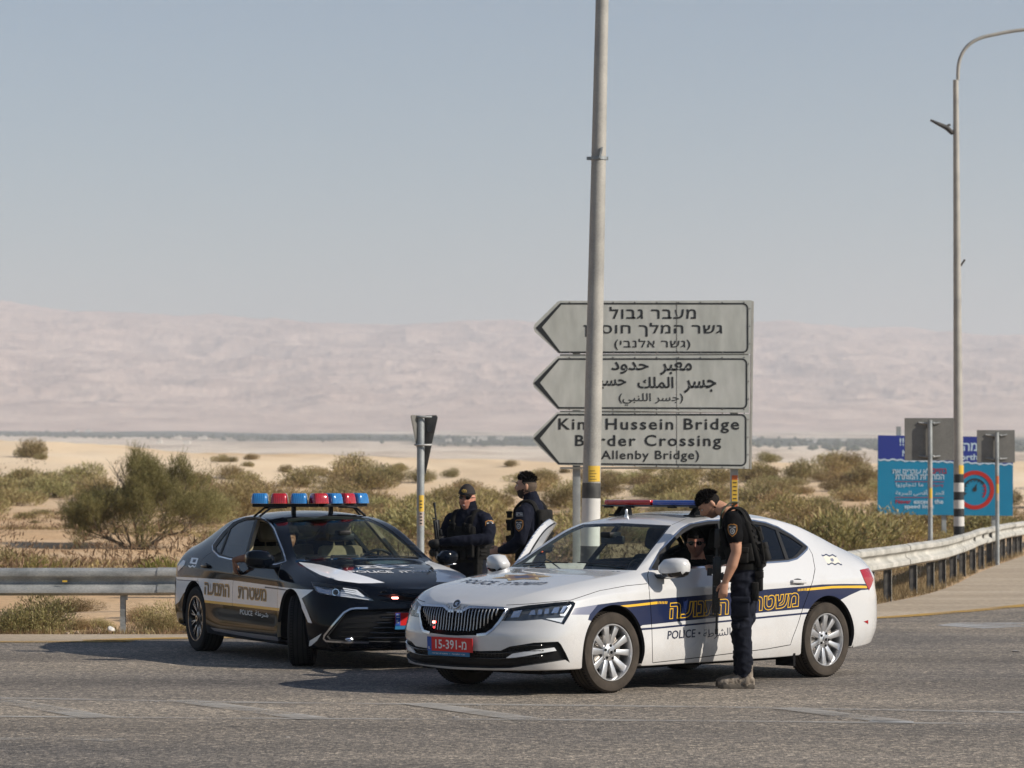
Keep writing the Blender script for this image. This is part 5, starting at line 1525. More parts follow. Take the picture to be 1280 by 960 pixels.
# ================================================================== the black car
def build_black():
 cf = BC; B = cf.b
 root = thing('police_car', 'black police saloon with white bonnet edges, amber stripe and raised red and blue beacons', 'police car')
 root.matrix_world = cf.M
 reg = []
 def R_(name, tv): reg.append((name, tv))
 W = lambda *p: P(cf, *p)
 O = lambda pts, **k: cf.outline('px', pts, **k)
 R_('arch_front', arch_tv(cf, 0.0, .385)); R_('arch_rear', arch_tv(cf, -2.825, .378))
 dlo = [(357.5, 702), (354.5, 690), (349.4, 677.1), (342.8, 660.5), (336.5, 652), (329, 647.8), (320.2, 646.2), (305.6, 646.8), (292.3, 651.8), (279, 664.5), (270.5, 675), (265.6, 682), (266.2, 687.9), (273.7, 695.4), (286, 698.6), (303, 700.9), (329.5, 704.8), (344, 705.8)]
 dtv = O(dlo)
 R_('dlo', dtv); R_('trim', ribbon(dtv + dtv[:1], B, .014))
 fwin = [(353.5, 699), (350.5, 688), (346, 676), (340, 661.5), (334.5, 654), (328, 650), (322.3, 649), (316, 670), (308.2, 700), (330, 702.8), (344, 703.4)]
 rwin = [(318.5, 649.2), (306, 650), (296, 654), (288.2, 660.5), (276.3, 692.6), (286, 695.8), (304.8, 698.6), (312, 672)]
 qwin = [(285.6, 662.6), (276, 674.8), (269.4, 684), (270.6, 688.2), (274.3, 691.6)]
 R_('front_window', W(*fwin)); R_('rear_window_side', W(*rwin)); R_('quarter_window', W(*qwin))
 bl = [(320.4, 647.2), (313.5, 672), (306.3, 700.5), (297, 707.5), (293, 714), (291, 730), (290.2, 752.5), (292.2, 775), (293.8, 791)]
 fs = [(351.5, 704.8), (348.5, 715), (347.2, 735), (346.5, 757), (347, 780), (347.8, 796.5)]
 rs = [(266, 689), (259, 694), (250, 703), (247.8, 712), (247.4, 725.5), (251, 740), (256, 757), (262.5, 779), (263, 785)]
 R_('door_front', O([(356.5, 702)] + fs + [(320, 794)] + bl[::-1] + dlo[5:0:-1]))
 R_('door_rear', O(bl + [(280, 789)] + rs[::-1] + dlo[11:6:-1]))
 R_('gap', ribbon(O(bl[2:], closed=False), B, .006)); R_('gap', ribbon(O([(356.5, 703)] + fs, closed=False), B, .006)); R_('gap', ribbon(O(rs, closed=False), B, .006))
# bonnet
 hs = [(523, 745), (500, 741), (480.6, 734), (468, 734), (448.8, 731.5), (423, 727.5), (400, 722), (385, 713), (374, 703)]
 hst = O(hs, closed=False)
 cowl = O([(374, 703), (371.5, 700.3), (400, 699.3), (440, 699), (478, 698.5)], closed=False)
 R_('bonnet', [(0.0, hst[0][1])] + hst + cowl[1:] + [(cowl[-1][0], 0.0), (0.0, 0.0)])
 R_('gap', ribbon(O(hs[:-1], closed=False), B, .005))
 wst = O([(370.5, 698.6), (366, 684), (359, 648.6), (380, 646.2), (400, 645.3), (420, 645.2)], closed=False)
 wb = O([(470, 697.4), (420, 697.6), (370.5, 698.6)], closed=False)
 R_('windscreen', [(wb[0][0], 0.0)] + wb + wst[1:] + [(wst[-1][0], 0.0)])
 R_('rear_window', cf.outline('top', [(-2.82, 0.0), (-2.84, .50), (-2.98, .54), (-3.28, .58), (-3.36, .52), (-3.38, 0.0)]))
 hl = [(388.8, 727), (400, 728.6), (423.8, 731.7), (448.8, 734.8), (458, 742), (468.3, 751.3), (452, 749), (439.4, 747.3), (418, 744.6), (400.3, 741.9), (394, 738), (391.5, 734)]
 R_('headlight', W(*hl))
 tl = [(222.8, 714.4), (222.4, 710), (224.6, 705), (229.6, 699.7), (232.2, 701.5), (231, 706.3), (226, 711)]
 R_('tail_light', W(*tl))
 gl = [(461.5, 760.6), (480, 761), (512, 760), (524, 759.5), (524, 803.5), (461.3, 802), (432, 801.5), (412, 799.6), (408.5, 795.5), (420, 781), (432, 766.5), (440.5, 761.8)]
 gt = O(gl, closed=False)
 R_('intake', [(0.0, gt[3][1])] + [p for p in gt if p[0] > 0.0] )
 arc = [(459.7, 760.3), (445, 760.4), (438, 761.5), (430, 765.8), (417.5, 779.8), (405.8, 794.6), (405, 798.3), (408, 801.3), (430, 802.6), (461.3, 803)]
 R_('arc', ribbon(O(arc, closed=False), B, .017))
 ug = [(470, 744), (500, 750), (524, 752), (524, 747.5), (500, 745), (478, 738.5)]
 ut = O(ug, closed=False)
 R_('upper_grille', [(0.0, ut[-3][1])] + O(ug))
# livery
 R_('white', W((373.4, 702.6), (385, 703.5), (400, 705.8), (430, 713), (460, 721.2), (480.8, 728.3), (466, 728.9), (448.8, 729), (423, 725.7), (400, 718.5), (383, 709.5)))
 side = [(220.5, 721), (247.2, 722.3), (289.7, 725.2), (346, 732.9), (360, 735), (377, 736.5), (391.7, 737.2), (384, 743), (377, 748), (384, 764), (388, 774), (390, 779), (385, 778), (378, 762), (371, 747), (362, 742), (356, 746), (349, 763.3), (300, 757.8), (254.5, 752.4), (247, 738), (238, 733), (229, 742), (224, 752), (219, 756)]
 R_('white', W(*side))
 R_('white', W((386, 808), (387, 801), (402, 792), (396, 801), (389, 807)))
 R_('dark', W((331, 733.2), (346, 735), (359, 737), (359, 738.4), (346, 736.6), (331, 734.8)))
 R_('dark', W((221, 724.2), (247, 726), (247, 727), (221, 725.4)))
 R_('amber', W((253.8, 749.8), (300, 754.8), (349.3, 760.2), (348.8, 763.7), (300, 758.2), (255, 753.1)))
 R_('chrome', W((263, 784.3), (300, 790), (349, 796.4), (349, 801.3), (318, 797.6), (268, 788.6)))
 R_('white', W((239.5, 697), (248, 697.6), (245.5, 705.5), (237.2, 704)))
 R_('white', [(t, v) for t, v in ribbon(cf.outline('px', [(235.5, 707), (238, 708.8), (240.5, 707), (243, 708.6), (245, 707.2)], step=2, closed=False), B, .014)])
 R_('dark', W((241.5, 699), (245.5, 699.3), (244, 703.2), (240.5, 702.8)))
 tv, tri, rg = cut_body(B, reg)
 sh = Shell(B, tv, tri, rg)
 mats = [P_BLACK, P_WFILM, P_AMBER, M_TXTD, M_CHR, M_LIN]
 def is_(s_, *n): return any(q in s_ for q in n)
 def livery(s_):
  if 'dark' in s_: return 3
  if 'amber' in s_: return 2
  if 'chrome' in s_: return 4
  if 'white' in s_: return 1
  return 0
 ARCH = ('arch_front', 'arch_rear')
 LAMPS = ('headlight', 'tail_light', 'intake', 'upper_grille', 'arc')
 both = (1, -1)
 sh.build('body_shell', lambda s_: not is_(s_, 'dlo', 'windscreen', 'rear_window', 'bonnet', 'door_front', 'door_rear', 'gap', 'trim', *LAMPS, *ARCH), both, mats, livery, .03, 0, root, inner=5)
 sh.build('bonnet', lambda s_: is_(s_, 'bonnet') and not is_(s_, 'gap', *LAMPS, *ARCH), both, mats, livery, .02, 0, root, inner=5)
 sh.build('panel_gap', lambda s_: is_(s_, 'gap') and not is_(s_, 'dlo', *ARCH, *LAMPS), both, [M_GAP], lambda s_: 0, 0, -.005, root)
 sh.build('window_trim', lambda s_: is_(s_, 'trim') and not is_(s_, 'gap'), both, [M_CHR], lambda s_: 0, .012, .003, root)
 sh.build('windscreen', lambda s_: is_(s_, 'windscreen'), both, [M_GLASS], lambda s_: 0, 0, -.004, root)
 sh.build('rear_window', lambda s_: is_(s_, 'rear_window'), both, [M_TINT], lambda s_: 0, 0, -.004, root)
 for sd_ in both:
  d = sh.build('door', lambda s_: is_(s_, 'door_front') and not is_(s_, 'front_window', 'gap', 'bonnet', 'trim', *ARCH), (sd_,), mats + [M_BLK, M_SEATB], lambda s_: (6 if is_(s_, 'dlo') else livery(s_)), .035, 0, root, inner=7)
  dr = sh.build('door', lambda s_: is_(s_, 'door_rear') and not is_(s_, 'rear_window_side', 'quarter_window', 'door_front', 'gap', 'trim', *ARCH), (sd_,), mats + [M_BLK], lambda s_: (6 if is_(s_, 'dlo') else livery(s_)), .035, 0, root, inner=5)
  sh.build('window', lambda s_: is_(s_, 'rear_window_side', 'quarter_window') and not is_(s_, 'trim'), (sd_,), [M_TINT if sd_ < 0 else M_TINTF], lambda s_: 0, 0, -.006, dr)
  if sd_ > 0: sh.build('window', lambda s_: is_(s_, 'front_window') and not is_(s_, 'trim'), (sd_,), [M_SIDEG], lambda s_: 0, 0, -.006, d)
  else: d['label'] = 'front door with its window down'
  make_handle(dr, cf, cf.px(258, 707.5), sd_, P_BLACK, .2); make_handle(d, cf, cf.px(298, 715.5), sd_, P_BLACK, .2)
  h = sh.build('headlight', lambda s_: is_(s_, 'headlight'), (sd_,), [M_LENS], lambda s_: 0, 0, .002, root)
  sh.build('lamp_housing', lambda s_: is_(s_, 'headlight'), (sd_,), [mat('lamp_silver_bowl', (.80, .82, .86), .4), M_GBLK], lambda s_: 0, .02, -.05, h)
  bm = bmesh.new()
  def quad(q, off, mi=0):
   vs = []
   for (a, b) in q:
    p, n = B.look(*cf.px(a, b)); p = p + n * off
    vs.append(bm.verts.new((p.x, p.y * sd_, p.z)))
   f = bm.faces.new(vs); f.material_index = mi
  quad([(392, 730), (414, 733), (412, 741), (396, 738.5)], -.03, 1)
  for k in range(3):
   o1 = k * 2.4
   quad([(428 + k * 1.5, 733.4 + o1), (446 - k, 736 + o1 * .9), (456 - k * .5, 745 + o1 * .15), (454.5 - k * .5, 745.2 + o1 * .1), (444.5 - k, 737.4 + o1 * .9), (429 + k * 1.5, 735 + o1)], -.012, 0)
  quad([(430, 743.5), (450, 746.8), (463, 749.2), (462, 750.2), (448, 748.2), (430, 745.6)], -.012, 0)
  quad([(414, 731.6), (425, 733.2), (424, 744.6), (413, 743)], -.04, 1)
  c, n = B.look(*cf.px(418.5, 737.6))
  b = bmesh.new(); lathe(b, [(.034, 0), (.034, .01), (.026, .01), (.022, .002), (.0001, .006)], 24, 'Z', mis=[1, 1, 2, 2])
  c = c - n * .03
  Mq = Matrix.Translation((c.x, c.y * sd_, c.z)) @ Vector((.95, .25 * sd_, .1)).to_track_quat('Z', 'Y').to_matrix().to_4x4()
  join(bm, b, Mq, None)
  obj('lamp_reflector', bm, [M_WLED, M_LAMPIN, M_GBLK], h, auto=40)
  sh.build('tail_light', lambda s_: is_(s_, 'tail_light'), (sd_,), [M_TAILC], lambda s_: 0, .02, .004, root, inner=0)
  sh.build('bumper_trim', lambda s_: is_(s_, 'arc'), (sd_,), [M_CHR], lambda s_: 0, .02, .008, root, inner=0)
 sh.build('intake', lambda s_: is_(s_, 'intake', 'upper_grille') and not is_(s_, 'arc'), both, [M_BLK], lambda s_: 0, .02, -.05, root, inner=0)
# horizontal bars of the lower grille
 for k in range(7):
  z = .25 + k * .046
  yo = lerp_keys([(0, .50), (2, .47), (4, .41), (6, .32)], k)
  for q in range(2):
   bm = bmesh.new(); pts = []
   for j in range(11):
    y = -yo + 2 * yo * j / 10
    t, v = cf.front_(abs(y), z); p, n = B.look(t, v); pts.append((p.x - .012, y, z))
   tube(bm, pts, .0075, 6, ell=1.2)
   if q == 0: obj('slat', bm, M_GBLK, root, auto=60)
   else: bm.free()
 for sd_ in both:
  for k in range(6):
   z = .27 + k * .042
   bm = bmesh.new(); pts = []
   y0 = lerp_keys([(0, .52), (5, .42)], k); y1 = lerp_keys([(0, .74), (5, .66)], k)
   for j in range(6):
    y = y0 + (y1 - y0) * j / 5
    t, v = cf.front_(y, z); p, n = B.look(t, v); pts.append((p.x - .018, y * sd_, z))
   tube(bm, pts, .004, 5); obj('slat', bm, M_GBLK, root, auto=60)
  bm = bmesh.new(); t, v = cf.front_(.64, .30); p, n = B.look(t, v)
  blob(bm, (p.x - .02, sd_ * .64, .285), (.012, .045, .018)); obj('fog_lamp', bm, M_LAMPIN, root)
 nx = B.look(*cf.front_(0.0, .46))[0].x
 Mp = Matrix.Translation((nx + .03, 0, .470)) @ Matrix.Rotation(R(3), 4, 'Y')
 bm, fr = plate(root, Mp, 0); po = obj('number_plate', bm, [M_PRED, M_PBLU, M_PBLU2], root)
 bm = bmesh.new(); put_text(bm, fit_text('IL', .026, .03, offset=.012), fr @ Matrix.Translation((-.237, -.02, 0)))
 for k in range(2): pass
 obj('plate_number', bm, M_TXTW, po)
 bm = bmesh.new()
 for k in (-1, 1): put_text(bm, ([(-.015, -.003), (.015, -.003), (.015, .003), (-.015, .003)], [(0, 1, 2, 3)]), fr @ Matrix.Translation((-.237, .03 + k * .012, 0)))
 o = obj('plate_flag', bm, M_TXTW, po)
 bm = bmesh.new(); t, v = cf.front_(.245, .665); p, n = B.look(t, v)
 box(bm, (p.x - .02, -.262, .655), (p.x + .012, -.205, .672), .004)
 obj('strobe_light', bm, M_RLEDW, root)
 def word(s_, x0, x1, yl0, yl1, yr0, yr1, mt, off, o1=0.0, shear=0.0):
  V, F = refine(fit_text(s_, 1.0, 1.0, offset=o1, shear=shear), .12)
  bm = bmesh.new(); vs = []
  for a, b in V:
   a += .5; b += .5
   x = x0 + (x1 - x0) * a; yt = yl0 + (yr0 - yl0) * a; yb = yl1 + (yr1 - yl1) * a
   p, n = B.look(*cf.px(x, yb + (yt - yb) * b)); p = p + n * off
   vs.append(bm.verts.new((p.x, -p.y, p.z)))
  for f in F:
   try: bm.faces.new([vs[i] for i in f])
   except ValueError: pass
  return obj('lettering', bm, mt, root)
 for (s_, x0, x1, a, b, c, d) in ((heb('התנועה'), 255.5, 287, 727.3, 743.2, 730.2, 747.0), (heb('משטרת'), 297.5, 333.3, 731.8, 748.6, 736.2, 752.3)):
  word(s_, x0, x1, a, b, c, d, P_AMBER, .0022, .045, .02); word(s_, x0 + .5, x1 - .5, a + .6, b - .6, c + .6, d - .6, P_BROWN, .0042, .022, .02)
 word('POLICE', 300.3, 315.8, 761.6, 767.6, 763.6, 770, M_TXTW, .0022, .01)
 word(arab('شرطة'), 319, 335.5, 763, 770.6, 765.8, 773.6, M_TXTW, .0022, .01)
# bonnet print
 def bon_text(s_, cx, cy, wd, hg, mt, curve, o1=.02):
  V, F = refine(fit_text(s_, wd, hg, offset=o1), .04)
  bm = bmesh.new(); vs = []
  for a, b in V:
   x, y = cx - b + curve * a * a, cy + a
   t, v = cf.top_(x, abs(y)); p, n = B.look(t, v); s1 = 1 if y >= 0 else -1
   vs.append(bm.verts.new((p.x + n.x * .003, p.y * s1, p.z + n.z * .003)))
  for f in F:
   try: bm.faces.new([vs[i] for i in f])
   except ValueError: pass
  return obj('lettering', bm, mt, root)
 bon_text('POLICE  ' + heb('משטרה'), .38, .0, .88, .10, M_TXTW, -.35)
 def hp(x, y, off=.003):
  t, v = cf.top_(x, abs(y)); p, n = B.look(t, v); return (p.x, p.y * (1 if y >= 0 else -1), p.z + off)
 star = []
 for k in range(12):
  r = (.26 if k % 2 == 0 else .15); a = PI * k / 6
  star.append((.12 + r * math.cos(a) * .55, r * math.sin(a) * 1.25))
 bm = bmesh.new()
 for sc0, sc1, mi in ((.72, 1.0, 0), (.40, .72, 1), (.02, .40, 0)):
  for k in range(12):
   for q in range(4):
    a = [star[k][i] + (star[(k + 1) % 12][i] - star[k][i]) * q / 4 for i in (0, 1)]; b = [star[k][i] + (star[(k + 1) % 12][i] - star[k][i]) * (q + 1) / 4 for i in (0, 1)]
    for j in range(3):
     lo_, hi_ = sc0 + (sc1 - sc0) * j / 3, sc0 + (sc1 - sc0) * (j + 1) / 3
     f = bm.faces.new([bm.verts.new(hp(.12 + (p_[0] - .12) * s1, p_[1] * s1)) for p_, s1 in ((a, lo_), (b, lo_), (b, hi_), (a, hi_))]); f.material_index = mi
 obj('bonnet_emblem', bm, [M_TXTW, mat('emblem_grey', (.10, .10, .11), .4)], root)
 for ax, st in ((0.0, -26.0), (-2.825, 0.0)):
  for sd_ in both:
   make_wheel('wheel', 'twin', root, (ax, sd_ * .785, .335), sd_, st, clean=True, spin=.31)
   bm = bmesh.new(); n = 30; rg_ = []
   for k in range(n + 1):
    a = R(-14 + 208 * k / n)
    rg_.append((bm.verts.new((ax + .40 * math.cos(a), sd_ * .885, .345 + .40 * math.sin(a))), bm.verts.new((ax + .40 * math.cos(a), sd_ * .50, .345 + .40 * math.sin(a)))))
   for (a, b), (c, d) in zip(rg_, rg_[1:]): bm.faces.new((a, b, d, c))
   bm.faces.new([q[1] for q in rg_])
   obj('wheel_arch', bm, M_GAP, root)
 bm = bmesh.new(); box(bm, (-3.5, -.70, .16), (.60, .70, .21))
 for ax in (0, -2.825): box(bm, (ax - .06, -.70, .25), (ax + .06, .70, .40))
 obj('underside', bm, M_GAP, root)
 make_cabin(root, True, B)
 mm = [P_BLACK, P_BLACK, M_GAP, M_CHR]
 make_mirror(root, 1, -.60, .85, .985, mm, 1.0, True); make_mirror(root, -1, -.60, .87, .985, mm, 1.2, True)
# raised V shaped beacon bar
 lb = bpy.data.objects.new('beacon_bar', None); COL.objects.link(lb); lb.parent = root; lb.location = (-1.45, -.07, 1.488)
 bm = bmesh.new()
 for s_ in (1, -1):
  Mv = Matrix.Rotation(s_ * math.atan2(.087, .1755), 4, 'Z')
  box(bm, (-.075, min(0, s_ * .66), .0), (.065, max(0, s_ * .66), .032), .006, Mv)
 obj('bar_base', bm, M_BLK, lb, auto=40)
 order = ['B', 'R', 'B', 'R', 'B', 'R', 'B']
 for k in range(-3, 4):
  y = k * .1755; x = -abs(k) * .087
  bm = bmesh.new(); b = bmesh.new()
  prof = [(1.0, 1.0, .034), (1.0, 1.0, .045), (.94, .94, .09), (.84, .85, .126), (.72, .74, .137)]
  rings = []
  for sx_, sy_, z in prof:
   ring = []
   for q in range(24):
    a = 2 * PI * q / 24; e = .45
    ring.append(b.verts.new((.098 * sx_ * math.copysign(abs(math.cos(a)) ** e, math.cos(a)), .088 * sy_ * math.copysign(abs(math.sin(a)) ** e, math.sin(a)), z)))
   rings.append(ring)
  for i in range(len(rings) - 1):
   for q in range(24): b.faces.new((rings[i][q], rings[i][(q + 1) % 24], rings[i + 1][(q + 1) % 24], rings[i + 1][q]))
  b.faces.new(rings[-1]); b.faces.new(rings[0][::-1])
  ang = math.atan2(.087, .1755) * (1 if k > 0 else -1 if k < 0 else 0)
  join(bm, b, Matrix.Rotation(ang, 4, 'Z'), 0)
  pod = obj('beacon', bm, M_PODR if order[k + 3] == 'R' else M_PODB, lb, auto=50)
  pod.location = (x, y, 0)
  pod['label'] = ('red' if order[k + 3] == 'R' else 'blue') + ' dome of the beacon bar'
  if k in (3,):
   bm = bmesh.new(); blob(bm, (.079, -.01, .085), (.010, .03, .018)); obj('lit_bulb', bm, M_BLED, pod)
  if k in (2,):
   bm = bmesh.new(); blob(bm, (.080, .0, .080), (.006, .012, .012)); obj('lit_bulb', bm, M_RLEDW, pod)
 bm = bmesh.new()
 for s_ in (1, -1):
  zr = B.feats[2][2](-1.55)
  tube(bm, [(-.22, s_ * .30, .0), (-.26, s_ * .48, -.01), (-.30, s_ * .58, -.10)], .012, 6)
  tube(bm, [(-.10, s_ * .30, .0), (-.14, s_ * .46, -.01), (-.16, s_ * .57, -.095)], .012, 6)
  box(bm, (-.36, s_ * .60 - .05, -.125), (-.10, s_ * .60 + .03, -.100), .006)
  box(bm, (-.20, s_ * .2 - .02, -.07), (-.16, s_ * .2 + .02, .01), .004)
 obj('bar_foot', bm, M_BLK, lb, auto=50)
 bm = bmesh.new()
 for (x, y, x2, y2) in ((-.475, .60, -.49, .05), (-.475, -.05, -.49, -.58)):
  pa = []
  for k in range(9):
   xx = x + (x2 - x) * k / 8; yy = y + (y2 - y) * k / 8
   t, v = cf.top_(xx, abs(yy)); p, n = B.look(t, v); pa.append((p.x + n.x * .006, p.y * (1 if yy > 0 else -1), p.z + n.z * .006))
  tube(bm, pa, .005, 5)
 obj('wiper', bm, M_BLK, root)
# gear on the dashboard
 bm = bmesh.new(); box(bm, (-.80, -.20, .90), (-.62, .14, 1.0), .01); box(bm, (-.84, .02, .86), (-.74, .26, .97), .01)
 obj('dashboard_equipment', bm, M_BLK, root, auto=40)
 return root
BLACK_CAR = build_black()
# ================================================================== guard rails
M_GALV = nmat('galvanised_steel', [(0.32, (0.16, 0.17, 0.17)), (0.5, (0.30, 0.31, 0.31)), (0.68, (0.42, 0.42, 0.41))], scale=2.2, rough=(0.45, 0.75), metal=0.35, stretch=(1, 1, 2.5), grain=(40, 0.18), bump=0.15, bscale=8)
M_GALVL = nmat('weathered_rail_steel', [(0.30, (0.30, 0.29, 0.26)), (0.5, (0.42, 0.41, 0.375)), (0.7, (0.52, 0.50, 0.46))], scale=2.0, rough=(0.6, 0.85), metal=0.1, grain=(30, 0.14), bump=0.1, bscale=8)
M_POST = nmat('rail_post_steel', [(0.3, (0.035, 0.036, 0.038)), (0.6, (0.09, 0.085, 0.08)), (0.8, (0.16, 0.11, 0.07))], scale=9, rough=(0.5, 0.8), metal=0.3)
M_POLE = nmat('painted_grey_pole', [(0.3, (0.28, 0.27, 0.25)), (0.5, (0.35, 0.335, 0.305)), (0.7, (0.40, 0.38, 0.345))], scale=3.0, rough=(0.55, 0.75), grain=(60, 0.12), bump=0.1, bscale=40, metal=0.1)
M_PIPE = nmat('galvanised_pipe', [(0.3, (0.24, 0.26, 0.27)), (0.7, (0.38, 0.40, 0.40))], scale=6.0, rough=(0.4, 0.65), metal=0.3, grain=(60, 0.12))
M_SIGNW = nmat('weathered_sign_sheet', [(0.3, (0.36, 0.37, 0.345)), (0.5, (0.42, 0.43, 0.40)), (0.7, (0.47, 0.475, 0.45))], scale=2.6, rough=(0.4, 0.65), grain=(9, 0.10), bump=0.5, bscale=3.0, dist=0.012, stretch=(1, 1, .35))
M_SIGNE = nmat('sign_edge_steel', [(0.3, (0.38, 0.37, 0.33)), (0.7, (0.50, 0.48, 0.43))], scale=6, rough=(0.4, 0.6), metal=0.3)
M_SIGNB = nmat('sign_back_steel', [(0.3, (0.15, 0.145, 0.135)), (0.7, (0.20, 0.195, 0.18))], scale=3, rough=(0.5, 0.7), metal=0.25, grain=(30, 0.1))
M_SBLK = mat('sign_black_film', (0.02, 0.022, 0.024), 0.5)
M_STICK = mat('yellow_sticker', (0.62, 0.40, 0.05), 0.5)
M_ORST = mat('orange_sticker', (0.55, 0.13, 0.03), 0.5)
M_PALEST = mat('pale_sticker', (0.45, 0.36, 0.30), 0.5)
M_BANDB = nmat('worn_black_band', [(0.3, (0.028, 0.028, 0.028)), (0.62, (0.07, 0.068, 0.062)), (0.75, (0.22, 0.21, 0.19))], scale=7, rough=(0.5, 0.7))
M_BANDW = nmat('white_band', [(0.3, (0.52, 0.51, 0.49)), (0.7, (0.64, 0.63, 0.60))], scale=5, rough=(0.5, 0.7))
def wbeam(pts, z0, z1, m, parent, seglen, flip=1, name='rail_beam'):
 """W shaped steel beam along pts (x, y), in lengths that overlap at their splices"""
 hh = z1 - z0
 prof = [(0.0, 0.0), (0.012, 0.0), (0.075, .10), (0.08, .22), (0.072, .30), (0.012, .40), (0.0, .47), (0.0, .53), (0.012, .60), (0.072, .70), (0.08, .78), (0.075, .90), (0.012, 1.0), (0.0, 1.0)]
 cum = [0]
 for a, b in zip(pts, pts[1:]): cum.append(cum[-1] + math.hypot(b[0] - a[0], b[1] - a[1]))
 def atl(s_):
  s_ = max(0, min(cum[-1], s_))
  for i in range(len(cum) - 1):
   if s_ <= cum[i + 1] + 1e-9:
    t = (s_ - cum[i]) / (cum[i + 1] - cum[i]); a, b = pts[i], pts[i + 1]
    d = Vector((b[0] - a[0], b[1] - a[1])).normalized()
    return Vector((a[0] + (b[0] - a[0]) * t, a[1] + (b[1] - a[1]) * t)), d
  return Vector(pts[-1]), d
 k = 0; s0 = 0.0
 while s0 < cum[-1] - .1:
  s1 = min(cum[-1], s0 + seglen)
  bm = bmesh.new(); rows = []
  n = max(2, int((s1 - s0 + .3) / .5))
  jog = random.uniform(-.006, .006)
  for q in range(n + 1):
   p, d = atl(s0 + (s1 + .15 - s0) * q / n)
   nn = Vector((d.y, -d.x)) * flip
   lift = .004 * (k % 2) + (.006 * (1 - q / n))
   rows.append([bm.verts.new((p.x + nn.x * (o + lift), p.y + nn.y * (o + lift), z0 + hh * v + jog)) for o, v in prof])
  for a, b in zip(rows, rows[1:]):
   for j in range(len(prof) - 1): bm.faces.new((a[j], b[j], b[j + 1], a[j + 1]))
  bmesh.ops.recalc_face_normals(bm, faces=bm.faces[:])
  bmesh.ops.solidify(bm, geom=bm.faces[:], thickness=.004)
  obj(name, bm, m, parent, auto=35)
  s0 = s1; k += 1
 return atl, cum[-1]
def post_mesh(h, m1):
 bm = bmesh.new()
 box(bm, (-.05, -.003, 0), (.05, .003, h)); box(bm, (-.053, -.028, 0), (-.047, .028, h - .001)); box(bm, (.047, -.028, 0), (.053, .028, h - .002))
 box(bm, (-.04, -.05, h - .28), (.04, -.028, h - .06))
 me = bpy.data.meshes.new('post'); bm.to_mesh(me); bm.free(); me.materials.append(m1); return me
# left, straight rail
gl = thing('guard_rail', 'straight galvanised steel guard rail behind the rear of the black police car', 'guard rail', (-6, 35.25, 0))
pts = [(-60 + 6, -.35), (-6, -.02), (0, 0), (6.2, .05)]
gl_beam = wbeam([(x, y) for x, y in pts], .425, .745, M_GALV, gl, 4.3)
pm = post_mesh(.70, M_GALV)
x = at(153, 790, 35.3).x
for k in range(-14, 4):
 o = link('post', pm, None, gl); o.location = (x + 2.0 * k + 6, .10 - (.0), -.05); o.rotation_euler = (0, 0, R(90 if k % 1 == 0 else 88))
 o.rotation_euler = (0, 0, R(90))
bm = bmesh.new(); p = at(79, 727, 35.1)
box(bm, (p.x - .02 + 6, -.085, p.z - .008), (p.x + .035 + 6, -.078, p.z + .012)); obj('reflector', bm, M_STICK, gl)
# right, curving rail
gr = thing('guard_rail', 'pale steel guard rail curving away past the billboard, on closely set dark posts', 'guard rail', (0, 0, 0))
rp = [(.3, 35.3), (1.6, 35.9), (2.9, 37.6), (4.1, 40.2), (4.95, 42.7), (5.65, 45.0), (6.35, 47.5), (6.85, 49.2), (7.4, 51.6), (8.0, 54.4), (8.6, 57.3), (9.3, 60.7), (10.2, 64.8), (11.3, 69.4), (12.6, 74.5), (14.6, 82), (17.6, 94), (23, 113)]
rps = [tuple(q) for q in spline(rp, 4)]
f_at, L_ = wbeam(rps, .46, .80, M_GALVL, gr, 4.2)
pm2 = post_mesh(.74, M_POST)
bm = bmesh.new(); box(bm, (.0535, -.031, 0), (.060, .031, .74)); me_e = bpy.data.meshes.new('post_edge'); bm.to_mesh(me_e); bm.free(); me_e.materials.append(M_GALVL)
def place_post(x, y):
 best = min(range(len(rps)), key=lambda i: (rps[i][0] - x) ** 2 + (rps[i][1] - y) ** 2)
 i = min(max(best, 1), len(rps) - 2)
 d = Vector((rps[i + 1][0] - rps[i - 1][0], rps[i + 1][1] - rps[i - 1][1])).normalized()
 o = link('post', pm2, None, gr); o.location = (x - d.y * .06, y + d.x * .06, -.03)
 o.rotation_euler = (0, 0, R(8))
 e = link('post_flange', me_e, None, o); e.location = (0, 0, .001)
for (a, b) in ((1114.4, 750), (1146, 742), (1167.5, 736.8), (1182, 731), (1195.5, 724.5), (1207, 718.8), (1219.5, 715), (1230, 709.5), (1240, 706), (1247.6, 702.8), (1256.6, 698.8), (1264.5, 695.8), (1271.6, 693), (1277.6, 690.8)):
 q = gnd(a, b); place_post(q.x, q.y)
for k in range(5): q, d = f_at(1.0 + k * 2.2); place_post(q.x, q.y)
for k in range(14): q, d = f_at(L_ - 32 + k * 2.2); place_post(q.x, q.y)
# ================================================================== poles and signs
def quad_sticker(bm, c, r, z0, z1, a0, a1, mi, off=.002):
 n = 8; prev = None
 for k in range(n + 1):
  a = R(a0 + (a1 - a0) * k / n)
  p0 = bm.verts.new((c[0] + (r + off) * math.sin(a), c[1] - (r + off) * math.cos(a), z0)); p1 = bm.verts.new((c[0] + (r + off) * math.sin(a), c[1] - (r + off) * math.cos(a), z1))
  if prev: f = bm.faces.new((prev[0], p0, p1, prev[1])); f.material_index = mi
  prev = (p0, p1)
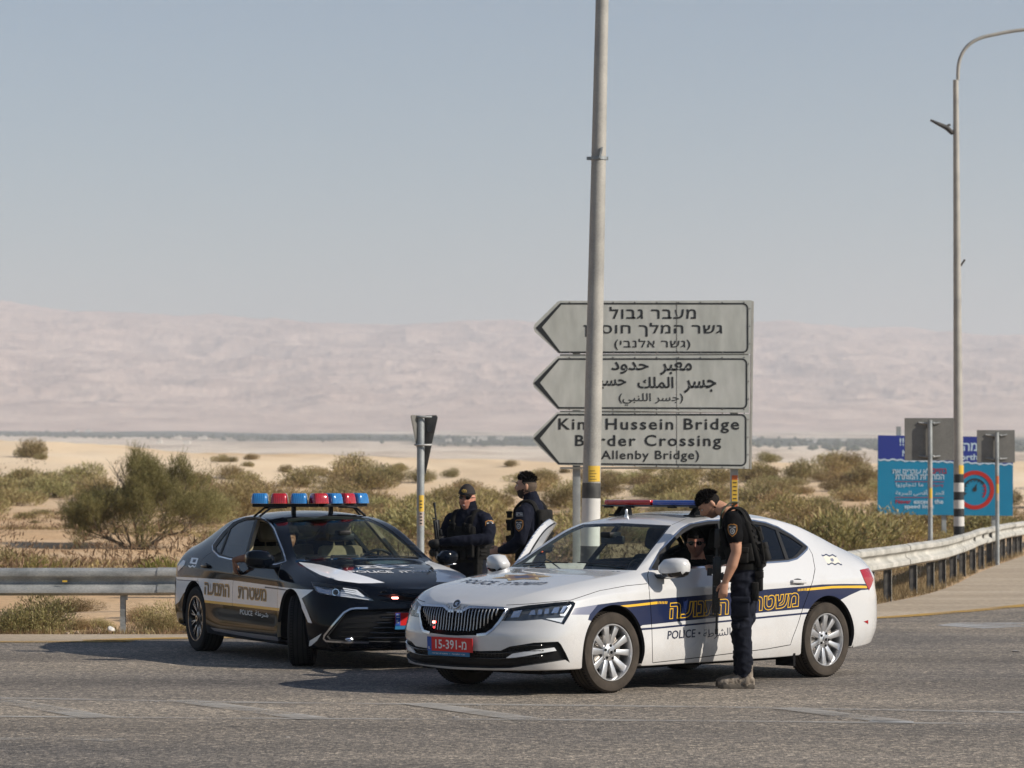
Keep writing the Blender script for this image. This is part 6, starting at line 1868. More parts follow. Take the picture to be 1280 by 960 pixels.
# near lamp pole: leans slightly to the right
Yp = 38.0
base = gnd(737, 603.0 + 6589 / Yp); bx_ = at(738.6, 640, Yp).x
sl = (at(752.6, 2, Yp).x - bx_) / (at(752.6, 2, Yp).z - at(738.6, 640, Yp).z)
zf = at(738.6, 640, Yp).z
lp = thing('lamp_post', 'tall leaning grey lamp post in front of the three arrow signs', 'lamp post', (bx_ - sl * zf, Yp, 0))
def rad_(z): return .122 - .0052 * z
bm = bmesh.new()
pts = []; rr = []
for k in range(23):
 z = -.1 + 11.0 * k / 22; pts.append((sl * z, 0, z)); rr.append(rad_(z))
tube(bm, pts, rr, 32); obj('pole', bm, M_POLE, lp, auto=40)
def sleeve(par, z0, z1, m, r0, r1, sl=0, name='painted_band'):
 bm = bmesh.new(); tube(bm, [(sl * z0, 0, z0), (sl * z1, 0, z1)], [r0, r1], 32, cap=False); return obj(name, bm, m, par, auto=40)
zz = [at(738, y, Yp).z for y in (603.6, 622.8)]
h_ = zz[0] - zz[1]
lz = [zz[0], zz[1], zz[1] - h_ * 3.1, zz[1] - h_ * 5.0, zz[1] - h_ * 7, 0]
for k in range(5):
 z1 = lz[k]; z0 = max(lz[k + 1], .0)
 if z1 <= .05: break
 sleeve(lp, z0, z1 - .001, M_BANDB if k % 2 == 0 else M_BANDW, rad_(z0) + .003, rad_(z1) + .003, sl)
bm = bmesh.new(); z1 = at(738, 582.3, Yp).z; z0 = at(738, 602, Yp).z
quad_sticker(bm, (sl * z0, 0), rad_(z0) + .003, z0, z1, -22, 62, 0); 
for j in range(4):
 zq = z1 - .06 - j * .035; quad_sticker(bm, (sl * z0, 0), rad_(z0) + .005, zq - .006, zq, -12, 20 + 10 * (j % 2), 1)
obj('sticker', bm, [M_STICK, M_SBLK], lp)
bm = bmesh.new(); z = at(747, 198, Yp).z; xs = sl * z
lathe(bm, [(rad_(z) + .012, z - .02), (rad_(z) + .012, z + .02)], 24, 'Z', c=(xs, 0, 0))
box(bm, (xs - .15, -.015, z - .02), (xs - .06, .015, z + .02)); box(bm, (xs + .06, -.015, z - .02), (xs + .12, .015, z + .02))
box(bm, (-.01, -.14, -.01), (.014, -.05, .13), 0, Matrix.Translation((xs + .01, 0, z)) @ Matrix.Rotation(R(12), 4, 'Y'))
obj('clamp', bm, M_PIPE, lp)
def lamp_head(par, pts, r, hd, mt=None):
 bm = bmesh.new(); tube(bm, pts, r, 16); obj('arm', bm, M_POLE, par, auto=40)
 e = Vector(pts[-1]); d = (e - Vector(pts[-2])).normalized()
 bm = bmesh.new()
 for x0, x1, w0, h0 in ((-.05, .25, .07, .07), (.2, .75, .13, .09)):
  box(bm, (e.x + min(d.x * x0, d.x * x1), e.y - w0 + d.y * x0, e.z - h0 / 2 + d.z * x0), (e.x + max(d.x * x0, d.x * x1), e.y + w0 + d.y * x0, e.z + h0 / 2 + d.z * x0), .03)
 obj('lamp_head', bm, M_PIPE, par, auto=40)
zt = 10.9
lamp_head(lp, spline([(sl * zt, 0, zt - .1), (sl * zt, 0, zt + .4), (sl * zt - .5, 0, zt + .9), (sl * zt - 1.8, 0, zt + 1.15)], 6), .06, 0)
# far lamp pole with the curved arm
Y2 = 68.0
c2 = at(1198.6, 640, Y2).x
lq = thing('lamp_post', 'lamp post with a curved arm and black and white bands, in front of the billboard', 'lamp post', (c2, Y2, 0))
def r2_(z): return .120 - .0055 * z
zt = at(1197, 100, Y2).z
bm = bmesh.new(); pts = [(-.0012 * k, 0, -.1 + (zt + .1) * k / 20) for k in range(21)]; tube(bm, pts, [r2_(p[2]) for p in pts], 24); obj('pole', bm, M_POLE, lq, auto=40)
arc_px = [(1197.4, 100), (1197.6, 88), (1199.5, 75), (1205, 63), (1214, 53.5), (1227, 47), (1243, 43.2), (1262, 39.5), (1285, 36.5), (1310, 34)]
lamp_head(lq, [Vector((p.x - c2, 0, p.z)) for p in [at(a, b, Y2) for a, b in [tuple(q) for q in spline(arc_px, 3)]]], .04, 0)
bands = [592.8, 603.4, 614.7, 625.0, 635.8, 645.8, 657.7, 668.5, 680, 691, 699]
for k in range(len(bands) - 1):
 z1 = at(1198, bands[k], Y2).z; z0 = max(0.0, at(1198, bands[k + 1], Y2).z)
 if z1 < .05: break
 sleeve(lq, z0, z1 - .001, M_SBLK if k % 2 == 0 else M_BANDW, r2_(z0) + .004, r2_(z1) + .004)
bm = bmesh.new(); z1 = at(1198, 581.5, Y2).z; z0 = at(1198, 592.5, Y2).z
quad_sticker(bm, (0, 0), r2_(z0), z0, z1, -5, 80, 0); quad_sticker(bm, (0, 0), r2_(z0), z0 + .02, z1 - .06, -50, -10, 1)
obj('sticker', bm, [M_STICK, M_PALEST], lq)
def PX(a, b, Y, c): p = at(a, b, Y); return Vector((p.x - c[0], p.y - c[1], p.z))
bm = bmesh.new()
tube(bm, [PX(1198, 168, Y2, (c2, Y2)), PX(1190, 165, Y2, (c2, Y2))], .05, 8); tube(bm, [PX(1191, 167, Y2, (c2, Y2)), PX(1184, 160, Y2, (c2, Y2)), PX(1163, 150, Y2, (c2, Y2))], [.05, .06, .025], 8)
tube(bm, [PX(1184, 161, Y2, (c2, Y2)), PX(1185, 156.5, Y2, (c2, Y2)), PX(1188, 156, Y2, (c2, Y2))], .03, 6)
obj('bracket_arm', bm, M_POST, lq, auto=50)
bm = bmesh.new(); tube(bm, [PX(1193, 325, Y2, (c2, Y2)), PX(1196.5, 331, Y2, (c2, Y2))], .02, 6); tube(bm, [PX(1206, 324.5, Y2, (c2, Y2)), PX(1201, 332, Y2, (c2, Y2)), PX(1197, 332, Y2, (c2, Y2))], .025, 6)
obj('clamp', bm, M_POST, lq, auto=50)
# three arrow boards on two posts
Ys = 42.0
c0 = (at(820, 580, Ys).x, Ys)
sg = thing('direction_sign', 'stack of three weathered white arrow boards pointing left to a bridge border crossing', 'road sign', (c0[0], Ys, 0))
S_ = lambda a, b, dy=0.0: PX(a, b, Ys, c0) + Vector((0, dy, 0))
boards = [
  dict(out=[(697.5, 376.5), (668.5, 405), (666.8, 409.5), (668.5, 414.5), (698, 441.5), (938.5, 442.5), (939.5, 375.3)], ax=(677.5, 409.0), top=379.6, bot=440.3, xl=(700.5, 698.8), xr=934.5, tip=(669.8, 410)),
  dict(out=[(697, 445.3), (668, 474), (665.8, 479), (667.5, 484), (697.5, 512.4), (936.5, 516), (938, 443.8)], ax=(675, 478.5), top=448.8, bot=509.8, xl=(698, 697.5), xr=933.2, tip=(667.5, 479)),
  dict(out=[(696.5, 515.2), (668, 542.5), (665.5, 547.5), (667.2, 552.5), (698, 581.3), (936.2, 586), (937.2, 517.4)], ax=(675, 548), top=518.4, bot=579.4, xl=(697, 698), xr=932.2, tip=(667.3, 548))]
for i, bd in enumerate(boards):
 bm = bmesh.new(); prism(bm, [S_(a, b) for a, b in bd['out']][::-1], (0, .03, 0))
 bo = obj('arrow_board', bm, M_SIGNW, sg)
 bo['label'] = ('top arrow board lettered in Hebrew', 'middle arrow board lettered in Arabic', 'bottom arrow board lettered in English')[i]
 bm = bmesh.new()
 t_, b_, xr = bd['top'], bd['bot'], bd['xr']; sk = (0, .6, 2.4)[i]
 def band(p, q, wd):
  p = Vector(p); q = Vector(q); d = (q - p).normalized(); n = Vector((-d.y, d.x)) * wd / 2
  f = bm.faces.new([bm.verts.new(S_(*(p + n), -.003)), bm.verts.new(S_(*(q + n), -.003)), bm.verts.new(S_(*(q - n), -.003)), bm.verts.new(S_(*(p - n), -.003))])
 rr_ = 6
 arc1 = [(xr - rr_ + rr_ * math.sin(R(a)), t_ + rr_ - rr_ * math.cos(R(a))) for a in range(0, 91, 15)]
 arc2 = [(xr - rr_ + rr_ * math.cos(R(a)), b_ + sk - rr_ + rr_ * math.sin(R(a))) for a in range(0, 91, 15)]
 line = [(bd['xl'][0], t_)] + arc1 + arc2 + [(bd['xl'][1], b_)]
 for a, b in zip(line, line[1:]): band(a, b, 2.0)
# the thick chevron at the tip
 for (x0, y0) in ((bd['xl'][0], t_), (bd['xl'][1], b_)):
  yy = 1 if y0 < bd['tip'][1] else -1
  q = [(x0, y0 - yy), (x0 + 1.5, y0 + .9 * yy), bd['ax'], (bd['tip'][0] - .2, bd['tip'][1])]
  bm.faces.new([bm.verts.new(S_(a, b, -.0035 - .001 * (yy > 0))) for a, b in q])
 obj('border', bm, M_SBLK, bo)
# lettering
 bm = bmesh.new()
 def tx(s_, x0, x1, y0, y1, off=.008, sp=1.0):
  V, F = fit_text(s_, x1 - x0, y1 - y0, offset=off, spacing=sp)
  vs = [bm.verts.new(S_((x0 + x1) / 2 + a, (y0 + y1) / 2 - b, -.004)) for a, b in V]
  for f in F:
   try: bm.faces.new([vs[k] for k in f])
   except ValueError: pass
 if i == 0:
  tx(heb('מעבר גבול'), 762, 870, 383.5, 398.8, .014, 1.15); tx(heb('גשר המלך חוסיין'), 729.5, 903, 403.5, 420.8, .014, 1.12); tx(heb('(גשר אלנבי)').translate(str.maketrans('()', ')(')), 768, 863, 423.5, 437.5, .008, 1.1)
 elif i == 1:
  tx(arab('معبر') , 825, 865, 452.5, 469, .02); tx(arab('حدود'), 764, 811, 452, 467.5, .02)
  tx(arab('جسر'), 855, 895.5, 474.5, 491.5, .02); tx(arab('الملك'), 797, 842, 471, 485.5, .02); tx(arab('حسين'), 735, 783, 471, 487, .02)
  tx(arab('(جسر اللنبي)'), 773.5, 854, 491.5, 507, .006)
 else:
  tx('King Hussein Bridge', 698, 924, 523, 541.5, .016, 1.18); tx('Border Crossing', 719, 901.5, 543.5, 562, .016, 1.18); tx('(Allenby Bridge)', 746, 874, 563, 577.5, .012, 1.1)
 obj('lettering', bm, M_SBLK, bo)
 bm = bmesh.new()
 yA, yB = bd['out'][0][1] + 1.3, bd['out'][4][1] - .8
 for k in range(9):
  for yy in (yA, yB): blob(bm, S_(712 + k * 27.3, yy + (k * .5 if (yy == yB and i == 2) else 0), -.003), (.010, .004, .010), 6, 4)
 for k in range(3): blob(bm, S_(bd['out'][-1][0] - 2, bd['top'] + 6 + 22 * k, -.003), (.009, .004, .009), 6, 4)
 for k in range(5): blob(bm, S_(846, bd['top'] + 2 + 14 * k, -.003), (.008, .003, .008), 6, 4)
 o = obj('rivets', bm, M_SIGNB, bo); o['kind'] = 'stuff'
 bm = bmesh.new(); box(bm, S_(845.7, bd['out'][4][1] - .6, -.0028), S_(846.3, bd['out'][0][1] + .6, -.001)); obj('seam', bm, M_SIGNB, bo)
bm = bmesh.new(); prism(bm, [S_(939.6, 376, -.0), S_(942.3, 376.6, 0), S_(939.6, 586.5, 0), S_(937.4, 586.5, 0)], (0, .12, 0)); obj('end_channel', bm, M_SIGNE, sg)
bm = bmesh.new()
for yy in (377, 443.6, 514.6, 585): box(bm, S_(700, yy + 1.2, .034), S_(936, yy - 1.2, .08))
obj('back_rails', bm, M_SIGNE, sg)
for a in (720.8, 918.3):
 bm = bmesh.new(); p = S_(a, 500); box(bm, (p.x - .053, .085, -.1), (p.x + .053, .19, S_(a, 378).z), .006); obj('post', bm, M_PIPE, sg, auto=40)
 if a > 900:
  bm = bmesh.new(); box(bm, (p.x - .035, .080, S_(a, 628).z), (p.x + .045, .084, S_(a, 600).z), mi=0); box(bm, (p.x - .035, .080, S_(a, 600).z + .001), (p.x + .045, .084, S_(a, 594).z), mi=1); box(bm, (p.x - .035, .080, S_(a, 636).z), (p.x + .045, .084, S_(a, 628).z - .001), mi=1)
  for k in range(5): box(bm, (p.x - .02, .078, S_(a, 624 - k * 5).z), (p.x + .03, .0795, S_(a, 624 - k * 5).z + .015), mi=2)
  obj('sticker', bm, [M_STICK, M_ORST, M_SBLK], sg)
# give way sign seen from behind, folded triangle on a round pipe
Yg = 37.0
c0 = (at(525.8, 640, Yg).x, Yg)
S_ = lambda a, b, dy=0.0: PX(a, b, Yg, c0) + Vector((0, dy, 0))
gw = thing('road_sign', 'grey back of a triangular give way sign on a round pipe, behind the black car', 'road sign', (c0[0], Yg, 0))
bm = bmesh.new()
prism(bm, [S_(513.6, 521, -.16), S_(514.8, 519, -.16), S_(523, 519, -.02), S_(531.5, 519.3, .06), S_(531.5, 594, .06), S_(529, 588, .05), S_(520, 556, -.06)][::-1], (.004, .012, 0)); 
prism(bm, [S_(531.6, 519.3, .06), S_(545.6, 519, -.06), S_(547.4, 522, -.07), S_(539.5, 556, -.02), S_(531.6, 594, .06)][::-1], (-.004, .012, 0))
obj('sign_plate', bm, M_SIGNB, gw)
bm = bmesh.new()
for yy in (521.5, 556.5): tube(bm, [S_(518.5 if yy > 530 else 521, yy - .5, -.075), S_(526, yy, -.11), S_(540, yy - .3, -.09)], .014, 6)
box(bm, S_(534, 540, -.052), S_(540, 531.5, -.048), mi=1)
obj('bracket', bm, [M_GALV, M_SBLK], gw)
bm = bmesh.new(); tube(bm, [(0, -.04, -.1), (0, -.04, S_(526, 519.8).z)], .046, 20); obj('post', bm, M_PIPE, gw, auto=40)
bm = bmesh.new(); quad_sticker(bm, (0, -.04), .046, S_(0, 639.5).z, S_(0, 619).z, -25, 60, 0); quad_sticker(bm, (0, -.04), .046, S_(0, 657).z, S_(0, 640).z, -25, 50, 1)
for k in range(4): quad_sticker(bm, (0, -.04), .0485, S_(0, 655 - 4 * k).z, S_(0, 653.4 - 4 * k).z, -10, 25, 2)
for k in range(3): quad_sticker(bm, (0, -.04), .0485, S_(0, 635 - 4 * k).z, S_(0, 633.6 - 4 * k).z, -10, 25, 2)
obj('sticker', bm, [M_STICK, M_PALEST, M_SBLK], gw)
# two square sign backs beyond the rail
def backsign(label, cx, x0, x1, y0, y1, Y, ground_py, stick):
 c0 = (at(cx, 600, Y).x, Y)
 S_ = lambda a, b, dy=0.0: PX(a, b, Y, c0) + Vector((0, dy, 0))
 t = thing('road_sign', label, 'road sign', (c0[0], Y, 0))
 bm = bmesh.new(); box(bm, S_(x0, y1, .03), S_(x1, y0, .045), .003); obj('sign_plate', bm, M_SIGNB, t)
 bm = bmesh.new()
 for yy in (y0 + 6.5, y1 - 5): tube(bm, [S_(cx - 14, yy - .5, .02), S_(cx - 4, yy + .6, .0), S_(cx + 4, yy + .6, .0), S_(cx + 13, yy - .5, .02)], .02, 6); blob(bm, S_(cx + 4.2, yy, -.03), .025, 8, 6)
 obj('bracket', bm, M_GALV, t, auto=50)
 bm = bmesh.new(); tube(bm, [(0, -.04, -.2), (0, -.04, S_(0, y0 + 3).z)], .043, 16); obj('post', bm, M_PIPE, t, auto=40)
 bm = bmesh.new()
 for a, b, k in stick: quad_sticker(bm, (0, -.04), .043, S_(0, b).z, S_(0, a).z, -35, 50, k)
 obj('sticker', bm, [M_STICK, M_ORST, M_PALEST], t)
backsign('back of the larger square sign on a thin post, left of the banded lamp post', 1162.3, 1131.2, 1192.8, 522.4, 575.6, 55.0, 722, [(610, 623, 0), (623.5, 634, 2)])
backsign('back of the smaller square sign on a thin post, right of the banded lamp post', 1246, 1221.6, 1268.8, 537.5, 578.4, 64.0, 700, [(595, 605, 1), (605.2, 616.5, 0), (617, 626, 2)])
# billboard
Yb = 84.0
c0 = (at(1180, 640, Yb).x, Yb)
S_ = lambda a, b, dy=0.0: PX(a, b, Yb, c0) + Vector((0, dy, 0))
bb = thing('billboard', 'blue road safety billboard with a torn paper edge and a red ringed speed dial', 'billboard', (c0[0], Yb, 0))
M_BCY = nmat('cyan_print', [(0.3, (0.0, 0.175, 0.33)), (0.7, (0.0, 0.21, 0.38))], scale=.8, rough=(0.45, 0.55))
M_BNV = mat('deep_blue_print', (0.018, 0.035, 0.24), 0.5)
M_BTXT = mat('pale_blue_print', (0.46, 0.58, 0.68), 0.5)
M_BRED = mat('billboard_red', (0.34, 0.012, 0.03), 0.5)
M_BRD = mat('billboard_ring_red', (0.40, 0.018, 0.012), 0.5)
bm = bmesh.new(); prism(bm, [S_(1097, 643), S_(1097.6, 544), S_(1266.5, 546.5), S_(1266, 644.8)][::-1], (0, .06, 0)); obj('panel', bm, M_BCY, bb)
bm = bmesh.new()
tear = [(1097.5, 573.5)] + [(1097.5 + 168.8 * k / 60, 573.5 + 7.2 * k / 60 * .9 + .8 * math.sin(k * 1.7) + .5 * math.sin(k * .6)) for k in range(1, 60)] + [(1266.2, 580.5)]
for a, b in zip(tear, tear[1:]):
 bm.faces.new([bm.verts.new(S_(a[0], 544.0 + (a[0] - 1097) * .0148, -.006)), bm.verts.new(S_(b[0], 544.0 + (b[0] - 1097) * .0148, -.006)), bm.verts.new(S_(*b, -.006)), bm.verts.new(S_(*a, -.006))])
 f = bm.faces.new([bm.verts.new(S_(a[0], a[1] - .3, -.008)), bm.verts.new(S_(b[0], b[1] - .3, -.008)), bm.verts.new(S_(b[0], b[1] + 1.7, -.008)), bm.verts.new(S_(a[0], a[1] + 1.7, -.008))]); f.material_index = 1
obj('header', bm, [M_BNV, M_BTXT], bb)
bm = bmesh.new()
def tx(s_, x0, x1, y0, y1, mi=0, off=.02, d=-.01):
 V, F = fit_text(s_, x1 - x0, y1 - y0, offset=off)
 vs = [bm.verts.new(S_((x0 + x1) / 2 + a, (y0 + y1) / 2 - b, d)) for a, b in V]
 for f in F:
  try: g = bm.faces.new([vs[k] for k in f]); g.material_index = mi
  except ValueError: pass
tx('!!', 1124.5, 1130, 547.5, 557); tx('N', 1128, 1134, 562.5, 570.5); tx(heb('מהירות מחרא'), 1138, 1221.5, 553.5, 563.8); tx('Drive North', 1160, 1222, 567.5, 575)
tx(heb('בחיים'), 1165, 1183.5, 585.5, 592, 1); tx(heb('לא עוברים את'), 1115.5, 1162.5, 585.3, 592); tx(heb('המהירות המותרת'), 1119, 1180, 592.8, 599.3)
tx(arab('يصرعكم'), 1160, 1179, 603.5, 610, 1, .01); tx(arab('ما تتجاوزوا'), 1120, 1154, 603, 609.5, 0, .01); tx(arab('الحد الأقصى للسرعة').replace('أ', '\ufe84'), 1119.5, 1180, 612, 620, 0, .01)
tx('Never', 1119.5, 1139, 624, 629.5, 1); tx('exceed the', 1142, 1179, 624, 629.8); tx('speed limit', 1130.5, 1167.5, 630.5, 637)
for yy in (601.5, 621.3):
 f = bm.faces.new([bm.verts.new(S_(1118.5, yy, -.01)), bm.verts.new(S_(1180, yy + .4, -.01)), bm.verts.new(S_(1180, yy + 1.1, -.01)), bm.verts.new(S_(1118.5, yy + .7, -.01))]); f.material_index = 1
obj('lettering', bm, [M_BTXT, M_BRED], bb)
bm = bmesh.new()
def ring(cx, cy, r0, r1, a0, a1, mi, d=-.01, n=48):
 pr = None
 for k in range(n + 1):
  a = R(a0 + (a1 - a0) * k / n); p = (bm.verts.new(S_(cx + r0 * math.sin(a), cy - r0 * math.cos(a), d)), bm.verts.new(S_(cx + r1 * math.sin(a), cy - r1 * math.cos(a), d)))
  if pr: f = bm.faces.new((pr[0], pr[1], p[1], p[0])); f.material_index = mi
  pr = p
ring(1218.5, 612.5, 19.2, 24.3, 0, 360, 0); ring(1218.5, 612.5, 12.6, 14.6, -118, 58, 1); ring(1218.5, 612.5, 12.6, 14.6, 58, 132, 2); ring(1218.5, 611.8, 0, 2.7, 0, 360, 1, -.012)
for k in range(11):
 a = -110 + k * 22; ring(1218.5, 612.5, 10.2, 12.7, a - 2.4, a + 2.4, 2 if k > 7 else 1, -.010, 2)
f = bm.faces.new([bm.verts.new(S_(*q, -.014)) for q in ((1217.2, 611), (1221.2, 604), (1220.2, 612.6))]); f.material_index = 1
obj('speed_dial', bm, [M_BRD, M_SBLK, M_BRED], bb)
for a in (1124.5, 1180.5, 1243):
 bm = bmesh.new(); p = S_(a, 640); box(bm, (p.x - .06, .07, -.2), (p.x + .06, .19, S_(a, 534 if a < 1130 else 545).z + .02), .005); obj('post', bm, M_PIPE, bb)
# ================================================================== plants
def leaf_mat(name, cols, rnd=.25):
 m = bpy.data.materials.new(name); m.use_nodes = True
 nt = m.node_tree; N = nt.nodes; L = nt.links; b = N['Principled BSDF']
 g = N.new('ShaderNodeNewGeometry'); r = N.new('ShaderNodeValToRGB'); el = r.color_ramp.elements
 while len(el) < len(cols): el.new(.5)
 for e, (p, c) in zip(el, cols): e.position = p; e.color = (*c, 1)
 L.new(g.outputs['Random Per Island'], r.inputs[0])
 oi = N.new('ShaderNodeObjectInfo'); hs = N.new('ShaderNodeHueSaturation')
 mr = N.new('ShaderNodeMapRange'); mr.inputs[3].default_value = 1 - rnd; mr.inputs[4].default_value = 1 + rnd; L.new(oi.outputs['Random'], mr.inputs[0]); L.new(mr.outputs[0], hs.inputs['Value'])
 m2 = N.new('ShaderNodeMath'); m2.operation = 'MULTIPLY_ADD'; m2.inputs[1].default_value = 7.31; m2.inputs[2].default_value = 0; L.new(oi.outputs['Random'], m2.inputs[0])
 fr = N.new('ShaderNodeMath'); fr.operation = 'FRACT'; L.new(m2.outputs[0], fr.inputs[0])
 mh = N.new('ShaderNodeMapRange'); mh.inputs[3].default_value = .485; mh.inputs[4].default_value = .513; L.new(fr.outputs[0], mh.inputs[0]); L.new(mh.outputs[0], hs.inputs['Hue'])
 L.new(r.outputs[0], hs.inputs['Color']); L.new(hs.outputs[0], b.inputs['Base Color'])
 b.inputs['Roughness'].default_value = .8; b.inputs['Specular IOR Level'].default_value = .2
 tr = N.new('ShaderNodeBsdfTranslucent'); L.new(hs.outputs[0], tr.inputs[0])
 mx = N.new('ShaderNodeMixShader'); mx.inputs[0].default_value = .28
 L.new(b.outputs[0], mx.inputs[1]); L.new(tr.outputs[0], mx.inputs[2])
 L.new(mx.outputs[0], [n for n in N if n.type == 'OUTPUT_MATERIAL'][0].inputs['Surface'])
 return m
L_SCRUB = leaf_mat('scrub_leaves', [(0, (.17, .135, .05)), (.4, (.27, .215, .085)), (.75, (.37, .295, .13)), (1, (.50, .41, .22))])
L_PALE = leaf_mat('pale_green_leaves', [(0, (.19, .165, .065)), (.5, (.30, .26, .11)), (1, (.48, .42, .22))])
L_TAM = leaf_mat('tamarisk_leaves', [(0, (.125, .12, .045)), (.4, (.19, .175, .068)), (.8, (.26, .225, .095)), (1, (.35, .28, .13))], .05)
L_DRY = leaf_mat('dry_twigs', [(0, (.16, .105, .055)), (.5, (.26, .18, .10)), (1, (.40, .30, .18))])
L_GREEN = leaf_mat('fresh_green_shoots', [(0, (.16, .145, .04)), (.6, (.25, .225, .065)), (1, (.36, .30, .12))])
M_BARK = nmat('grey_bark', [(0.3, (0.09, 0.07, 0.05)), (0.7, (0.22, 0.18, 0.14))], scale=14, rough=(0.85, 0.95))
def rv(r_): return Vector((r_.gauss(0, 1), r_.gauss(0, 1), r_.gauss(0, 1))).normalized()
def add_leaf(V, F, p, d, ln, wd, r_):
 s_ = d.cross(rv(r_))
 if s_.length < 1e-4: return
 s_ = s_.normalized() * wd / 2; e = p + d * ln; m_ = p + d * ln * .5
 k = len(V); V += [tuple(p), tuple(m_ + s_), tuple(e), tuple(m_ - s_)]; F.append((k, k + 1, k + 2, k + 3))
def bush_mesh(name, seed, w_, h_, n, ln, wd, m, clumps=9, up=.7, dry=.12, mdry=None):
 r_ = random.Random(seed); V = []; F = []; MI = []
 cl = []
 for k in range(clumps):
  a = r_.uniform(0, 2 * PI); q = math.sqrt(r_.random()) * .62
  cx, cy = math.cos(a) * q * w_ / 2, math.sin(a) * q * w_ / 2
  hh = h_ * (1 - .75 * q * q) * r_.uniform(.65, 1.05)
  cl.append((Vector((cx, cy, hh * .5)), Vector((w_ * r_.uniform(.17, .30), w_ * r_.uniform(.17, .30), hh * .52))))
 for k in range(n):
  c, s_ = r_.choice(cl)
  u = rv(r_); rad = r_.random() ** .38
# ragged outline: sprays that stick out
  spray = r_.random() < .12
  if spray: rad *= r_.uniform(1.0, 1.28)
  p = c + Vector((u.x * s_.x, u.y * s_.y, u.z * s_.z)) * rad
  if p.z < 0: p.z = abs(p.z) * .3
  d = (Vector((u.x, u.y, abs(u.z) * .4 + up)) + rv(r_) * .55).normalized()
  add_leaf(V, F, p, d, ln * r_.uniform(.5, 1.4), wd * r_.uniform(.6, 1.3), r_)
  MI.append(1 if r_.random() < dry else 0)
# stems
 for k in range(max(8, n // 90)):
  c, s_ = r_.choice(cl); u = rv(r_)
  e = c + Vector((u.x * s_.x, u.y * s_.y, abs(u.z) * s_.z)) * .95
  b0 = Vector((c.x * .25, c.y * .25, 0)); mid = (b0 + e) / 2 + rv(r_) * w_ * .05
  for a, b in ((b0, mid), (mid, e)):
   d = b - a; s1 = d.cross(rv(r_)).normalized() * wd * .35; k0 = len(V)
   V += [tuple(a - s1), tuple(a + s1), tuple(b + s1 * .6), tuple(b - s1 * .6)]; F.append((k0, k0 + 1, k0 + 2, k0 + 3)); MI.append(1)
 me = bpy.data.meshes.new(name); me.from_pydata(V, [], F)
 me.materials.append(m); me.materials.append(mdry or L_DRY)
 me.polygons.foreach_set('material_index', MI)
 return me
FAR = [bush_mesh('shrub', 100 + i, 2.0, [1.0, .8, 1.25, .9, 1.1, .75][i], [2600, 2200, 3000, 2400, 2600, 2000][i], .13, .035, L_SCRUB if i % 3 else L_PALE, clumps=8 + i * 2, dry=[.08, .2, .1, .12, .32, .1][i]) for i in range(6)]
NEAR = [bush_mesh('shrub', 200 + i, 1.2, [.62, .5, .7][i], 7000, .045, .010, [L_PALE, L_PALE, L_SCRUB][i], clumps=14, dry=[.12, .22, .5][i]) for i in range(3)]
GRN = bush_mesh('shrub', 300, .9, .42, 2600, .13, .012, L_GREEN, clumps=8, up=2.2, dry=.15)
rb = random.Random(42)
def shrub(me, x, y, sc, label, group=None, sz=1.0, z=None):
 o = link('shrub', me); o.location = (x, y, (land(x, y) if z is None else z) - .03); o.scale = (sc * rb.uniform(.85, 1.2), sc * rb.uniform(.85, 1.2), sc * sz * rb.uniform(.85, 1.15)); o.rotation_euler = (0, 0, rb.uniform(0, 6.28))
 tag(o, label, 'shrub', group); return o
def ground_at(px, py):
 """where the line of sight through a pixel meets the land"""
 d = ray(px, py); o = Vector((0, 0, CAM_H)); t = 30.0; prev = t
 while t < 420:
  p = o + d * t
  if p.z < land(p.x, p.y):
   lo, hi = prev, t
   for _ in range(12):
    m_ = (lo + hi) / 2; q = o + d * m_
    if q.z < land(q.x, q.y): hi = m_
    else: lo = m_
   return o + d * hi
  prev = t; t += .5 + t * .006
 return None
GF = 'desert shrubs scattered over the plain beyond the guard rail'
cnt = 0
def scatter(n, x0, x1, y0, y1, smin, smax, keep=lambda a, b: True, kinds=range(6)):
 global cnt
 k = 0; tries = 0
 while k < n and tries < n * 12:
  tries += 1
  a = rb.uniform(x0, x1); b = rb.uniform(y0, y1)
  if not keep(a, b): continue
  g = ground_at(a, b)
  if g is None or edge_dist(g.x, g.y) < 2.5: continue
  q = rb.choice(list(kinds))
  lb = ('olive dome shaped ', 'dusty straw coloured ', 'tall bushy olive ', 'pale grey green ', 'half dry brown ', 'low spreading ')[q] + 'shrub ' + ('near the rail, ' if g.y < 75 else 'on the open plain, ' if g.y < 135 else 'by the far sand banks, ') + ('at the left edge' if a < 60 else 'behind the big tamarisk' if a < 260 else 'behind the black car' if a < 500 else 'behind the two officers' if a < 670 else 'below the arrow boards' if a < 940 else 'left of the billboard' if a < 1100 else 'around the billboard')
  o = shrub(FAR[q], g.x, g.y, rb.uniform(smin, smax) * (1 + .25 * max(0, g.y - 120) / 120), lb, GF, rb.uniform(.7, 1.05)); k += 1; cnt += 1
def sandy(a, b):
 if 5 < a < 85 and 665 < b: return False        # open sand on the left
 if 60 < a < 300 and b > 655: return False
 if 340 < a < 520 and 615 < b < 640 and rb.random() < .7: return False
 n = noise.noise(Vector((a * .012, b * .05, 4.0)))
 return n > -.12 or rb.random() < .25
scatter(56, -60, 480, 598, 648, .8, 1.5, sandy)
scatter(36, 260, 640, 625, 690, .6, 1.2, sandy)
scatter(88, 480, 1120, 598, 680, .75, 1.4, sandy)
scatter(46, 930, 1330, 600, 700, .7, 1.3)
scatter(22, 560, 1130, 650, 712, .45, .8, sandy)
scatter(14, 300, 1120, 583, 600, .35, .8, lambda a, b: rb.random() < .6)
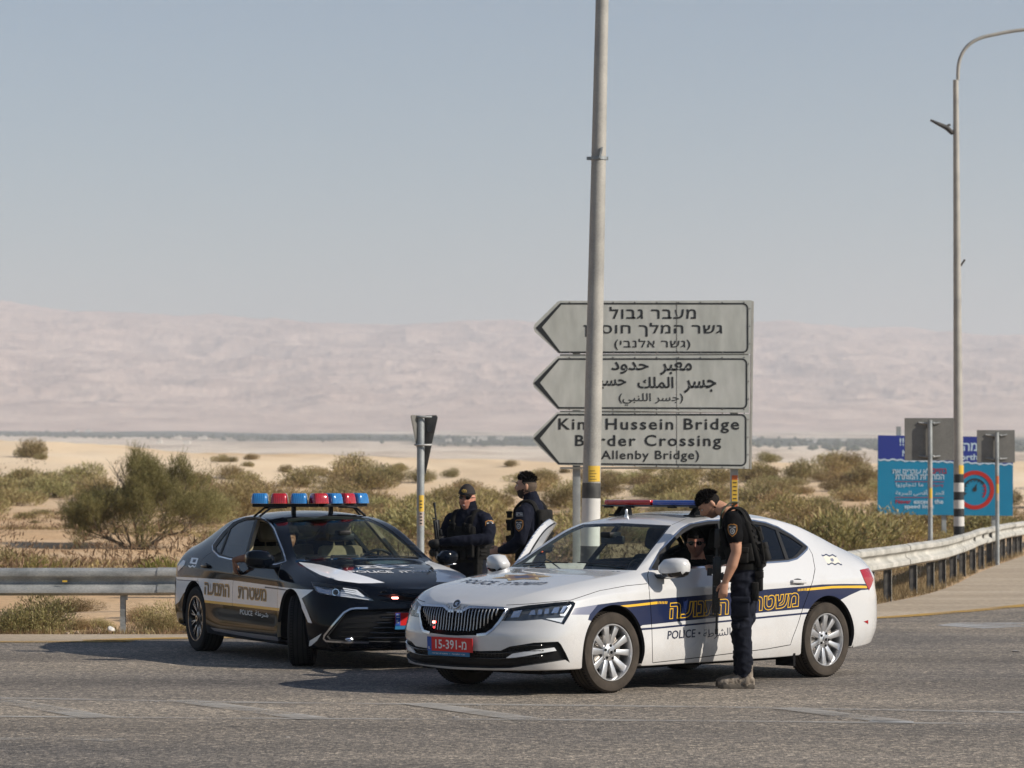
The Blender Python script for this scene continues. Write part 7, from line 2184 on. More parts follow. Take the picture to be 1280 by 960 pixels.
for (a, b, s_, k) in ((28, 572, .8, 0), (40, 572.5, 1.1, 2), (51, 575, .6, 1), (275, 578, .6, 0), (290, 578, .5, 3), (314, 575, .6, 1), (500, 585, .5, 1), (640, 583, .5, 2), (1060, 590, 1.3, 2), (1040, 583, 1.5, 1), (960, 578, 1.0, 0)):
 g = ground_at(a, b)
 if g: shrub(FAR[k], g.x, g.y, s_ * 1.1, 'lone shrub high on the bare sand bank, ' + ('above the left end of the scrub' if a < 100 else 'right of the big tamarisk' if a < 320 else 'between give way sign and arrow signs' if a < 660 else 'left of the billboard'), 'lone shrubs on the sand bank', .9)
# named ones near the rail
def lab(me, a, b, sc, label, sz=1.0):
 g = ground_at(a, b)
 if g: shrub(me, g.x, g.y, sc, label, None, sz)
lab(NEAR[0], 52, 797 - 4, .92, 'pale green dusty shrub under the guard rail at the far left of the rail post', 1.0)
lab(NEAR[1], 5, 796 - 4, .75, 'brownish pale shrub under the guard rail, cut by the left edge of the photo', .9)
lab(NEAR[2], 105, 787, .42, 'low dry shrub under the guard rail just left of the steel post', .7)
lab(NEAR[1], 128, 785, .36, 'small green shrub right beside the steel rail post', .8)
lab(NEAR[0], 205, 790, .70, 'dusty green shrub between the steel rail post and the black car', .95)
lab(NEAR[2], 170, 776, .5, 'dry twiggy shrub behind the rail post near the black car', .8)
lab(NEAR[2], 90, 765, .7, 'dry brown shrub seen under the guard rail between two pale shrubs', .6)
lab(GRN, 55, 735, 1.05, 'fresh green reedy tuft showing over the guard rail, left of the large bush', 1.15)
lab(GRN, 85, 733, .7, 'smaller green reedy tuft showing over the guard rail beside a larger one', 1.0)
lab(GRN, 212, 735, 1.1, 'yellow green reedy tuft over the guard rail next to the black car boot', 1.35)
lab(FAR[0], -2, 716, .72, 'large pale shrub over the guard rail at the left edge of the photo', 1.1)
lab(FAR[1], 32, 648, .62, 'low wide shrub on open sand left of the large bush', .6)
lab(FAR[3], 52, 643, .6, 'olive shrub on open sand closest to the left of the large bush', .6)
lab(FAR[4], 44, 654, .3, 'tiny dry shrub alone on the open sand', .5)
lab(FAR[2], 715, 708, .8, 'green shrub seen through the windscreen of the white car', .85)
lab(FAR[5], 690, 704, .7, 'olive shrub beside the sign post behind the white car', .8)
for k, (a, b, s_) in enumerate(((1090, 700, .55), (1130, 690, .6), (1235, 668, .75), (1265, 662, .7), (1150, 676, .7), (1100, 672, .75))):
 lab(FAR[k], a, b, s_, ('pale shrub behind the rail by the white car tail', 'pale shrub in front of the billboard legs', 'bushy shrub covering the lower right of the billboard', 'bushy shrub at the right edge beside the billboard', 'round shrub below the billboard between two posts', 'shrub below the left edge of the billboard')[k], .9)
# the big tamarisk
def tamarisk():
 g = ground_at(172, 687)
 root = thing('tamarisk_bush', 'large many stemmed tamarisk standing alone on the sand left of the black car', 'tree', (g.x, g.y, g.z - .03))
 r_ = random.Random(5); Wd, Ht = 4.7, 2.85
 bm = bmesh.new(); tips = []
 def grow(p, d, ln, rad, lev):
  q = p; pts = [p]; rs = [rad]
  n = 4
  for k in range(n):
   d = (d + rv(r_) * .20 + Vector((0, 0, .05))).normalized(); q = q + d * ln / n
   pts.append(q); rs.append(rad * (1 - .55 * (k + 1) / n))
  tube(bm, pts, rs, 5 if lev else 7, cap=False)
  if lev >= 3 or q.z > Ht * .93: tips.append((q, d, lev)); return
  for k in range(3 if lev < 2 else 3):
   dd = (d + rv(r_) * .75 + Vector((0, 0, .15))).normalized(); grow(pts[-1 - (k % 2)], dd, ln * r_.uniform(.6, .85), rad * .55, lev + 1)
  tips.append((q, d, lev))
 for k in range(17):
  a = 2 * PI * k / 17 * 2 + r_.uniform(-.2, .2); lean = r_.uniform(.3, 1.2) if k < 11 else r_.uniform(1.8, 3.2)
  grow(Vector((math.cos(a) * .12, math.sin(a) * .12, 0)), Vector((math.cos(a) * lean, math.sin(a) * lean, 1)).normalized(), r_.uniform(.85, 1.2), r_.uniform(.03, .06), 0)
 obj('trunk', bm, M_BARK, root)
 V = []; F = []
 for (p, d, lev) in tips:
  if noise.noise(p * 1.9 + Vector((3, 7, 1))) < -.28 and r_.random() < .8: continue
  if p.x < -.2 and p.z > 1.75 + .5 * noise.noise(p * 3): continue
  nsp = 56 if lev >= 3 else 40
  for k in range(nsp):
   c = p + rv(r_) * r_.uniform(.02, .34); dd = (d * .5 + rv(r_) * .6 + Vector((0, 0, .45))).normalized()
   ln = r_.uniform(.12, .34)
   for q in range(5):
    pp = c + dd * ln * q / 5; add_leaf(V, F, pp, (dd + rv(r_) * .6).normalized(), r_.uniform(.04, .09), r_.uniform(.008, .020), r_)
   add_leaf(V, F, c, dd, ln, .008, r_)
# keep it inside the crown's outline
 me = bpy.data.meshes.new('crown'); me.from_pydata(V, [], F); me.materials.append(L_TAM)
 cr = link('crown', me, None, root)
 xs = [v[0] for v in V]; zs = [v[2] for v in V]
 sx_ = Wd / (max(xs) - min(xs)); sz_ = Ht / max(zs)
 root.scale = (sx_, sx_, sz_)
 return root
tamarisk()
# a second, lower mass of tamarisk to the right of it
def thicket(a, b, sc, label, m=L_TAM, seed=1):
 g = ground_at(a, b)
 me = bush_mesh('thicket_bush', seed, 2.4, 1.5, 8000, .12, .022, m, clumps=16, up=.9, dry=.15)
 o = link('tall_shrub', me); o.location = (g.x, g.y, g.z - .04); o.scale = (sc, sc, sc * .95)
 tag(o, label, 'shrub')
thicket(300, 652, 1.25, 'tall feathery shrub rising behind the blue beacons of the black car', L_SCRUB, 11)
thicket(352, 648, 1.15, 'feathery brown shrub directly behind the red beacons of the black car', L_SCRUB, 12)
thicket(265, 655, 1.0, 'shrub filling the gap between the large tamarisk and the black car roof', L_PALE, 13)
thicket(415, 640, 1.1, 'wide olive shrub behind the right end of the beacon bar', L_SCRUB, 14)
# ground cover that nobody could count
def tufts(name, n, gen, m, ln, wd, seed, up=1.4):
 r_ = random.Random(seed); V = []; F = []
 for k in range(n):
  x, y = gen(r_)
  z = land(x, y) if edge_dist(x, y) > -.2 else 0
  for q in range(7):
   d = (rv(r_) * .8 + Vector((0, 0, up))).normalized(); add_leaf(V, F, Vector((x + r_.gauss(0, .05), y + r_.gauss(0, .05), z - .01)), d, ln * r_.uniform(.4, 1.3), wd, r_)
 me = bpy.data.meshes.new(name); me.from_pydata(V, [], F); me.materials.append(m)
 o = link(name, me); o['kind'] = 'stuff'; return o
def along_left(r_):
 while True:
  x = r_.uniform(-12, 2.5); y = 34.95 + abs(r_.gauss(0, 1.2)) + .05
  if noise.noise(Vector((x * 1.1, y * 1.1, 3))) > -.1: return x, y
tufts('dry_grass', 2600, along_left, L_DRY, .10, .006, 3)
tufts('green_weeds', 700, along_left, L_PALE, .12, .008, 4)
def along_right(r_):
 while True:
  i = r_.randrange(len(edge_s) - 1); t = r_.random()
  x = edge_s[i][0] + (edge_s[i + 1][0] - edge_s[i][0]) * t; y = edge_s[i][1] + (edge_s[i + 1][1] - edge_s[i][1]) * t
  if 3 < x < 15 and 38 < y < 80:
   n = norm2(edge_s[i], edge_s[i + 1]); s_ = .1 + abs(r_.gauss(0, 1.0)); return x + n.x * s_, y + n.y * s_
tufts('dry_grass', 3200, along_right, L_DRY, .14, .009, 5)
def plain(r_):
 while True:
  a = r_.uniform(-40, 1320); b = 603 + 6589 / r_.uniform(40, 150); g = gnd(a, b)
  if edge_dist(g.x, g.y) > 1.5 and noise.noise(Vector((g.x * .15, g.y * .08, 8))) > .05: return g.x, g.y
tufts('low_scrub', 9000, plain, L_DRY, .16, .022, 6, .8)
tufts('low_scrub', 5200, plain, L_SCRUB, .17, .024, 7, .8)
# shrub masses outside the picture and thin growth between the shrubs, too many to count
def masses(name, rngs, n, per, m, seed):
 r_ = random.Random(seed); V = []; F = []
 for k in range(n):
  lo, hi = r_.choice(rngs); a = r_.uniform(lo, hi); Y = 1 / r_.uniform(1 / 210, 1 / 45); x = at(a, 600, Y).x
  if edge_dist(x, Y) < 2.5: continue
  c = Vector((x, Y, land(x, Y))); w1 = r_.uniform(.5, 1.3); h = w1 * r_.uniform(.5, .9)
  for q in range(per):
   u = rv(r_); p = c + Vector((u.x * w1, u.y * w1, abs(u.z) * h)) * r_.random() ** .4
   add_leaf(V, F, p, (u + Vector((0, 0, .9)) + rv(r_) * .5).normalized(), r_.uniform(.08, .2), .035, r_)
 me = bpy.data.meshes.new(name); me.from_pydata(V, [], F); me.materials.append(m); o = link(name, me); o['kind'] = 'stuff'
masses('scrub', [(-900, -60), (1340, 2100)], 150, 420, L_SCRUB, 31)
masses('scrub', [(-900, -60), (1340, 2100)], 60, 420, L_PALE, 32)
masses('dry_undergrowth', [(-60, 1340)], 260, 70, L_DRY, 33)
# stones and litter
M_STONE = nmat('pale_stone', [(0.3, (0.25, 0.19, 0.13)), (0.7, (0.42, 0.34, 0.26))], scale=8, rough=(0.9, 1))
r_ = random.Random(9); bm = bmesh.new()
for k in range(420):
 x, y = (r_.uniform(-12, 3), 34.9 + abs(r_.gauss(0, 1.3))) if k % 2 else along_right(r_)
 s_ = r_.uniform(.008, .035)
 b = bmesh.new(); bmesh.ops.create_icosphere(b, subdivisions=1, radius=s_)
 for v in b.verts: v.co = v.co * r_.uniform(.7, 1.2); v.co.z *= .6
 join(bm, b, Matrix.Translation((x, y, max(land(x, y), -.02) + s_ * .2)))
obj('roadside_stones', bm, M_STONE, kind='stuff')
g = gnd(137, 792); bm = bmesh.new(); b = bmesh.new(); bmesh.ops.create_icosphere(b, subdivisions=3, radius=.042)
for v in b.verts: v.co = v.co * (1 + .7 * noise.noise(v.co * 18)); v.co.z *= .8
join(bm, b, Matrix.Translation((0, 0, .05)))
o = obj('plastic_bag', bm, mat('white_plastic_bag', (.6, .58, .55), .6), auto=25); o.location = (g.x, 35.0, 0); tag(o, 'crumpled white plastic bag lying at the foot of the steel rail post', 'litter')
# specks on the asphalt
bm = bmesh.new()
for (a, b_, s_) in ((190, 877, .03), (196, 877.6, .025), (163, 894, .022), (570, 897, .03), (598, 882, .03), (64, 933, .012), (360, 922, .02), (530, 918, .015), (1050, 899, .02), (1070, 887, .02), (1058, 857, .012), (1270, 815, .06), (1266, 916, .015), (1080, 896, .012)):
 p = gnd(a, b_); b = bmesh.new(); bmesh.ops.create_icosphere(b, subdivisions=1, radius=s_)
 for v in b.verts: v.co = v.co * r_.uniform(.6, 1.3); v.co.z *= .25
 join(bm, b, Matrix.Translation((p.x, p.y, .004)))
obj('road_grit', bm, mat('asphalt_crumbs', (.28, .26, .24), .9), kind='stuff')
# ================================================================== far valley farms
M_WALLW = mat('whitewashed_wall', (.62, .58, .52), .9)
rf = random.Random(77)
for k in range(20):
 a = rf.choice([rf.uniform(2, 130), rf.uniform(190, 260), rf.uniform(330, 640), rf.uniform(560, 640), rf.uniform(930, 1090)])
 Y = rf.uniform(2900, 3300) if a > 180 else rf.uniform(4500, 4900)
 x = at(a, 600, Y).x
 bm = bmesh.new(); w1, h1 = rf.uniform(4, 9), rf.uniform(2, 3.2)
 box(bm, (-w1 / 2, -4, -1), (w1 / 2, 4, h1)); box(bm, (-w1 / 2 - .3, -4.3, h1), (w1 / 2 + .3, 4.3, h1 + .3)); box(bm, (w1 * .1, -2, h1 + .3), (w1 * .3, 2, h1 + 1.2))
 o = obj('farm_building', bm, M_WALLW); o.location = (x, Y, land(x, Y)); tag(o, 'tiny whitewashed farm building in the far hazy valley', 'building', 'white farm buildings in the far valley')
r_ = random.Random(21); V = []; F = []
for k in range(900):
 a = r_.uniform(-60, 1340); Y = r_.uniform(3500, 4500) - 1.5 * (a * .92); x = at(a, 600, Y).x; z = land(x, Y); h = r_.uniform(2, 4.5); w1 = h * r_.uniform(.5, 1.1)
 k0 = len(V)
 n = 6
 for q in range(n): V.append((x + w1 * math.cos(q), Y + w1 * math.sin(q), z + h * .3))
 V += [(x, Y, z), (x + r_.uniform(-1, 1), Y, z + h)]
 for q in range(n): F.append((k0 + q, k0 + (q + 1) % n, k0 + n + 1)); F.append((k0 + (q + 1) % n, k0 + q, k0 + n))
me = bpy.data.meshes.new('valley_trees'); me.from_pydata(V, [], F); me.materials.append(mat('far_palm_green', (.03, .045, .022), .9))
o = link('valley_trees', me); o['kind'] = 'stuff'
# ================================================================== people
M_SKIN = nmat('tanned_skin', [(0.3, (0.36, 0.185, 0.115)), (0.7, (0.46, 0.25, 0.165))], scale=12, rough=(0.45, 0.6), spec=0.35)
M_SKINR = nmat('ruddy_skin', [(0.3, (0.42, 0.17, 0.115)), (0.7, (0.54, 0.26, 0.18))], scale=12, rough=(0.4, 0.55), spec=0.4)
M_SKIND = nmat('brown_skin', [(0.3, (0.20, 0.09, 0.05)), (0.7, (0.28, 0.13, 0.075))], scale=12, rough=(0.45, 0.6), spec=0.35)
M_SHIRT = nmat('black_cotton', [(0.3, (0.0035, 0.0035, 0.004)), (0.7, (0.008, 0.008, 0.009))], scale=10, rough=(0.9, 1.0), spec=0.08, bump=0.4, bscale=22, dist=0.01)
M_UNI = nmat('navy_uniform', [(0.3, (0.005, 0.006, 0.012)), (0.7, (0.012, 0.014, 0.025))], scale=7, rough=(0.85, 1.0), spec=0.12, bump=0.5, bscale=18, dist=0.012)
M_TROU = nmat('dark_navy_trousers', [(0.3, (0.005, 0.006, 0.010)), (0.7, (0.014, 0.016, 0.025))], scale=6, rough=(0.85, 1.0), spec=0.12, bump=0.6, bscale=14, dist=0.014)
M_VEST = nmat('black_nylon', [(0.3, (0.006, 0.006, 0.006)), (0.7, (0.016, 0.015, 0.014))], scale=16, rough=(0.8, 0.95), spec=0.15, bump=0.4, bscale=60, dist=0.004)
M_HAIR = nmat('dark_hair', [(0.3, (0.004, 0.003, 0.003)), (0.7, (0.012, 0.009, 0.007))], scale=40, rough=(0.75, 0.9), spec=.15, bump=0.8, bscale=90, dist=0.006)
M_STUB = mat('stubble', (0.17, 0.09, 0.06), 0.8)
M_HAIRF = nmat('cropped_hair', [(0.3, (0.05, 0.035, 0.025)), (0.7, (0.11, 0.075, 0.05))], scale=60, rough=(0.7, 0.9))
M_BOOT = nmat('dusty_tan_boots', [(0.3, (0.13, 0.105, 0.08)), (0.5, (0.20, 0.165, 0.13)), (0.7, (0.29, 0.245, 0.20))], scale=22, rough=(0.8, 0.95), bump=0.6, bscale=50, dist=0.006)
M_SOLE = mat('boot_sole', (0.10, 0.085, 0.07), 0.9)
M_STRAPG = mat('olive_sling', (0.10, 0.12, 0.08), 0.85)
M_GUN = mat('gun_metal', (0.012, 0.012, 0.013), 0.38, spec=0.5)
M_SUNG = mat('sunglass_lens', (0.005, 0.005, 0.006), 0.06, coat=1.0)
M_LIP = mat('lips', (0.30, 0.09, 0.075), 0.5)
M_WHITEE = mat('teeth_and_eyes', (0.6, 0.57, 0.52), 0.3)
M_BEARD = mat('short_beard', (0.035, 0.022, 0.016), 0.85)
M_PATW = mat('patch_white', (0.42, 0.42, 0.42), 0.6)
M_PATO = mat('patch_orange', (0.50, 0.22, 0.04), 0.6)
M_PATY = mat('patch_gold', (0.55, 0.36, 0.08), 0.5)
M_PATB = mat('patch_dark', (0.03, 0.035, 0.07), 0.6)
M_GLOVE = nmat('black_glove', [(0.3, (0.010, 0.010, 0.010)), (0.7, (0.022, 0.021, 0.020))], scale=30, rough=(0.7, 0.9))
def frame_of(d, side=None):
 d = Vector(d).normalized(); up = Vector(side) if side else (Vector((0, 1, 0)) if abs(d.y) < .9 else Vector((1, 0, 0)))
 b = (up - d * up.dot(d)).normalized(); return d, b, d.cross(b)
def limb(bm, pts, rads, mi=0, ell=1.0, side=None, n=16):
 """rounded, tapered limb through pts; ell flattens it across the side vector"""
 P_ = [Vector(p) for p in pts]; rings = []
 ext = []
 d0 = (P_[0] - P_[1]).normalized(); d1 = (P_[-1] - P_[-2]).normalized()
 seq = [(P_[0] + d0 * rads[0] * .92, rads[0] * .35), (P_[0] + d0 * rads[0] * .6, rads[0] * .8)] + list(zip(P_, rads)) + [(P_[-1] + d1 * rads[-1] * .6, rads[-1] * .8), (P_[-1] + d1 * rads[-1] * .92, rads[-1] * .35)]
 prevb = None
 for i, (p, r) in enumerate(seq):
  a = seq[max(0, i - 1)][0]; c = seq[min(len(seq) - 1, i + 1)][0]
  d, b, e = frame_of(c - a, side if prevb is None else prevb); prevb = b
  rings.append([bm.verts.new(p + (b * math.cos(2 * PI * k / n) + e * math.sin(2 * PI * k / n) * ell) * r) for k in range(n)])
 for i in range(len(rings) - 1):
  for k in range(n):
   f = bm.faces.new((rings[i][k], rings[i][(k + 1) % n], rings[i + 1][(k + 1) % n], rings[i + 1][k])); f.material_index = mi
 f = bm.faces.new(rings[0][::-1]); f.material_index = mi; f = bm.faces.new(rings[-1]); f.material_index = mi
def loft(bm, secs, mi=0, n=28, e=.85):
 """secs: (centre, along vector, half width across y, half depth) superellipse sections, closed"""
 rings = []
 for c, d, ry, rx in secs:
  c = Vector(c); d = Vector(d).normalized(); b = Vector((0, 1, 0)); b = (b - d * b.dot(d)).normalized(); x_ = b.cross(d)
  ring = []
  for k in range(n):
   a = 2 * PI * k / n; ca, sa = math.cos(a), math.sin(a)
   ring.append(bm.verts.new(c + b * ry * math.copysign(abs(ca) ** e, ca) + x_ * rx * math.copysign(abs(sa) ** e, sa)))
  rings.append(ring)
 for i in range(len(rings) - 1):
  for k in range(n):
   f = bm.faces.new((rings[i][k], rings[i][(k + 1) % n], rings[i + 1][(k + 1) % n], rings[i + 1][k])); f.material_index = mi
 f = bm.faces.new(rings[0][::-1]); f.material_index = mi; f = bm.faces.new(rings[-1]); f.material_index = mi
 return rings
def g2(x, y, sx_, sy_): return math.exp(-(x * x) / (sx_ * sx_) - (y * y) / (sy_ * sy_))
def head_point(u):
 """unit direction (x forward, y left, z up) -> point on the head, centred between the ears"""
 x, y, z = u
 rx, ry, rz = .098, .077, .118
 p = Vector((x * rx, y * ry, z * rz))
 if z < 0:                                   # narrow towards the jaw, keep the chin forward
  t = -z
  p.y *= 1 - .30 * t * t; p.x = p.x * (1 - .10 * t) + .018 * t * (x > 0)
  if x < 0: p.x *= 1 - .35 * t
 if x > 0:
  p.x *= .94
  yy, zz = p.y, p.z
  f = 0.0
  f += .024 * g2(yy, zz + .022, .013, .022) + .012 * g2(yy, zz + .002, .010, .028)      # nose
  f += .006 * g2(yy, zz - .030, .050, .012)                                               # brow
  for s_ in (-1, 1): f -= .011 * g2(yy - s_ * .031, zz - .010, .017, .012)                # sockets
  for s_ in (-1, 1): f += .006 * g2(yy - s_ * .045, zz + .020, .020, .020)                # cheeks
  f += .008 * g2(yy, zz + .062, .024, .007) + .006 * g2(yy, zz + .074, .020, .006) - .004 * g2(yy, zz + .068, .022, .003)
  f += .010 * g2(yy, zz + .100, .026, .016)                                               # chin
  p.x += f * min(1, x * 2.2)
 return p
def head(bm, M, skin, hair=None, hairline=None, beard=None):
 b = bmesh.new(); bmesh.ops.create_uvsphere(b, u_segments=56, v_segments=40, radius=1)
 for v in b.verts: v.co = head_point(v.co.normalized())
 for f in b.faces:
  c = f.calc_center_median(); mi = skin
  if beard is not None and c.x > .0 and c.z < -.045 + .5 * max(0, .07 - c.x) * .6 and not (abs(c.y) < .022 and -.082 < c.z < -.055): mi = beard
  f.material_index = mi
 for s_ in (-1, 1):
  bb = bmesh.new(); bmesh.ops.create_uvsphere(bb, u_segments=12, v_segments=10, radius=1)
  for v in bb.verts: v.co = Vector((v.co.x * .017 - .004, v.co.y * .009 + s_ * .080, v.co.z * .031 - .004))
  for f in bb.faces: f.material_index = skin
  join(b, bb, Matrix.Rotation(s_ * .25, 4, 'Z') @ Matrix.Identity(4), skin)
 join(bm, b, M, None)
def hand(bm, M, mi, curl=.5, side=1, sc=1.0):
 """hand in its own frame: wrist at origin, fingers towards -Z, palm facing +X... thumb on the forward side"""
 def L_(pts, rr): limb(bm, [M @ (Vector(p) * sc) for p in pts], [r * sc for r in rr], mi, n=8)
 limb(bm, [M @ (Vector(p) * sc) for p in ((0, 0, .01), (0, 0, -.04), (0, 0, -.085))], [.028 * sc, .036 * sc, .037 * sc], mi, ell=.42, side=M.to_3x3() @ Vector((1, 0, 0)), n=12)
 for k, (x, ln) in enumerate(((.030, .070), (.010, .080), (-.011, .074), (-.030, .058))):
  c = curl * (1 + .15 * k); a = 0; p = Vector((x, 0, -.085)); pts = [p]
  for seg, q in ((.45, .6), (.3, 1.0), (.25, .8)):
   a += c * q; p = p + Vector((x * .04, -side * math.sin(a), -math.cos(a))) * ln * seg; pts.append(p)
  L_(pts, (.0098, .0092, .0085, .0075))
 L_([(.022, 0, -.025), (.050, -side * .014, -.055), (.058, -side * .024, -.088)], (.014, .0115, .0095))
def solid(name, bm, mats, parent, voxel=.0065, folds=None, smooth=2):
 """fuse all closed shapes of bm into one continuous skin; each face keeps the material of the shape it came from"""
 bmesh.ops.recalc_face_normals(bm, faces=bm.faces[:])
 src = bpy.data.meshes.new(name); bm.to_mesh(src); bm.free()
 tmp = bpy.data.objects.new('tmp', src); COL.objects.link(tmp)
 md = tmp.modifiers.new('r', 'REMESH'); md.mode = 'VOXEL'; md.voxel_size = voxel; md.adaptivity = 0.0
 if smooth:
  sm = tmp.modifiers.new('s', 'SMOOTH'); sm.factor = .5; sm.iterations = smooth
 bpy.context.view_layer.update()
 me = bpy.data.meshes.new_from_object(tmp.evaluated_get(bpy.context.evaluated_depsgraph_get()))
 import numpy as np
 bvh = BVHTree.FromPolygons([v.co for v in src.vertices], [tuple(p.vertices) for p in src.polygons])
 smi = [p.material_index for p in src.polygons]
 me.materials.clear()
 for m in mats: me.materials.append(m)
 mi = []
 for p in me.polygons:
  q = bvh.find_nearest(p.center); mi.append(smi[q[2]] if q[2] is not None else 0)
 me.polygons.foreach_set('material_index', mi); me.polygons.foreach_set('use_smooth', [True] * len(mi))
 if folds:
  vm = [0] * len(me.vertices)
  for p, m_ in zip(me.polygons, mi):
   for v in p.vertices: vm[v] = m_
  nn = [v.normal.copy() for v in me.vertices]
  for v, m_, n_ in zip(me.vertices, vm, nn):
   if m_ in folds:
    amp, sc = folds[m_]; c = v.co
    q = Vector((c.x * sc[0], c.y * sc[0], c.z * sc[1]))
    f = noise.noise(q) + .5 * noise.noise(q * 2.3 + Vector((5, 1, 2)))
    f2 = 1 - abs(noise.noise(q * 1.4 + Vector((9, 3, 1)))) * 3
    v.co = c + n_ * amp * (f + .55 * max(-.4, f2))
 bpy.data.objects.remove(tmp); bpy.data.meshes.remove(src)
 me.name = name
 return link(name, me, None, parent)
def hair_cap(name, M, mats, parent, thick=.012, front=.35, low=-.02, curly=False, sides_mi=0, seed=1):
 """short hair: a shell over the scalp"""
 bm = bmesh.new(); bmesh.ops.create_uvsphere(bm, u_segments=48, v_segments=36, radius=1)
 kill = []
 for v in bm.verts:
  u = v.co.normalized(); p = head_point(u)
  t = thick * (1.15 if u.z > .3 else .75)
  nz = noise.noise(u * (9 if curly else 16) + Vector((seed, 0, 0)))
  v.co = p + u * t * (1 + (.7 if curly else .35) * nz)
  if curly: v.co += u * .006 * noise.noise(u * 22)
  edge = front if u.x > .25 else (low if u.x > -.1 else -.45)
  if u.x > .0: edge = max(edge, low + (front - low) * smooth01(.05, .45, u.x))
  v.tag = u.z < edge + .03 * nz
 bmesh.ops.delete(bm, geom=[v for v in bm.verts if v.tag], context='VERTS')
 for f in bm.faces:
  c = f.calc_center_median(); f.material_index = sides_mi if c.z < .045 else 0
 bmesh.ops.solidify(bm, geom=bm.faces[:], thickness=.012)
 bmesh.ops.transform(bm, matrix=M, verts=bm.verts[:])
 return obj(name, bm, mats, parent, smooth=True)
def brows(M, parent):
 bm = bmesh.new()
 for s_ in (-1, 1):
  blob(bm, (.092, s_ * .032, .030), (.006, .020, .005), 10, 6, 0); blob(bm, (.082, s_ * .031, .009), (.008, .013, .006), 10, 6, 1); blob(bm, (.0885, s_ * .031, .009), (.004, .005, .005), 8, 6, 0)
 bmesh.ops.transform(bm, matrix=M, verts=bm.verts[:]); return obj('eyes', bm, [M_HAIR, M_WHITEE], parent, smooth=True)
def strands(M, parent, n, zmin, ln, seed=1, back=0.35):
 """short tufts that break the outline of the hair"""
 r_ = random.Random(seed); V = []; F = []
 for k in range(n):
  u = rv(r_)
  if u.z < zmin + .12 * r_.random() + (.15 if u.x > .4 else 0): continue
  p = head_point(u) + u * .004
  d = (u + Vector((-back, 0, .1)) + rv(r_) * .45).normalized()
  add_leaf(V, F, p, d, ln * r_.uniform(.5, 1.3), .006, r_)
 V = [tuple(M @ Vector(v)) for v in V]
 me = bpy.data.meshes.new('hair_tufts'); me.from_pydata(V, [], F); me.materials.append(M_HAIR)
 o = link('hair_tufts', me, None, parent); o['kind'] = 'stuff'; return o
def sunglasses(M, parent, up=0.0):
 bm = bmesh.new()
 for s_ in (-1, 1):
  pts = []
  for k in range(16):
   a = 2 * PI * k / 16
   pts.append(Vector((.098 - .012 * abs(s_ * .032 + .024 * math.cos(a)) / .03, s_ * .032 + .025 * math.cos(a), .010 + .017 * math.sin(a) * (1 if math.sin(a) > 0 else 1.1))))
  f = bm.faces.new([bm.verts.new(p) for p in pts]); 
  f2 = bm.faces.new([bm.verts.new(p + Vector((-.004, 0, 0))) for p in pts[::-1]])
  tube(bm, pts + pts[:1], .0022, 5, cap=False, mi=1)
  tube(bm, [(.090, s_ * .056, .016), (.05, s_ * .077, .014), (-.01, s_ * .083, .010)], .003, 5, mi=1)
 tube(bm, [(.100, -.010, .014), (.102, 0, .017), (.100, .010, .014)], .0025, 5, mi=1)
 bmesh.ops.transform(bm, matrix=M, verts=bm.verts[:])
 return obj('sunglasses', bm, [M_SUNG, M_GUN], parent, auto=50)
def patch(M, parent, style='shield', name='shoulder_patch', sc=1.0):
 """flat embroidered badge in its own x-y plane, bent round the sleeve"""
 bm = bmesh.new()
 def bend(p): return M @ Vector((p[0] * sc, p[1] * sc, p[2] - .35 * (p[0] * sc) ** 2 / .06))
 def fan(pts, z, mi):
  c = bm.verts.new(bend((sum(p[0] for p in pts) / len(pts), sum(p[1] for p in pts) / len(pts), z)))
  vs = [bm.verts.new(bend((p[0], p[1], z))) for p in pts]
  for k in range(len(vs)): f = bm.faces.new((c, vs[k], vs[(k + 1) % len(vs)])); f.material_index = mi
 if style == 'flag':
  fan([(-.036, -.02), (.036, -.02), (.036, .02), (-.036, .02)], .0, 0)
  for y in (-.013, .013): fan([(-.034, y - .003), (.034, y - .003), (.034, y + .003), (-.034, y + .003)], .0012, 2)
  fan([(.009 * math.cos(a * PI / 3), .009 * math.sin(a * PI / 3)) for a in range(6)], .0014, 2)
 else:
  sh_ = [(-.034, .036), (-.012, .046), (0, .043), (.012, .046), (.034, .036), (.036, .0), (.026, -.028), (0, -.050), (-.026, -.028), (-.036, .0)]
  fan(sh_, 0, 1); fan([(a * .86, b * .86) for a, b in sh_], .0012, 3); fan([(-.024, .016), (.024, .016), (.026, .026), (-.026, .026)], .0022, 0)
  fan([(.019 * math.cos(a * PI / 8), -.008 + .022 * math.sin(a * PI / 8)) for a in range(16)], .0022, 0)
  fan([(.011 * math.cos(a * PI / 6), -.008 + .013 * math.sin(a * PI / 6)) for a in range(12)], .0034, 3)
  fan([(.006 * math.cos(a * PI / 3), -.008 + .008 * math.sin(a * PI / 3)) for a in range(6)], .0044, 0)
 return obj(name, bm, [M_PATW, M_PATO, M_PATB, M_SBLK], parent)
def basis(o, x, y):
 """matrix with origin o, x axis and y axis given"""
 x = Vector(x).normalized(); z = x.cross(Vector(y)).normalized(); y = z.cross(x)
 m = Matrix((x, y, z)).transposed().to_4x4(); m.translation = Vector(o); return m
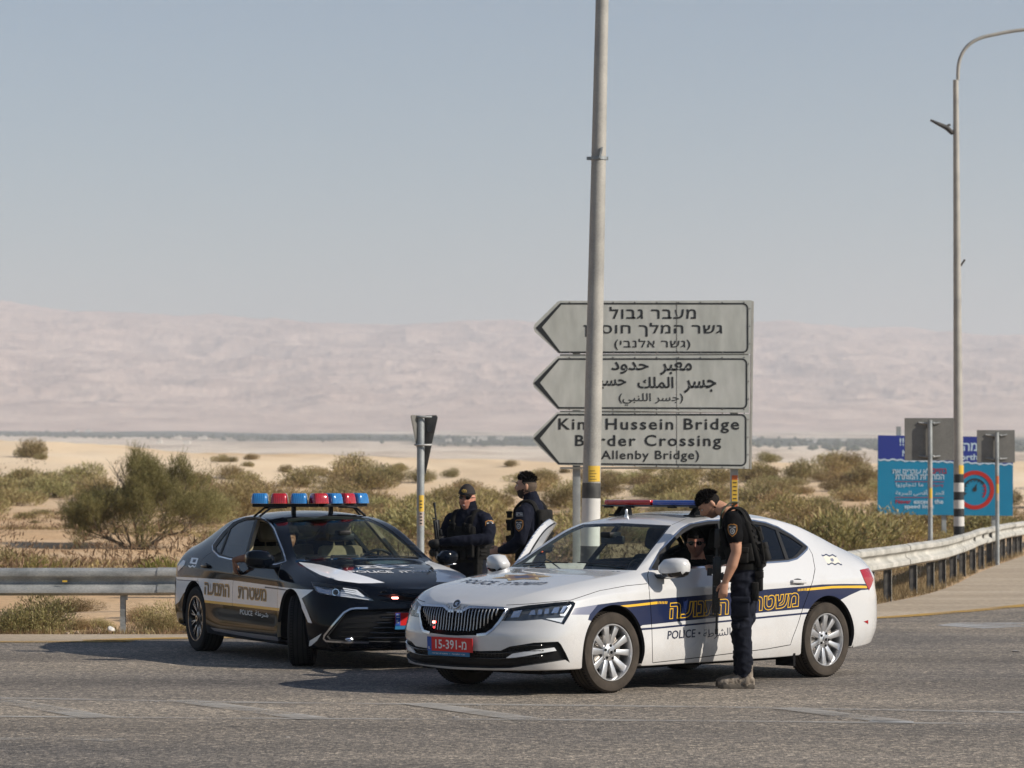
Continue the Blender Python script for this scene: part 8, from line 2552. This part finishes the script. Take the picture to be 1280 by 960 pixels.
def rifle(M, parent_thing, label):
 """short assault rifle: muzzle towards +X, top towards +Z, in its own frame"""
 t = thing('rifle', label, 'rifle')
 t.matrix_world = M
 bm = bmesh.new()
 box(bm, (-.12, -.018, -.030), (.13, .018, .030), .005); prism(bm, [(.02, -.016, -.03), (.075, -.016, -.03), (.09, -.016, -.05), (.01, -.016, -.05)], (0, .032, 0))
 obj('receiver', bm, M_GUN, t, auto=40)
 bm = bmesh.new(); box(bm, (.13, -.026, -.024), (.36, .026, .028), .008)
 for k in range(7): box(bm, (.145 + k * .03, -.028, -.008), (.160 + k * .03, .028, .010), .002)
 box(bm, (-.11, -.011, .030), (.36, .011, .040), .002); obj('handguard', bm, M_GUN, t, auto=40)
 bm = bmesh.new(); lathe(bm, [(.009, .36), (.009, .49), (.013, .492), (.013, .535), (.006, .536)], 12, 'X'); box(bm, (.37, -.006, .0), (.385, .006, .058), .002); obj('barrel', bm, M_GUN, t, auto=40)
 bm = bmesh.new(); tube(bm, [(-.12, 0, .005), (-.22, 0, .005)], .015, 10); prism(bm, [(-.19, -.016, .03), (-.35, -.016, .028), (-.355, -.016, -.095), (-.335, -.016, -.098), (-.30, -.016, -.03), (-.19, -.016, -.015)], (0, .032, 0), bev=.005); obj('stock', bm, M_GUN, t, auto=40)
 bm = bmesh.new(); prism(bm, [(-.085, -.014, -.03), (-.045, -.014, -.03), (-.075, -.014, -.125), (-.112, -.014, -.118)], (0, .028, 0), bev=.005); obj('grip', bm, M_GUN, t, auto=40)
 bm = bmesh.new(); prism(bm, [(.025, -.012, -.045), (.080, -.012, -.045), (.100, -.012, -.13), (.118, -.012, -.20), (.062, -.012, -.205), (.045, -.012, -.13)], (0, .024, 0), bev=.004); obj('magazine', bm, M_GUN, t, auto=40)
 bm = bmesh.new(); lathe(bm, [(.0001, -.02), (.021, -.02), (.021, .045), (.0001, .045)], 16, 'X', c=(.0, 0, .068)); box(bm, (-.012, -.012, .04), (.03, .012, .055), .002); lathe(bm, [(.013, .2), (.016, .205), (.016, .26), (.0001, .26)], 12, 'X', c=(0, -.036, .0)); obj('sight', bm, M_GUN, t, auto=40)
 return t
def pouch(bm, c, sx_, sy_, sz_, M=Matrix.Identity(4), flap=True):
 c = Vector(c)
 box(bm, c - Vector((sx_, sy_, sz_)) / 2, c + Vector((sx_, sy_, sz_)) / 2, min(sx_, sy_) * .22, M)
 if flap: box(bm, c + Vector((-sx_ / 2 - .004, -sy_ / 2 - .004, sz_ * .18)), c + Vector((sx_ / 2 + .004, sy_ / 2 + .004, sz_ / 2 + .004)), .006, M)
def boot(bm, M, mi_u, mi_s):
 """boot with its heel under the ankle, toe towards +X"""
 secs = [(-.082, .036, .055), (-.055, .042, .078), (0, .046, .095), (.05, .048, .085), (.11, .052, .066), (.165, .052, .054), (.205, .043, .042), (.222, .022, .026)]
 rings = []
 for x, ry, h in secs:
  ring = []
  for k in range(16):
   a = 2 * PI * k / 16; ring.append(bm.verts.new(M @ Vector((x, ry * math.cos(a), .028 + h * .5 + h * .55 * math.sin(a)))))
  rings.append(ring)
 for i in range(len(rings) - 1):
  for k in range(16): f = bm.faces.new((rings[i][k], rings[i][(k + 1) % 16], rings[i + 1][(k + 1) % 16], rings[i + 1][k])); f.material_index = mi_u
 f = bm.faces.new(rings[0][::-1]); f.material_index = mi_u; f = bm.faces.new(rings[-1]); f.material_index = mi_u
 limb(bm, [M @ Vector((-.012, 0, .05)), M @ Vector((-.02, 0, .12)), M @ Vector((-.015, 0, .19))], [.052, .050, .054], mi_u)
 out = [(-.088, .02), (-.085, .034), (-.04, .042), (.02, .040), (.07, .046), (.13, .054), (.18, .050), (.215, .034), (.228, .0)]
 poly = [M @ Vector((a, b, 0)) for a, b in out] + [M @ Vector((a, -b, 0)) for a, b in out[::-1]]
 b = bmesh.new(); prism(b, poly, M.to_3x3() @ Vector((0, 0, .034)))
 join(bm, b, None, mi_s)
MI = Matrix.Identity(4)
HM = lambda c, yaw=0, pitch=0, roll=0: Matrix.Translation(c) @ Matrix.Rotation(R(yaw), 4, 'Z') @ Matrix.Rotation(R(pitch), 4, 'Y') @ Matrix.Rotation(R(roll), 4, 'X')
# ---- the officer who bends to the window
def officer_leaning():
 p0 = gnd(933, 860.2)
 root = thing('person', 'officer in black T-shirt and plate vest bending down to the white car driver window', 'person', (p0.x, p0.y + .05, 0.0), R(169))
 bm = bmesh.new()
 SK, SH, TR, BT, SO = 0, 1, 2, 3, 4
# legs: nearly together, right foot half a step ahead
 for s_, fx in ((1, .0), (-1, .05)):
  y = s_ * .095
  limb(bm, [(.005, s_ * .08, .90), (.015, y, .76), (.02, y, .60), (.03 + fx * .5, y, .50), (.012 + fx * .7, y, .38), (.0 + fx, y, .26), (.0 + fx, y, .14)], [.112, .103, .090, .080, .076, .070, .066], TR, n=20)
  boot(bm, Matrix.Translation((fx - .0, y, 0)) @ Matrix.Rotation(R(8 * s_), 4, 'Z'), BT, SO)
 loft(bm, [((-.01, 0, .80), (0, 0, 1), .12, .095), ((-.01, 0, .87), (0, 0, 1), .165, .118), ((-.02, 0, .95), (0, 0, 1), .168, .120), ((-.015, 0, 1.02), (.05, 0, 1), .150, .108)], TR)
 loft(bm, [((-.018, 0, .99), (.05, 0, 1), .150, .108), ((-.01, 0, 1.08), (.12, 0, 1), .150, .112), ((.012, 0, 1.20), (.22, 0, 1), .165, .122), ((.045, 0, 1.32), (.32, 0, 1), .185, .130), ((.085, 0, 1.42), (.45, 0, 1), .185, .112), ((.12, 0, 1.475), (.6, 0, 1), .130, .080)], SH)
 limb(bm, [(.10, -.16, 1.415), (.09, .16, 1.415)], [.078, .078], SH)
# neck and head
 limb(bm, [(.125, 0, 1.455), (.20, 0, 1.51), (.255, 0, 1.535)], [.066, .060, .058], SK)
 Hm = HM((.305, 0, 1.548), 8, 42, -4)
 head(bm, Hm, SK, beard=5)
# left arm hangs in front of the hip
 limb(bm, [(.085, .19, 1.42), (.070, .235, 1.34), (.060, .245, 1.265)], [.078, .070, .064], SH)
 limb(bm, [(.062, .243, 1.30), (.052, .250, 1.20), (.050, .252, 1.15), (.085, .248, 1.04), (.125, .242, .945), (.140, .240, .905)], [.053, .049, .044, .046, .034, .027], SK)
 Mh = Matrix.Translation((.143, .240, .905)) @ Matrix.Rotation(R(-10), 4, 'Y') @ Matrix.Rotation(R(12), 4, 'X')
 hand(bm, Mh, SK, .42, 1)
# right arm reaches to the window frame
 limb(bm, [(.085, -.19, 1.42), (.12, -.235, 1.32), (.14, -.24, 1.25)], [.078, .068, .060], SH)
 limb(bm, [(.135, -.24, 1.27), (.15, -.235, 1.16), (.20, -.16, 1.08), (.245, -.06, 1.03)], [.052, .045, .042, .029], SK)
 hand(bm, Matrix.Translation((.248, -.05, 1.025)) @ Matrix.Rotation(R(60), 4, 'X') @ Matrix.Rotation(R(-30), 4, 'Y'), SK, .9, -1)
 solid('body', bm, [M_SKIN, M_SHIRT, M_TROU, M_BOOT, M_SOLE, M_STUB], root, .0062, {1: (.006, (9, 5)), 2: (.013, (8, 11)), 3: (.003, (30, 30))})
 hair_cap('hair', Hm, [M_HAIR, M_HAIRF], root, .006, .40, .10, seed=3); strands(Hm, root, 5200, .22, .026, 4); brows(Hm, root)
# belt and trouser cargo pocket
 bm = bmesh.new(); r_ = loft(bm, [((-.018, 0, 1.0), (0, 0, 1), .168, .124), ((-.018, 0, 1.045), (0, 0, 1), .166, .122)], 0); obj('belt', bm, M_VEST, root, auto=60)
 bm = bmesh.new()
 box(bm, (-.055, .175, .60), (.085, .215, .76), .018); box(bm, (-.062, .178, .725), (.092, .222, .775), .010); box(bm, (.03, .155, .50), (.10, .19, .56), .015)
 obj('cargo_pocket', bm, M_TROU, root, auto=50)
# vest: back and front plates with side wrap, shoulder straps, pouches
 bm = bmesh.new()
 T = lambda x, z: Matrix.Translation((x, 0, z)) @ Matrix.Rotation(R(17), 4, 'Y')
 Mb = Matrix.Translation((-.075, 0, 1.14)) @ Matrix.Rotation(R(17), 4, 'Y')
 box(bm, (-.055, -.155, -.14), (.005, .155, .27), .022, Mb)
 for k in range(6): box(bm, (-.062, -.150, -.11 + k * .055), (-.050, .150, -.085 + k * .055), .003, Mb)
 pouch(bm, (-.085, .03, -.02), .07, .20, .15, Mb)
 pouch(bm, (-.075, -.09, .14), .05, .10, .12, Mb)
 tube(bm, spline([Mb @ Vector(p) for p in ((-.06, .12, .24), (-.10, .13, .16), (-.095, .14, .02), (-.07, .15, -.12))], 4), .008, 6)
 Mf = Matrix.Translation((.115, 0, 1.14)) @ Matrix.Rotation(R(14), 4, 'Y')
 box(bm, (.0, -.145, -.10), (.05, .145, .22), .02, Mf); pouch(bm, (.075, .08, .0), .05, .075, .15, Mf); pouch(bm, (.075, -.01, .0), .05, .075, .15, Mf); pouch(bm, (.075, -.10, .0), .05, .075, .15, Mf)
 for s_ in (-1, 1):
  loft(bm, [((.02, s_ * .158, 1.055), (.2, 0, 1), .022, .115), ((.035, s_ * .168, 1.13), (.2, 0, 1), .024, .120), ((.05, s_ * .172, 1.20), (.2, 0, 1), .022, .120)], 0, e=.6)
  tube(bm, spline([(.18, s_ * .09, 1.33), (.165, s_ * .10, 1.44), (.10, s_ * .105, 1.515), (.02, s_ * .11, 1.49), (-.03, s_ * .115, 1.40)], 5), .026, 8, ell=.5)
 pouch(bm, (.015, .20, 1.12), .12, .05, .13); 
 obj('vest', bm, M_VEST, root, auto=50)
 bm = bmesh.new()                                         # radio, pistol holster and pouch on the hip
 box(bm, (-.155, .06, .955), (-.105, .125, 1.09), .010); box(bm, (-.150, .075, 1.09), (-.135, .09, 1.17), .004)
 pouch(bm, (-.13, .13, .90), .06, .07, .16); box(bm, (-.13, .15, .74), (-.07, .19, .90), .014)
 for k in range(5): box(bm, (-.160, .062, .965 + k * .022), (-.153, .123, .975 + k * .022), .002)
 obj('hip_pouches', bm, M_VEST, root, auto=50)
 bm = bmesh.new()                                         # sling: round the neck, down to the rifle
 pa = spline([(.20, .085, 1.26), (.205, .075, 1.38), (.19, .078, 1.48), (.13, .07, 1.555), (.08, .0, 1.56), (.11, -.07, 1.54), (.19, -.075, 1.46), (.22, -.05, 1.36)], 6)
 tube(bm, pa, .024, 8, ell=.3)
 tube(bm, [(.20, .088, 1.30), (.205, .10, 1.10), (.215, .10, 1.0)], .020, 6, ell=.35)
 obj('rifle_sling', bm, M_STRAPG, root, auto=60)
 patch(basis((.075, .312, 1.335), (-1, .12, 0), (0, 0, 1)), root, sc=1.15)
 bm = bmesh.new()
 for sx_, y in ((0, .095), (.05, -.095)):
  for k in range(5): tube(bm, [(sx_ + .035 + k * .018, y - .028, .095 + .012 - k * .010), (sx_ + .035 + k * .018, y + .028, .095 + .012 - k * .010)], .0035, 5)
 obj('laces', bm, M_BLK, root)
 Mr = Matrix.Translation((p0.x, p0.y + .05, 0)) @ Matrix.Rotation(R(169), 4, 'Z')
 rifle(Mr @ basis((.225, .11, .99), (.02, .02, -1), (0, 1, 0)), root, 'black assault rifle hanging muzzle down in front of the officer at the driver window')
officer_leaning()
# ---- officer with cap, sunglasses and rifle behind the cars
def officer_cap():
 X, Y = at(586, 640, 30.6).x, 30.6
 Mr = Matrix.Translation((X, Y, 0)) @ Matrix.Rotation(R(-122), 4, 'Z')
 root = thing('person', 'officer in black cap and sunglasses holding a rifle behind the black car bonnet', 'person', (X, Y, 0), R(-122))
 bm = bmesh.new(); SK, UN, TR, GL = 0, 1, 2, 3
 for s_ in (1, -1):
  limb(bm, [(0, s_ * .09, .90), (.01, s_ * .11, .70), (.02, s_ * .12, .48), (0, s_ * .13, .28), (0, s_ * .13, .12)], [.112, .10, .082, .074, .068], TR, n=18)
  boot(bm, Matrix.Translation((0, s_ * .13, 0)) @ Matrix.Rotation(R(12 * s_), 4, 'Z'), 4, 4)
 loft(bm, [((0, 0, .80), (0, 0, 1), .13, .10), ((0, 0, .90), (0, 0, 1), .18, .13), ((0, 0, 1.0), (0, 0, 1), .175, .13)], TR)
 loft(bm, [((0, 0, .96), (0, 0, 1), .175, .135), ((.01, 0, 1.08), (0, 0, 1), .178, .142), ((.01, 0, 1.22), (0, 0, 1), .195, .148), ((0, 0, 1.34), (-.05, 0, 1), .205, .130), ((-.01, 0, 1.415), (-.05, 0, 1), .17, .10), ((-.005, 0, 1.46), (0, 0, 1), .10, .08)], UN)
 limb(bm, [(-.01, .17, 1.36), (-.01, -.17, 1.36)], [.082, .082], UN)
 limb(bm, [(0, 0, 1.42), (.015, 0, 1.50)], [.068, .062], SK)
 limb(bm, [(-.005, 0, 1.43), (0.0, 0, 1.475)], [.084, .080], UN)
 Hm = HM((.035, .0, 1.575), 16, 3, -3); head(bm, Hm, SK)
# his left arm comes across the chest, right arm holds the grip
 limb(bm, [(0, .20, 1.35), (.03, .265, 1.26), (.08, .275, 1.17)], [.080, .070, .062], UN)
 limb(bm, [(.08, .275, 1.17), (.19, .15, 1.155), (.27, -.02, 1.145), (.29, -.12, 1.135)], [.062, .054, .046, .040], UN)
 limb(bm, [(0, -.20, 1.35), (.0, -.275, 1.22), (.03, -.285, 1.13)], [.080, .068, .060], UN)
 limb(bm, [(.03, -.285, 1.13), (.14, -.27, 1.07), (.22, -.245, 1.05)], [.060, .052, .042], UN)
 limb(bm, [(.285, -.11, 1.135), (.30, -.17, 1.13)], [.031, .029], SK)
 hand(bm, basis((.302, -.175, 1.13), (0, 0, 1), (1, 0, 0)) @ Matrix.Rotation(R(0), 4, 'X') @ Matrix.Rotation(R(-90), 4, 'X') @ Matrix.Identity(4), GL, .9, 1, 1.05)
 hand(bm, Matrix.Translation((.225, -.245, 1.05)) @ Matrix.Rotation(R(-78), 4, 'Y'), GL, 1.0, -1, 1.05)
 limb(bm, [(.31, -.18, 1.125), (.315, -.235, 1.12)], [.045, .042], GL); limb(bm, [(.24, -.245, 1.045), (.285, -.24, 1.03)], [.044, .042], GL)
 solid('body', bm, [M_SKINR, M_UNI, M_TROU, M_GLOVE, M_BOOT], root, .0068, {1: (.009, (9, 7)), 2: (.008, (8, 6))})
# cap
 bm = bmesh.new(); bmesh.ops.create_uvsphere(bm, u_segments=40, v_segments=30, radius=1)
 for v in bm.verts:
  u = v.co.normalized(); p = head_point(u); v.co = p + u * .015 + Vector((.010 * max(0, u.x) * (u.z > .2), 0, .012 * max(0, u.z))); v.tag = u.z < .22
 bmesh.ops.delete(bm, geom=[v for v in bm.verts if v.tag], context='VERTS')
# brim
 n = 14; a_ = []; b_ = []
 for k in range(n + 1):
  t = -1 + 2 * k / n; y = .072 * t
  a_.append(bm.verts.new((.088 * math.sqrt(max(0, 1 - (t * .80) ** 2)), y, .044 - .010 * t * t))); b_.append(bm.verts.new((.088 + .068 * math.sqrt(max(0.0, 1 - t * t * .9)) * 1.15, y * 1.0, .040 - .024 * t * t)))
 for k in range(n): bm.faces.new((a_[k], a_[k + 1], b_[k + 1], b_[k]))
 bmesh.ops.solidify(bm, geom=bm.faces[:], thickness=.006)
 bmesh.ops.transform(bm, matrix=Hm, verts=bm.verts[:]); obj('cap', bm, mat('cap_cloth', (.016, .012, .012), .85), root, smooth=True)
 bm = bmesh.new()
 for k in range(10): a = 2 * PI * k / 10; blob(bm, (.106, .022 * math.cos(a), .078 + .014 * math.sin(a)), (.003, .007, .005), 6, 4)
 blob(bm, (.108, 0, .078), (.003, .010, .008), 8, 6); bmesh.ops.transform(bm, matrix=Hm, verts=bm.verts[:]); obj('cap_badge', bm, M_PATY, root)
 sunglasses(Hm, root)
 bm = bmesh.new(); blob(bm, (.098, 0, -.067), (.006, .020, .009), 12, 8, 0); blob(bm, (.102, 0, -.065), (.004, .014, .004), 10, 6, 1); bmesh.ops.transform(bm, matrix=Hm, verts=bm.verts[:]); obj('mouth', bm, [M_LIP, M_WHITEE], root, smooth=True)
# collar, microphone, vest
 bm = bmesh.new()
 for s_ in (-1, 1):
  prism(bm, [(.055, s_ * .035, 1.46), (.075, s_ * .075, 1.535), (.02, s_ * .095, 1.55), (-.03, s_ * .09, 1.47), (.03, s_ * .08, 1.44)], (.012, -s_ * .012, 0), bev=.003)
 obj('collar', bm, M_UNI, root, auto=50)
 bm = bmesh.new()
 box(bm, (.105, -.165, 1.02), (.165, .165, 1.30), .03); 
 for s_ in (-1, 1):
  tube(bm, spline([(.13, s_ * .10, 1.27), (.125, s_ * .11, 1.36), (.06, s_ * .12, 1.445), (-.05, s_ * .12, 1.44), (-.12, s_ * .12, 1.34)], 5), .028, 8, ell=.45)
  loft(bm, [((.0, s_ * .185, .97), (0, 0, 1), .026, .15), ((.0, s_ * .195, 1.06), (0, 0, 1), .028, .155), ((.0, s_ * .20, 1.15), (0, 0, 1), .024, .150)], 0, e=.6)
 box(bm, (-.19, -.16, 1.0), (-.12, .16, 1.36), .03)
 for k, y in enumerate((.14, .06, -.02, -.10)): pouch(bm, (.185, y, 1.03 if k else 1.05), .045, .07, .13)
 for k in range(4): box(bm, (.020, .222, 1.0 + k * .035), (.13, .232, 1.018 + k * .035), .003)
 pouch(bm, (.165, .10, 1.27), .035, .05, .09); pouch(bm, (.165, -.09, 1.29), .03, .06, .07)
 box(bm, (.16, .035, 1.24), (.19, .075, 1.33), .008); tube(bm, spline([(.18, .055, 1.32), (.17, .09, 1.38), (.12, .11, 1.40), (.05, .12, 1.42)], 4), .005, 5)
 obj('vest', bm, M_VEST, root, auto=50)
 bm = bmesh.new(); loft(bm, [((0, 0, .93), (0, 0, 1), .185, .138), ((0, 0, .975), (0, 0, 1), .187, .140)], 0); pouch(bm, (.09, .17, .88), .10, .05, .20); obj('belt', bm, M_VEST, root, auto=60)
 bm = bmesh.new(); box(bm, (.11, -.15, 1.345), (.118, -.09, 1.355), .001, Matrix.Translation((0.008, 0, 0)), 0); obj('name_tag', bm, M_PATY, root)
 patch(basis((.068, .300, 1.30), (-.80, .60, 0), (-.15, -.2, 1)), root, sc=1.3)
 rifle(Mr @ basis((.27, -.165, 1.0), (.06, -.10, 1), (0, 1, 0)) @ Matrix.Rotation(R(180), 4, 'X'), root, 'black rifle held upright by the officer in the cap')
officer_cap()
# ---- bearded officer in profile beside the open door
def officer_beard():
 X, Y = at(663, 640, 28.6).x, 28.6
 root = thing('person', 'bearded officer in dark jacket and vest seen from his left behind the open car door', 'person', (X, Y, 0), R(158))
 bm = bmesh.new(); SK, UN, TR, ST, FA = 0, 1, 2, 4, 5
 for s_ in (1, -1):
  limb(bm, [(0, s_ * .09, .94), (.01, s_ * .10, .73), (.02, s_ * .11, .50), (0, s_ * .12, .28), (0, s_ * .12, .12)], [.112, .10, .082, .074, .068], TR, n=18)
  boot(bm, Matrix.Translation((0, s_ * .12, 0)), 3, 3)
 loft(bm, [((0, 0, .84), (0, 0, 1), .13, .10), ((0, 0, .94), (0, 0, 1), .175, .125), ((0, 0, 1.05), (0, 0, 1), .165, .12)], TR)
 loft(bm, [((0, 0, 1.0), (0, 0, 1), .168, .125), ((0, 0, 1.14), (0, 0, 1), .172, .132), ((0, 0, 1.30), (0, 0, 1), .195, .142), ((-.01, 0, 1.44), (0, 0, 1), .20, .122), ((-.02, 0, 1.52), (0, 0, 1), .155, .09), ((-.01, 0, 1.56), (0, 0, 1), .09, .075)], UN)
 limb(bm, [(-.015, .17, 1.455), (-.015, -.17, 1.455)], [.082, .082], UN)
 limb(bm, [(-.01, 0, 1.52), (.015, 0, 1.60)], [.068, .060], SK)
 limb(bm, [(-.012, 0, 1.545), (-.004, 0, 1.585)], [.082, .076], UN)
 Hm = HM((.04, .0, 1.695), 4, -3, 0); head(bm, Hm, SK, beard=6)
 limb(bm, [(-.01, .20, 1.44), (-.02, .255, 1.32), (.0, .262, 1.20)], [.084, .072, .062], UN)
 limb(bm, [(.0, .262, 1.20), (.10, .24, 1.12), (.21, .20, 1.10)], [.062, .054, .042], UN)
 hand(bm, Matrix.Translation((.215, .198, 1.10)) @ Matrix.Rotation(R(-75), 4, 'Y'), SK, .8, 1)
 limb(bm, [(-.01, -.20, 1.44), (.0, -.26, 1.31), (.04, -.26, 1.20)], [.082, .070, .060], UN)
 limb(bm, [(.04, -.26, 1.20), (.14, -.22, 1.13), (.23, -.15, 1.12)], [.060, .052, .042], UN)
 hand(bm, Matrix.Translation((.235, -.145, 1.12)) @ Matrix.Rotation(R(-75), 4, 'Y'), SK, .8, -1)
 solid('body', bm, [M_SKIN, M_UNI, M_TROU, M_BOOT, M_STUB, M_HAIRF, M_BEARD], root, .0068, {1: (.009, (9, 6)), 2: (.008, (8, 6))})
 hair_cap('hair', Hm, [M_HAIR, M_HAIRF], root, .004, .46, .05, sides_mi=1, seed=8); strands(Hm, root, 4200, .40, .030, 6, -.1); brows(Hm, root)
 bm = bmesh.new(); bmesh.ops.create_uvsphere(bm, u_segments=40, v_segments=30, radius=1)
 for v in bm.verts:
  u = v.co.normalized(); p = head_point(u); nz = noise.noise(u * 14)
  v.co = p + u * (.014 if u.x > .2 else .009) * (1 + .5 * nz); v.tag = u.z < .50 + .2 * nz + .1 * (u.x < 0)
 bmesh.ops.delete(bm, geom=[v for v in bm.verts if v.tag], context='VERTS'); bmesh.ops.solidify(bm, geom=bm.faces[:], thickness=.02)
 bmesh.ops.transform(bm, matrix=Hm, verts=bm.verts[:]); obj('quiff', bm, M_HAIR, root, smooth=True)
 bm = bmesh.new(); bmesh.ops.create_uvsphere(bm, u_segments=36, v_segments=26, radius=1)
 for v in bm.verts:
  u = v.co.normalized(); p = head_point(u); v.co = p + u * .0035 * (1 + .4 * noise.noise(u * 20))
  v.tag = not (u.z < -.40 + .12 * (1 - u.x) and u.x > .12) or (abs(u.y) < .22 and -.66 < u.z < -.44)
 bmesh.ops.delete(bm, geom=[v for v in bm.verts if v.tag], context='VERTS'); bmesh.ops.transform(bm, matrix=Hm, verts=bm.verts[:]); obj('beard', bm, M_BEARD, root, smooth=True)
 sg_ = sunglasses(Hm @ Matrix.Translation((-.012, 0, .075)) @ Matrix.Rotation(R(-28), 4, 'Y'), root)
 bm = bmesh.new()
 box(bm, (.10, -.15, 1.10), (.15, .15, 1.40), .025); box(bm, (-.175, -.155, 1.08), (-.11, .155, 1.48), .025)
 for k in range(5): box(bm, (-.182, -.15, 1.12 + k * .06), (-.170, .15, 1.145 + k * .06), .003)
 for s_ in (-1, 1):
  tube(bm, spline([(.12, s_ * .09, 1.38), (.11, s_ * .10, 1.48), (.03, s_ * .11, 1.555), (-.07, s_ * .115, 1.545), (-.13, s_ * .12, 1.44)], 5), .032, 8, ell=.45)
  loft(bm, [((.0, s_ * .178, 1.07), (0, 0, 1), .024, .14), ((.0, s_ * .188, 1.16), (0, 0, 1), .026, .145), ((.0, s_ * .19, 1.24), (0, 0, 1), .022, .14)], 0, e=.6)
 pouch(bm, (.17, .09, 1.16), .05, .07, .14); pouch(bm, (.17, .0, 1.16), .05, .07, .14); pouch(bm, (.165, .11, 1.33), .05, .06, .10); pouch(bm, (.165, .12, 1.43), .04, .05, .06)
 obj('vest', bm, M_VEST, root, auto=50)
 bm = bmesh.new(); loft(bm, [((0, 0, 1.0), (0, 0, 1), .180, .135), ((0, 0, 1.045), (0, 0, 1), .180, .135)], 0); pouch(bm, (-.05, .19, .93), .10, .05, .18); obj('belt', bm, M_VEST, root, auto=60)
 bm = bmesh.new(); box(bm, (-.17, .10, 1.08), (-.155, .14, 1.12), .004); obj('orange_tag', bm, mat('orange_plastic', (.75, .12, .02), .5), root)
 patch(basis((-.015, .3325, 1.335), (-1, .08, 0), (0, 0, 1)), root, sc=1.2)
 patch(basis((-.012, .3175, 1.435), (-1, .08, 0), (-.1, .12, 1)), root, 'flag', 'flag_patch', sc=.95)
officer_beard()
# ---- people in the cars
def seated(label, frame, sx_, sy_, skin, shirt, arm, glasses=False, curly=False, hz=1.20, yaw=0, beard=False):
 root = thing('person', label, 'person')
 root.matrix_world = frame.M
 bm = bmesh.new(); y = sy_; x = sx_
 loft(bm, [((x + .06, y, .50), (0, 0, 1), .17, .14), ((x + .05, y, .62), (-.1, 0, 1), .165, .13), ((x + .0, y, .80), (-.2, 0, 1), .18, .13), ((x - .03, y, hz - .26), (-.2, 0, 1), .195, .115), ((x - .035, y, hz - .18), (0, 0, 1), .14, .085), ((x - .02, y, hz - .14), (0, 0, 1), .08, .07)], 1)
 limb(bm, [(x - .03, y - .16, hz - .24), (x - .03, y + .16, hz - .24)], [.078, .078], 1)
 limb(bm, [(x - .02, y, hz - .16), (x, y, hz - .08)], [.064, .058], 0)
 Hm = HM((x + .02, y, hz), yaw, 4, 0); head(bm, Hm, 0, beard=2 if beard else None)
 for s_ in (-1, 1): limb(bm, [(x + .05, y + s_ * .09, .55), (x + .42, y + s_ * .12, .60), (x + .52, y + s_ * .12, .45)], [.09, .075, .06], 3)
 o = 1 if arm > 0 else -1
 sh_ = (x - .03, y + o * .20, hz - .25)
 ot = (x - .03, y - o * .20, hz - .25)
 limb(bm, [ot, (x + .06, y - o * .24, hz - .42), (x + .12, y - o * .22, hz - .50)], [.07, .06, .052], 1)
 limb(bm, [(x + .12, y - o * .22, hz - .50), (x + .28, y - o * .12, hz - .46)], [.045, .032], 0); hand(bm, Matrix.Translation((x + .29, y - o * .115, hz - .455)) @ Matrix.Rotation(R(-85), 4, 'Y'), 0, .6, -o)
 if arm == 1:        # left elbow on the sill, forearm back along the door
  limb(bm, [sh_, (x - .10, y + .32, hz - .22), (x - .17, y + .42, hz - .16)], [.072, .058, .050], 1)
  limb(bm, [(x - .12, y + .36, hz - .20), (x - .20, y + .46, hz - .15), (x - .04, y + .475, hz - .14), (x + .10, y + .44, hz - .12)], [.050, .046, .040, .030], 0)
  hand(bm, Matrix.Translation((x + .11, y + .435, hz - .12)) @ Matrix.Rotation(R(-80), 4, 'Y'), 0, .7, 1)
 elif arm == -1:     # right forearm out over the door, hand hanging
  limb(bm, [sh_, (x + .02, y - .30, hz - .28), (x + .04, y - .36, hz - .23)], [.070, .058, .050], 1)
  limb(bm, [(x + .03, y - .34, hz - .24), (x + .045, y - .47, hz - .185), (x + .02, y - .56, hz - .205)], [.046, .040, .030], 0)
  hand(bm, Matrix.Translation((x + .015, y - .565, hz - .215)) @ Matrix.Rotation(R(8), 4, 'X'), 0, .5, -1, 1.05)
 solid('body', bm, [skin, shirt, M_STUB, M_TROU], root, .0075, {1: (.006, (9, 6))})
 hair_cap('hair', Hm, [M_HAIR, M_HAIR], root, .035 if curly else .010, .35, -.05, curly=curly, seed=5)
 if glasses: sunglasses(Hm, root)
seated('driver in sunglasses looking out of the white car window with his arm on the sill', WC, -1.66, .40, M_SKINR, M_SHIRT, 1, glasses=True, hz=1.20, yaw=38)
seated('curly haired front passenger of the black car with one hand out over the door', BC, -1.52, -.38, M_SKIND, M_SHIRT, -1, curly=True, hz=1.17, yaw=-10)
# ================================================================== the air
bm = bmesh.new()
box(bm, (-12500, -700, -45), (12500, 12500, 600))
haze = obj('haze', bm, None)
haze['kind'] = 'stuff'
hm = bpy.data.materials.new('haze_air'); hm.use_nodes = True
nt = hm.node_tree
for n_ in list(nt.nodes):
 if n_.type == 'BSDF_PRINCIPLED': nt.nodes.remove(n_)
pv = nt.nodes.new('ShaderNodeVolumePrincipled')
pv.inputs['Color'].default_value = (0.80, 0.835, 0.90, 1)
pv.inputs['Density'].default_value = 0.00018
pv.inputs['Anisotropy'].default_value = 0.2
nt.links.new(pv.outputs[0], [n_ for n_ in nt.nodes if n_.type == 'OUTPUT_MATERIAL'][0].inputs['Volume'])
haze.data.materials.append(hm)
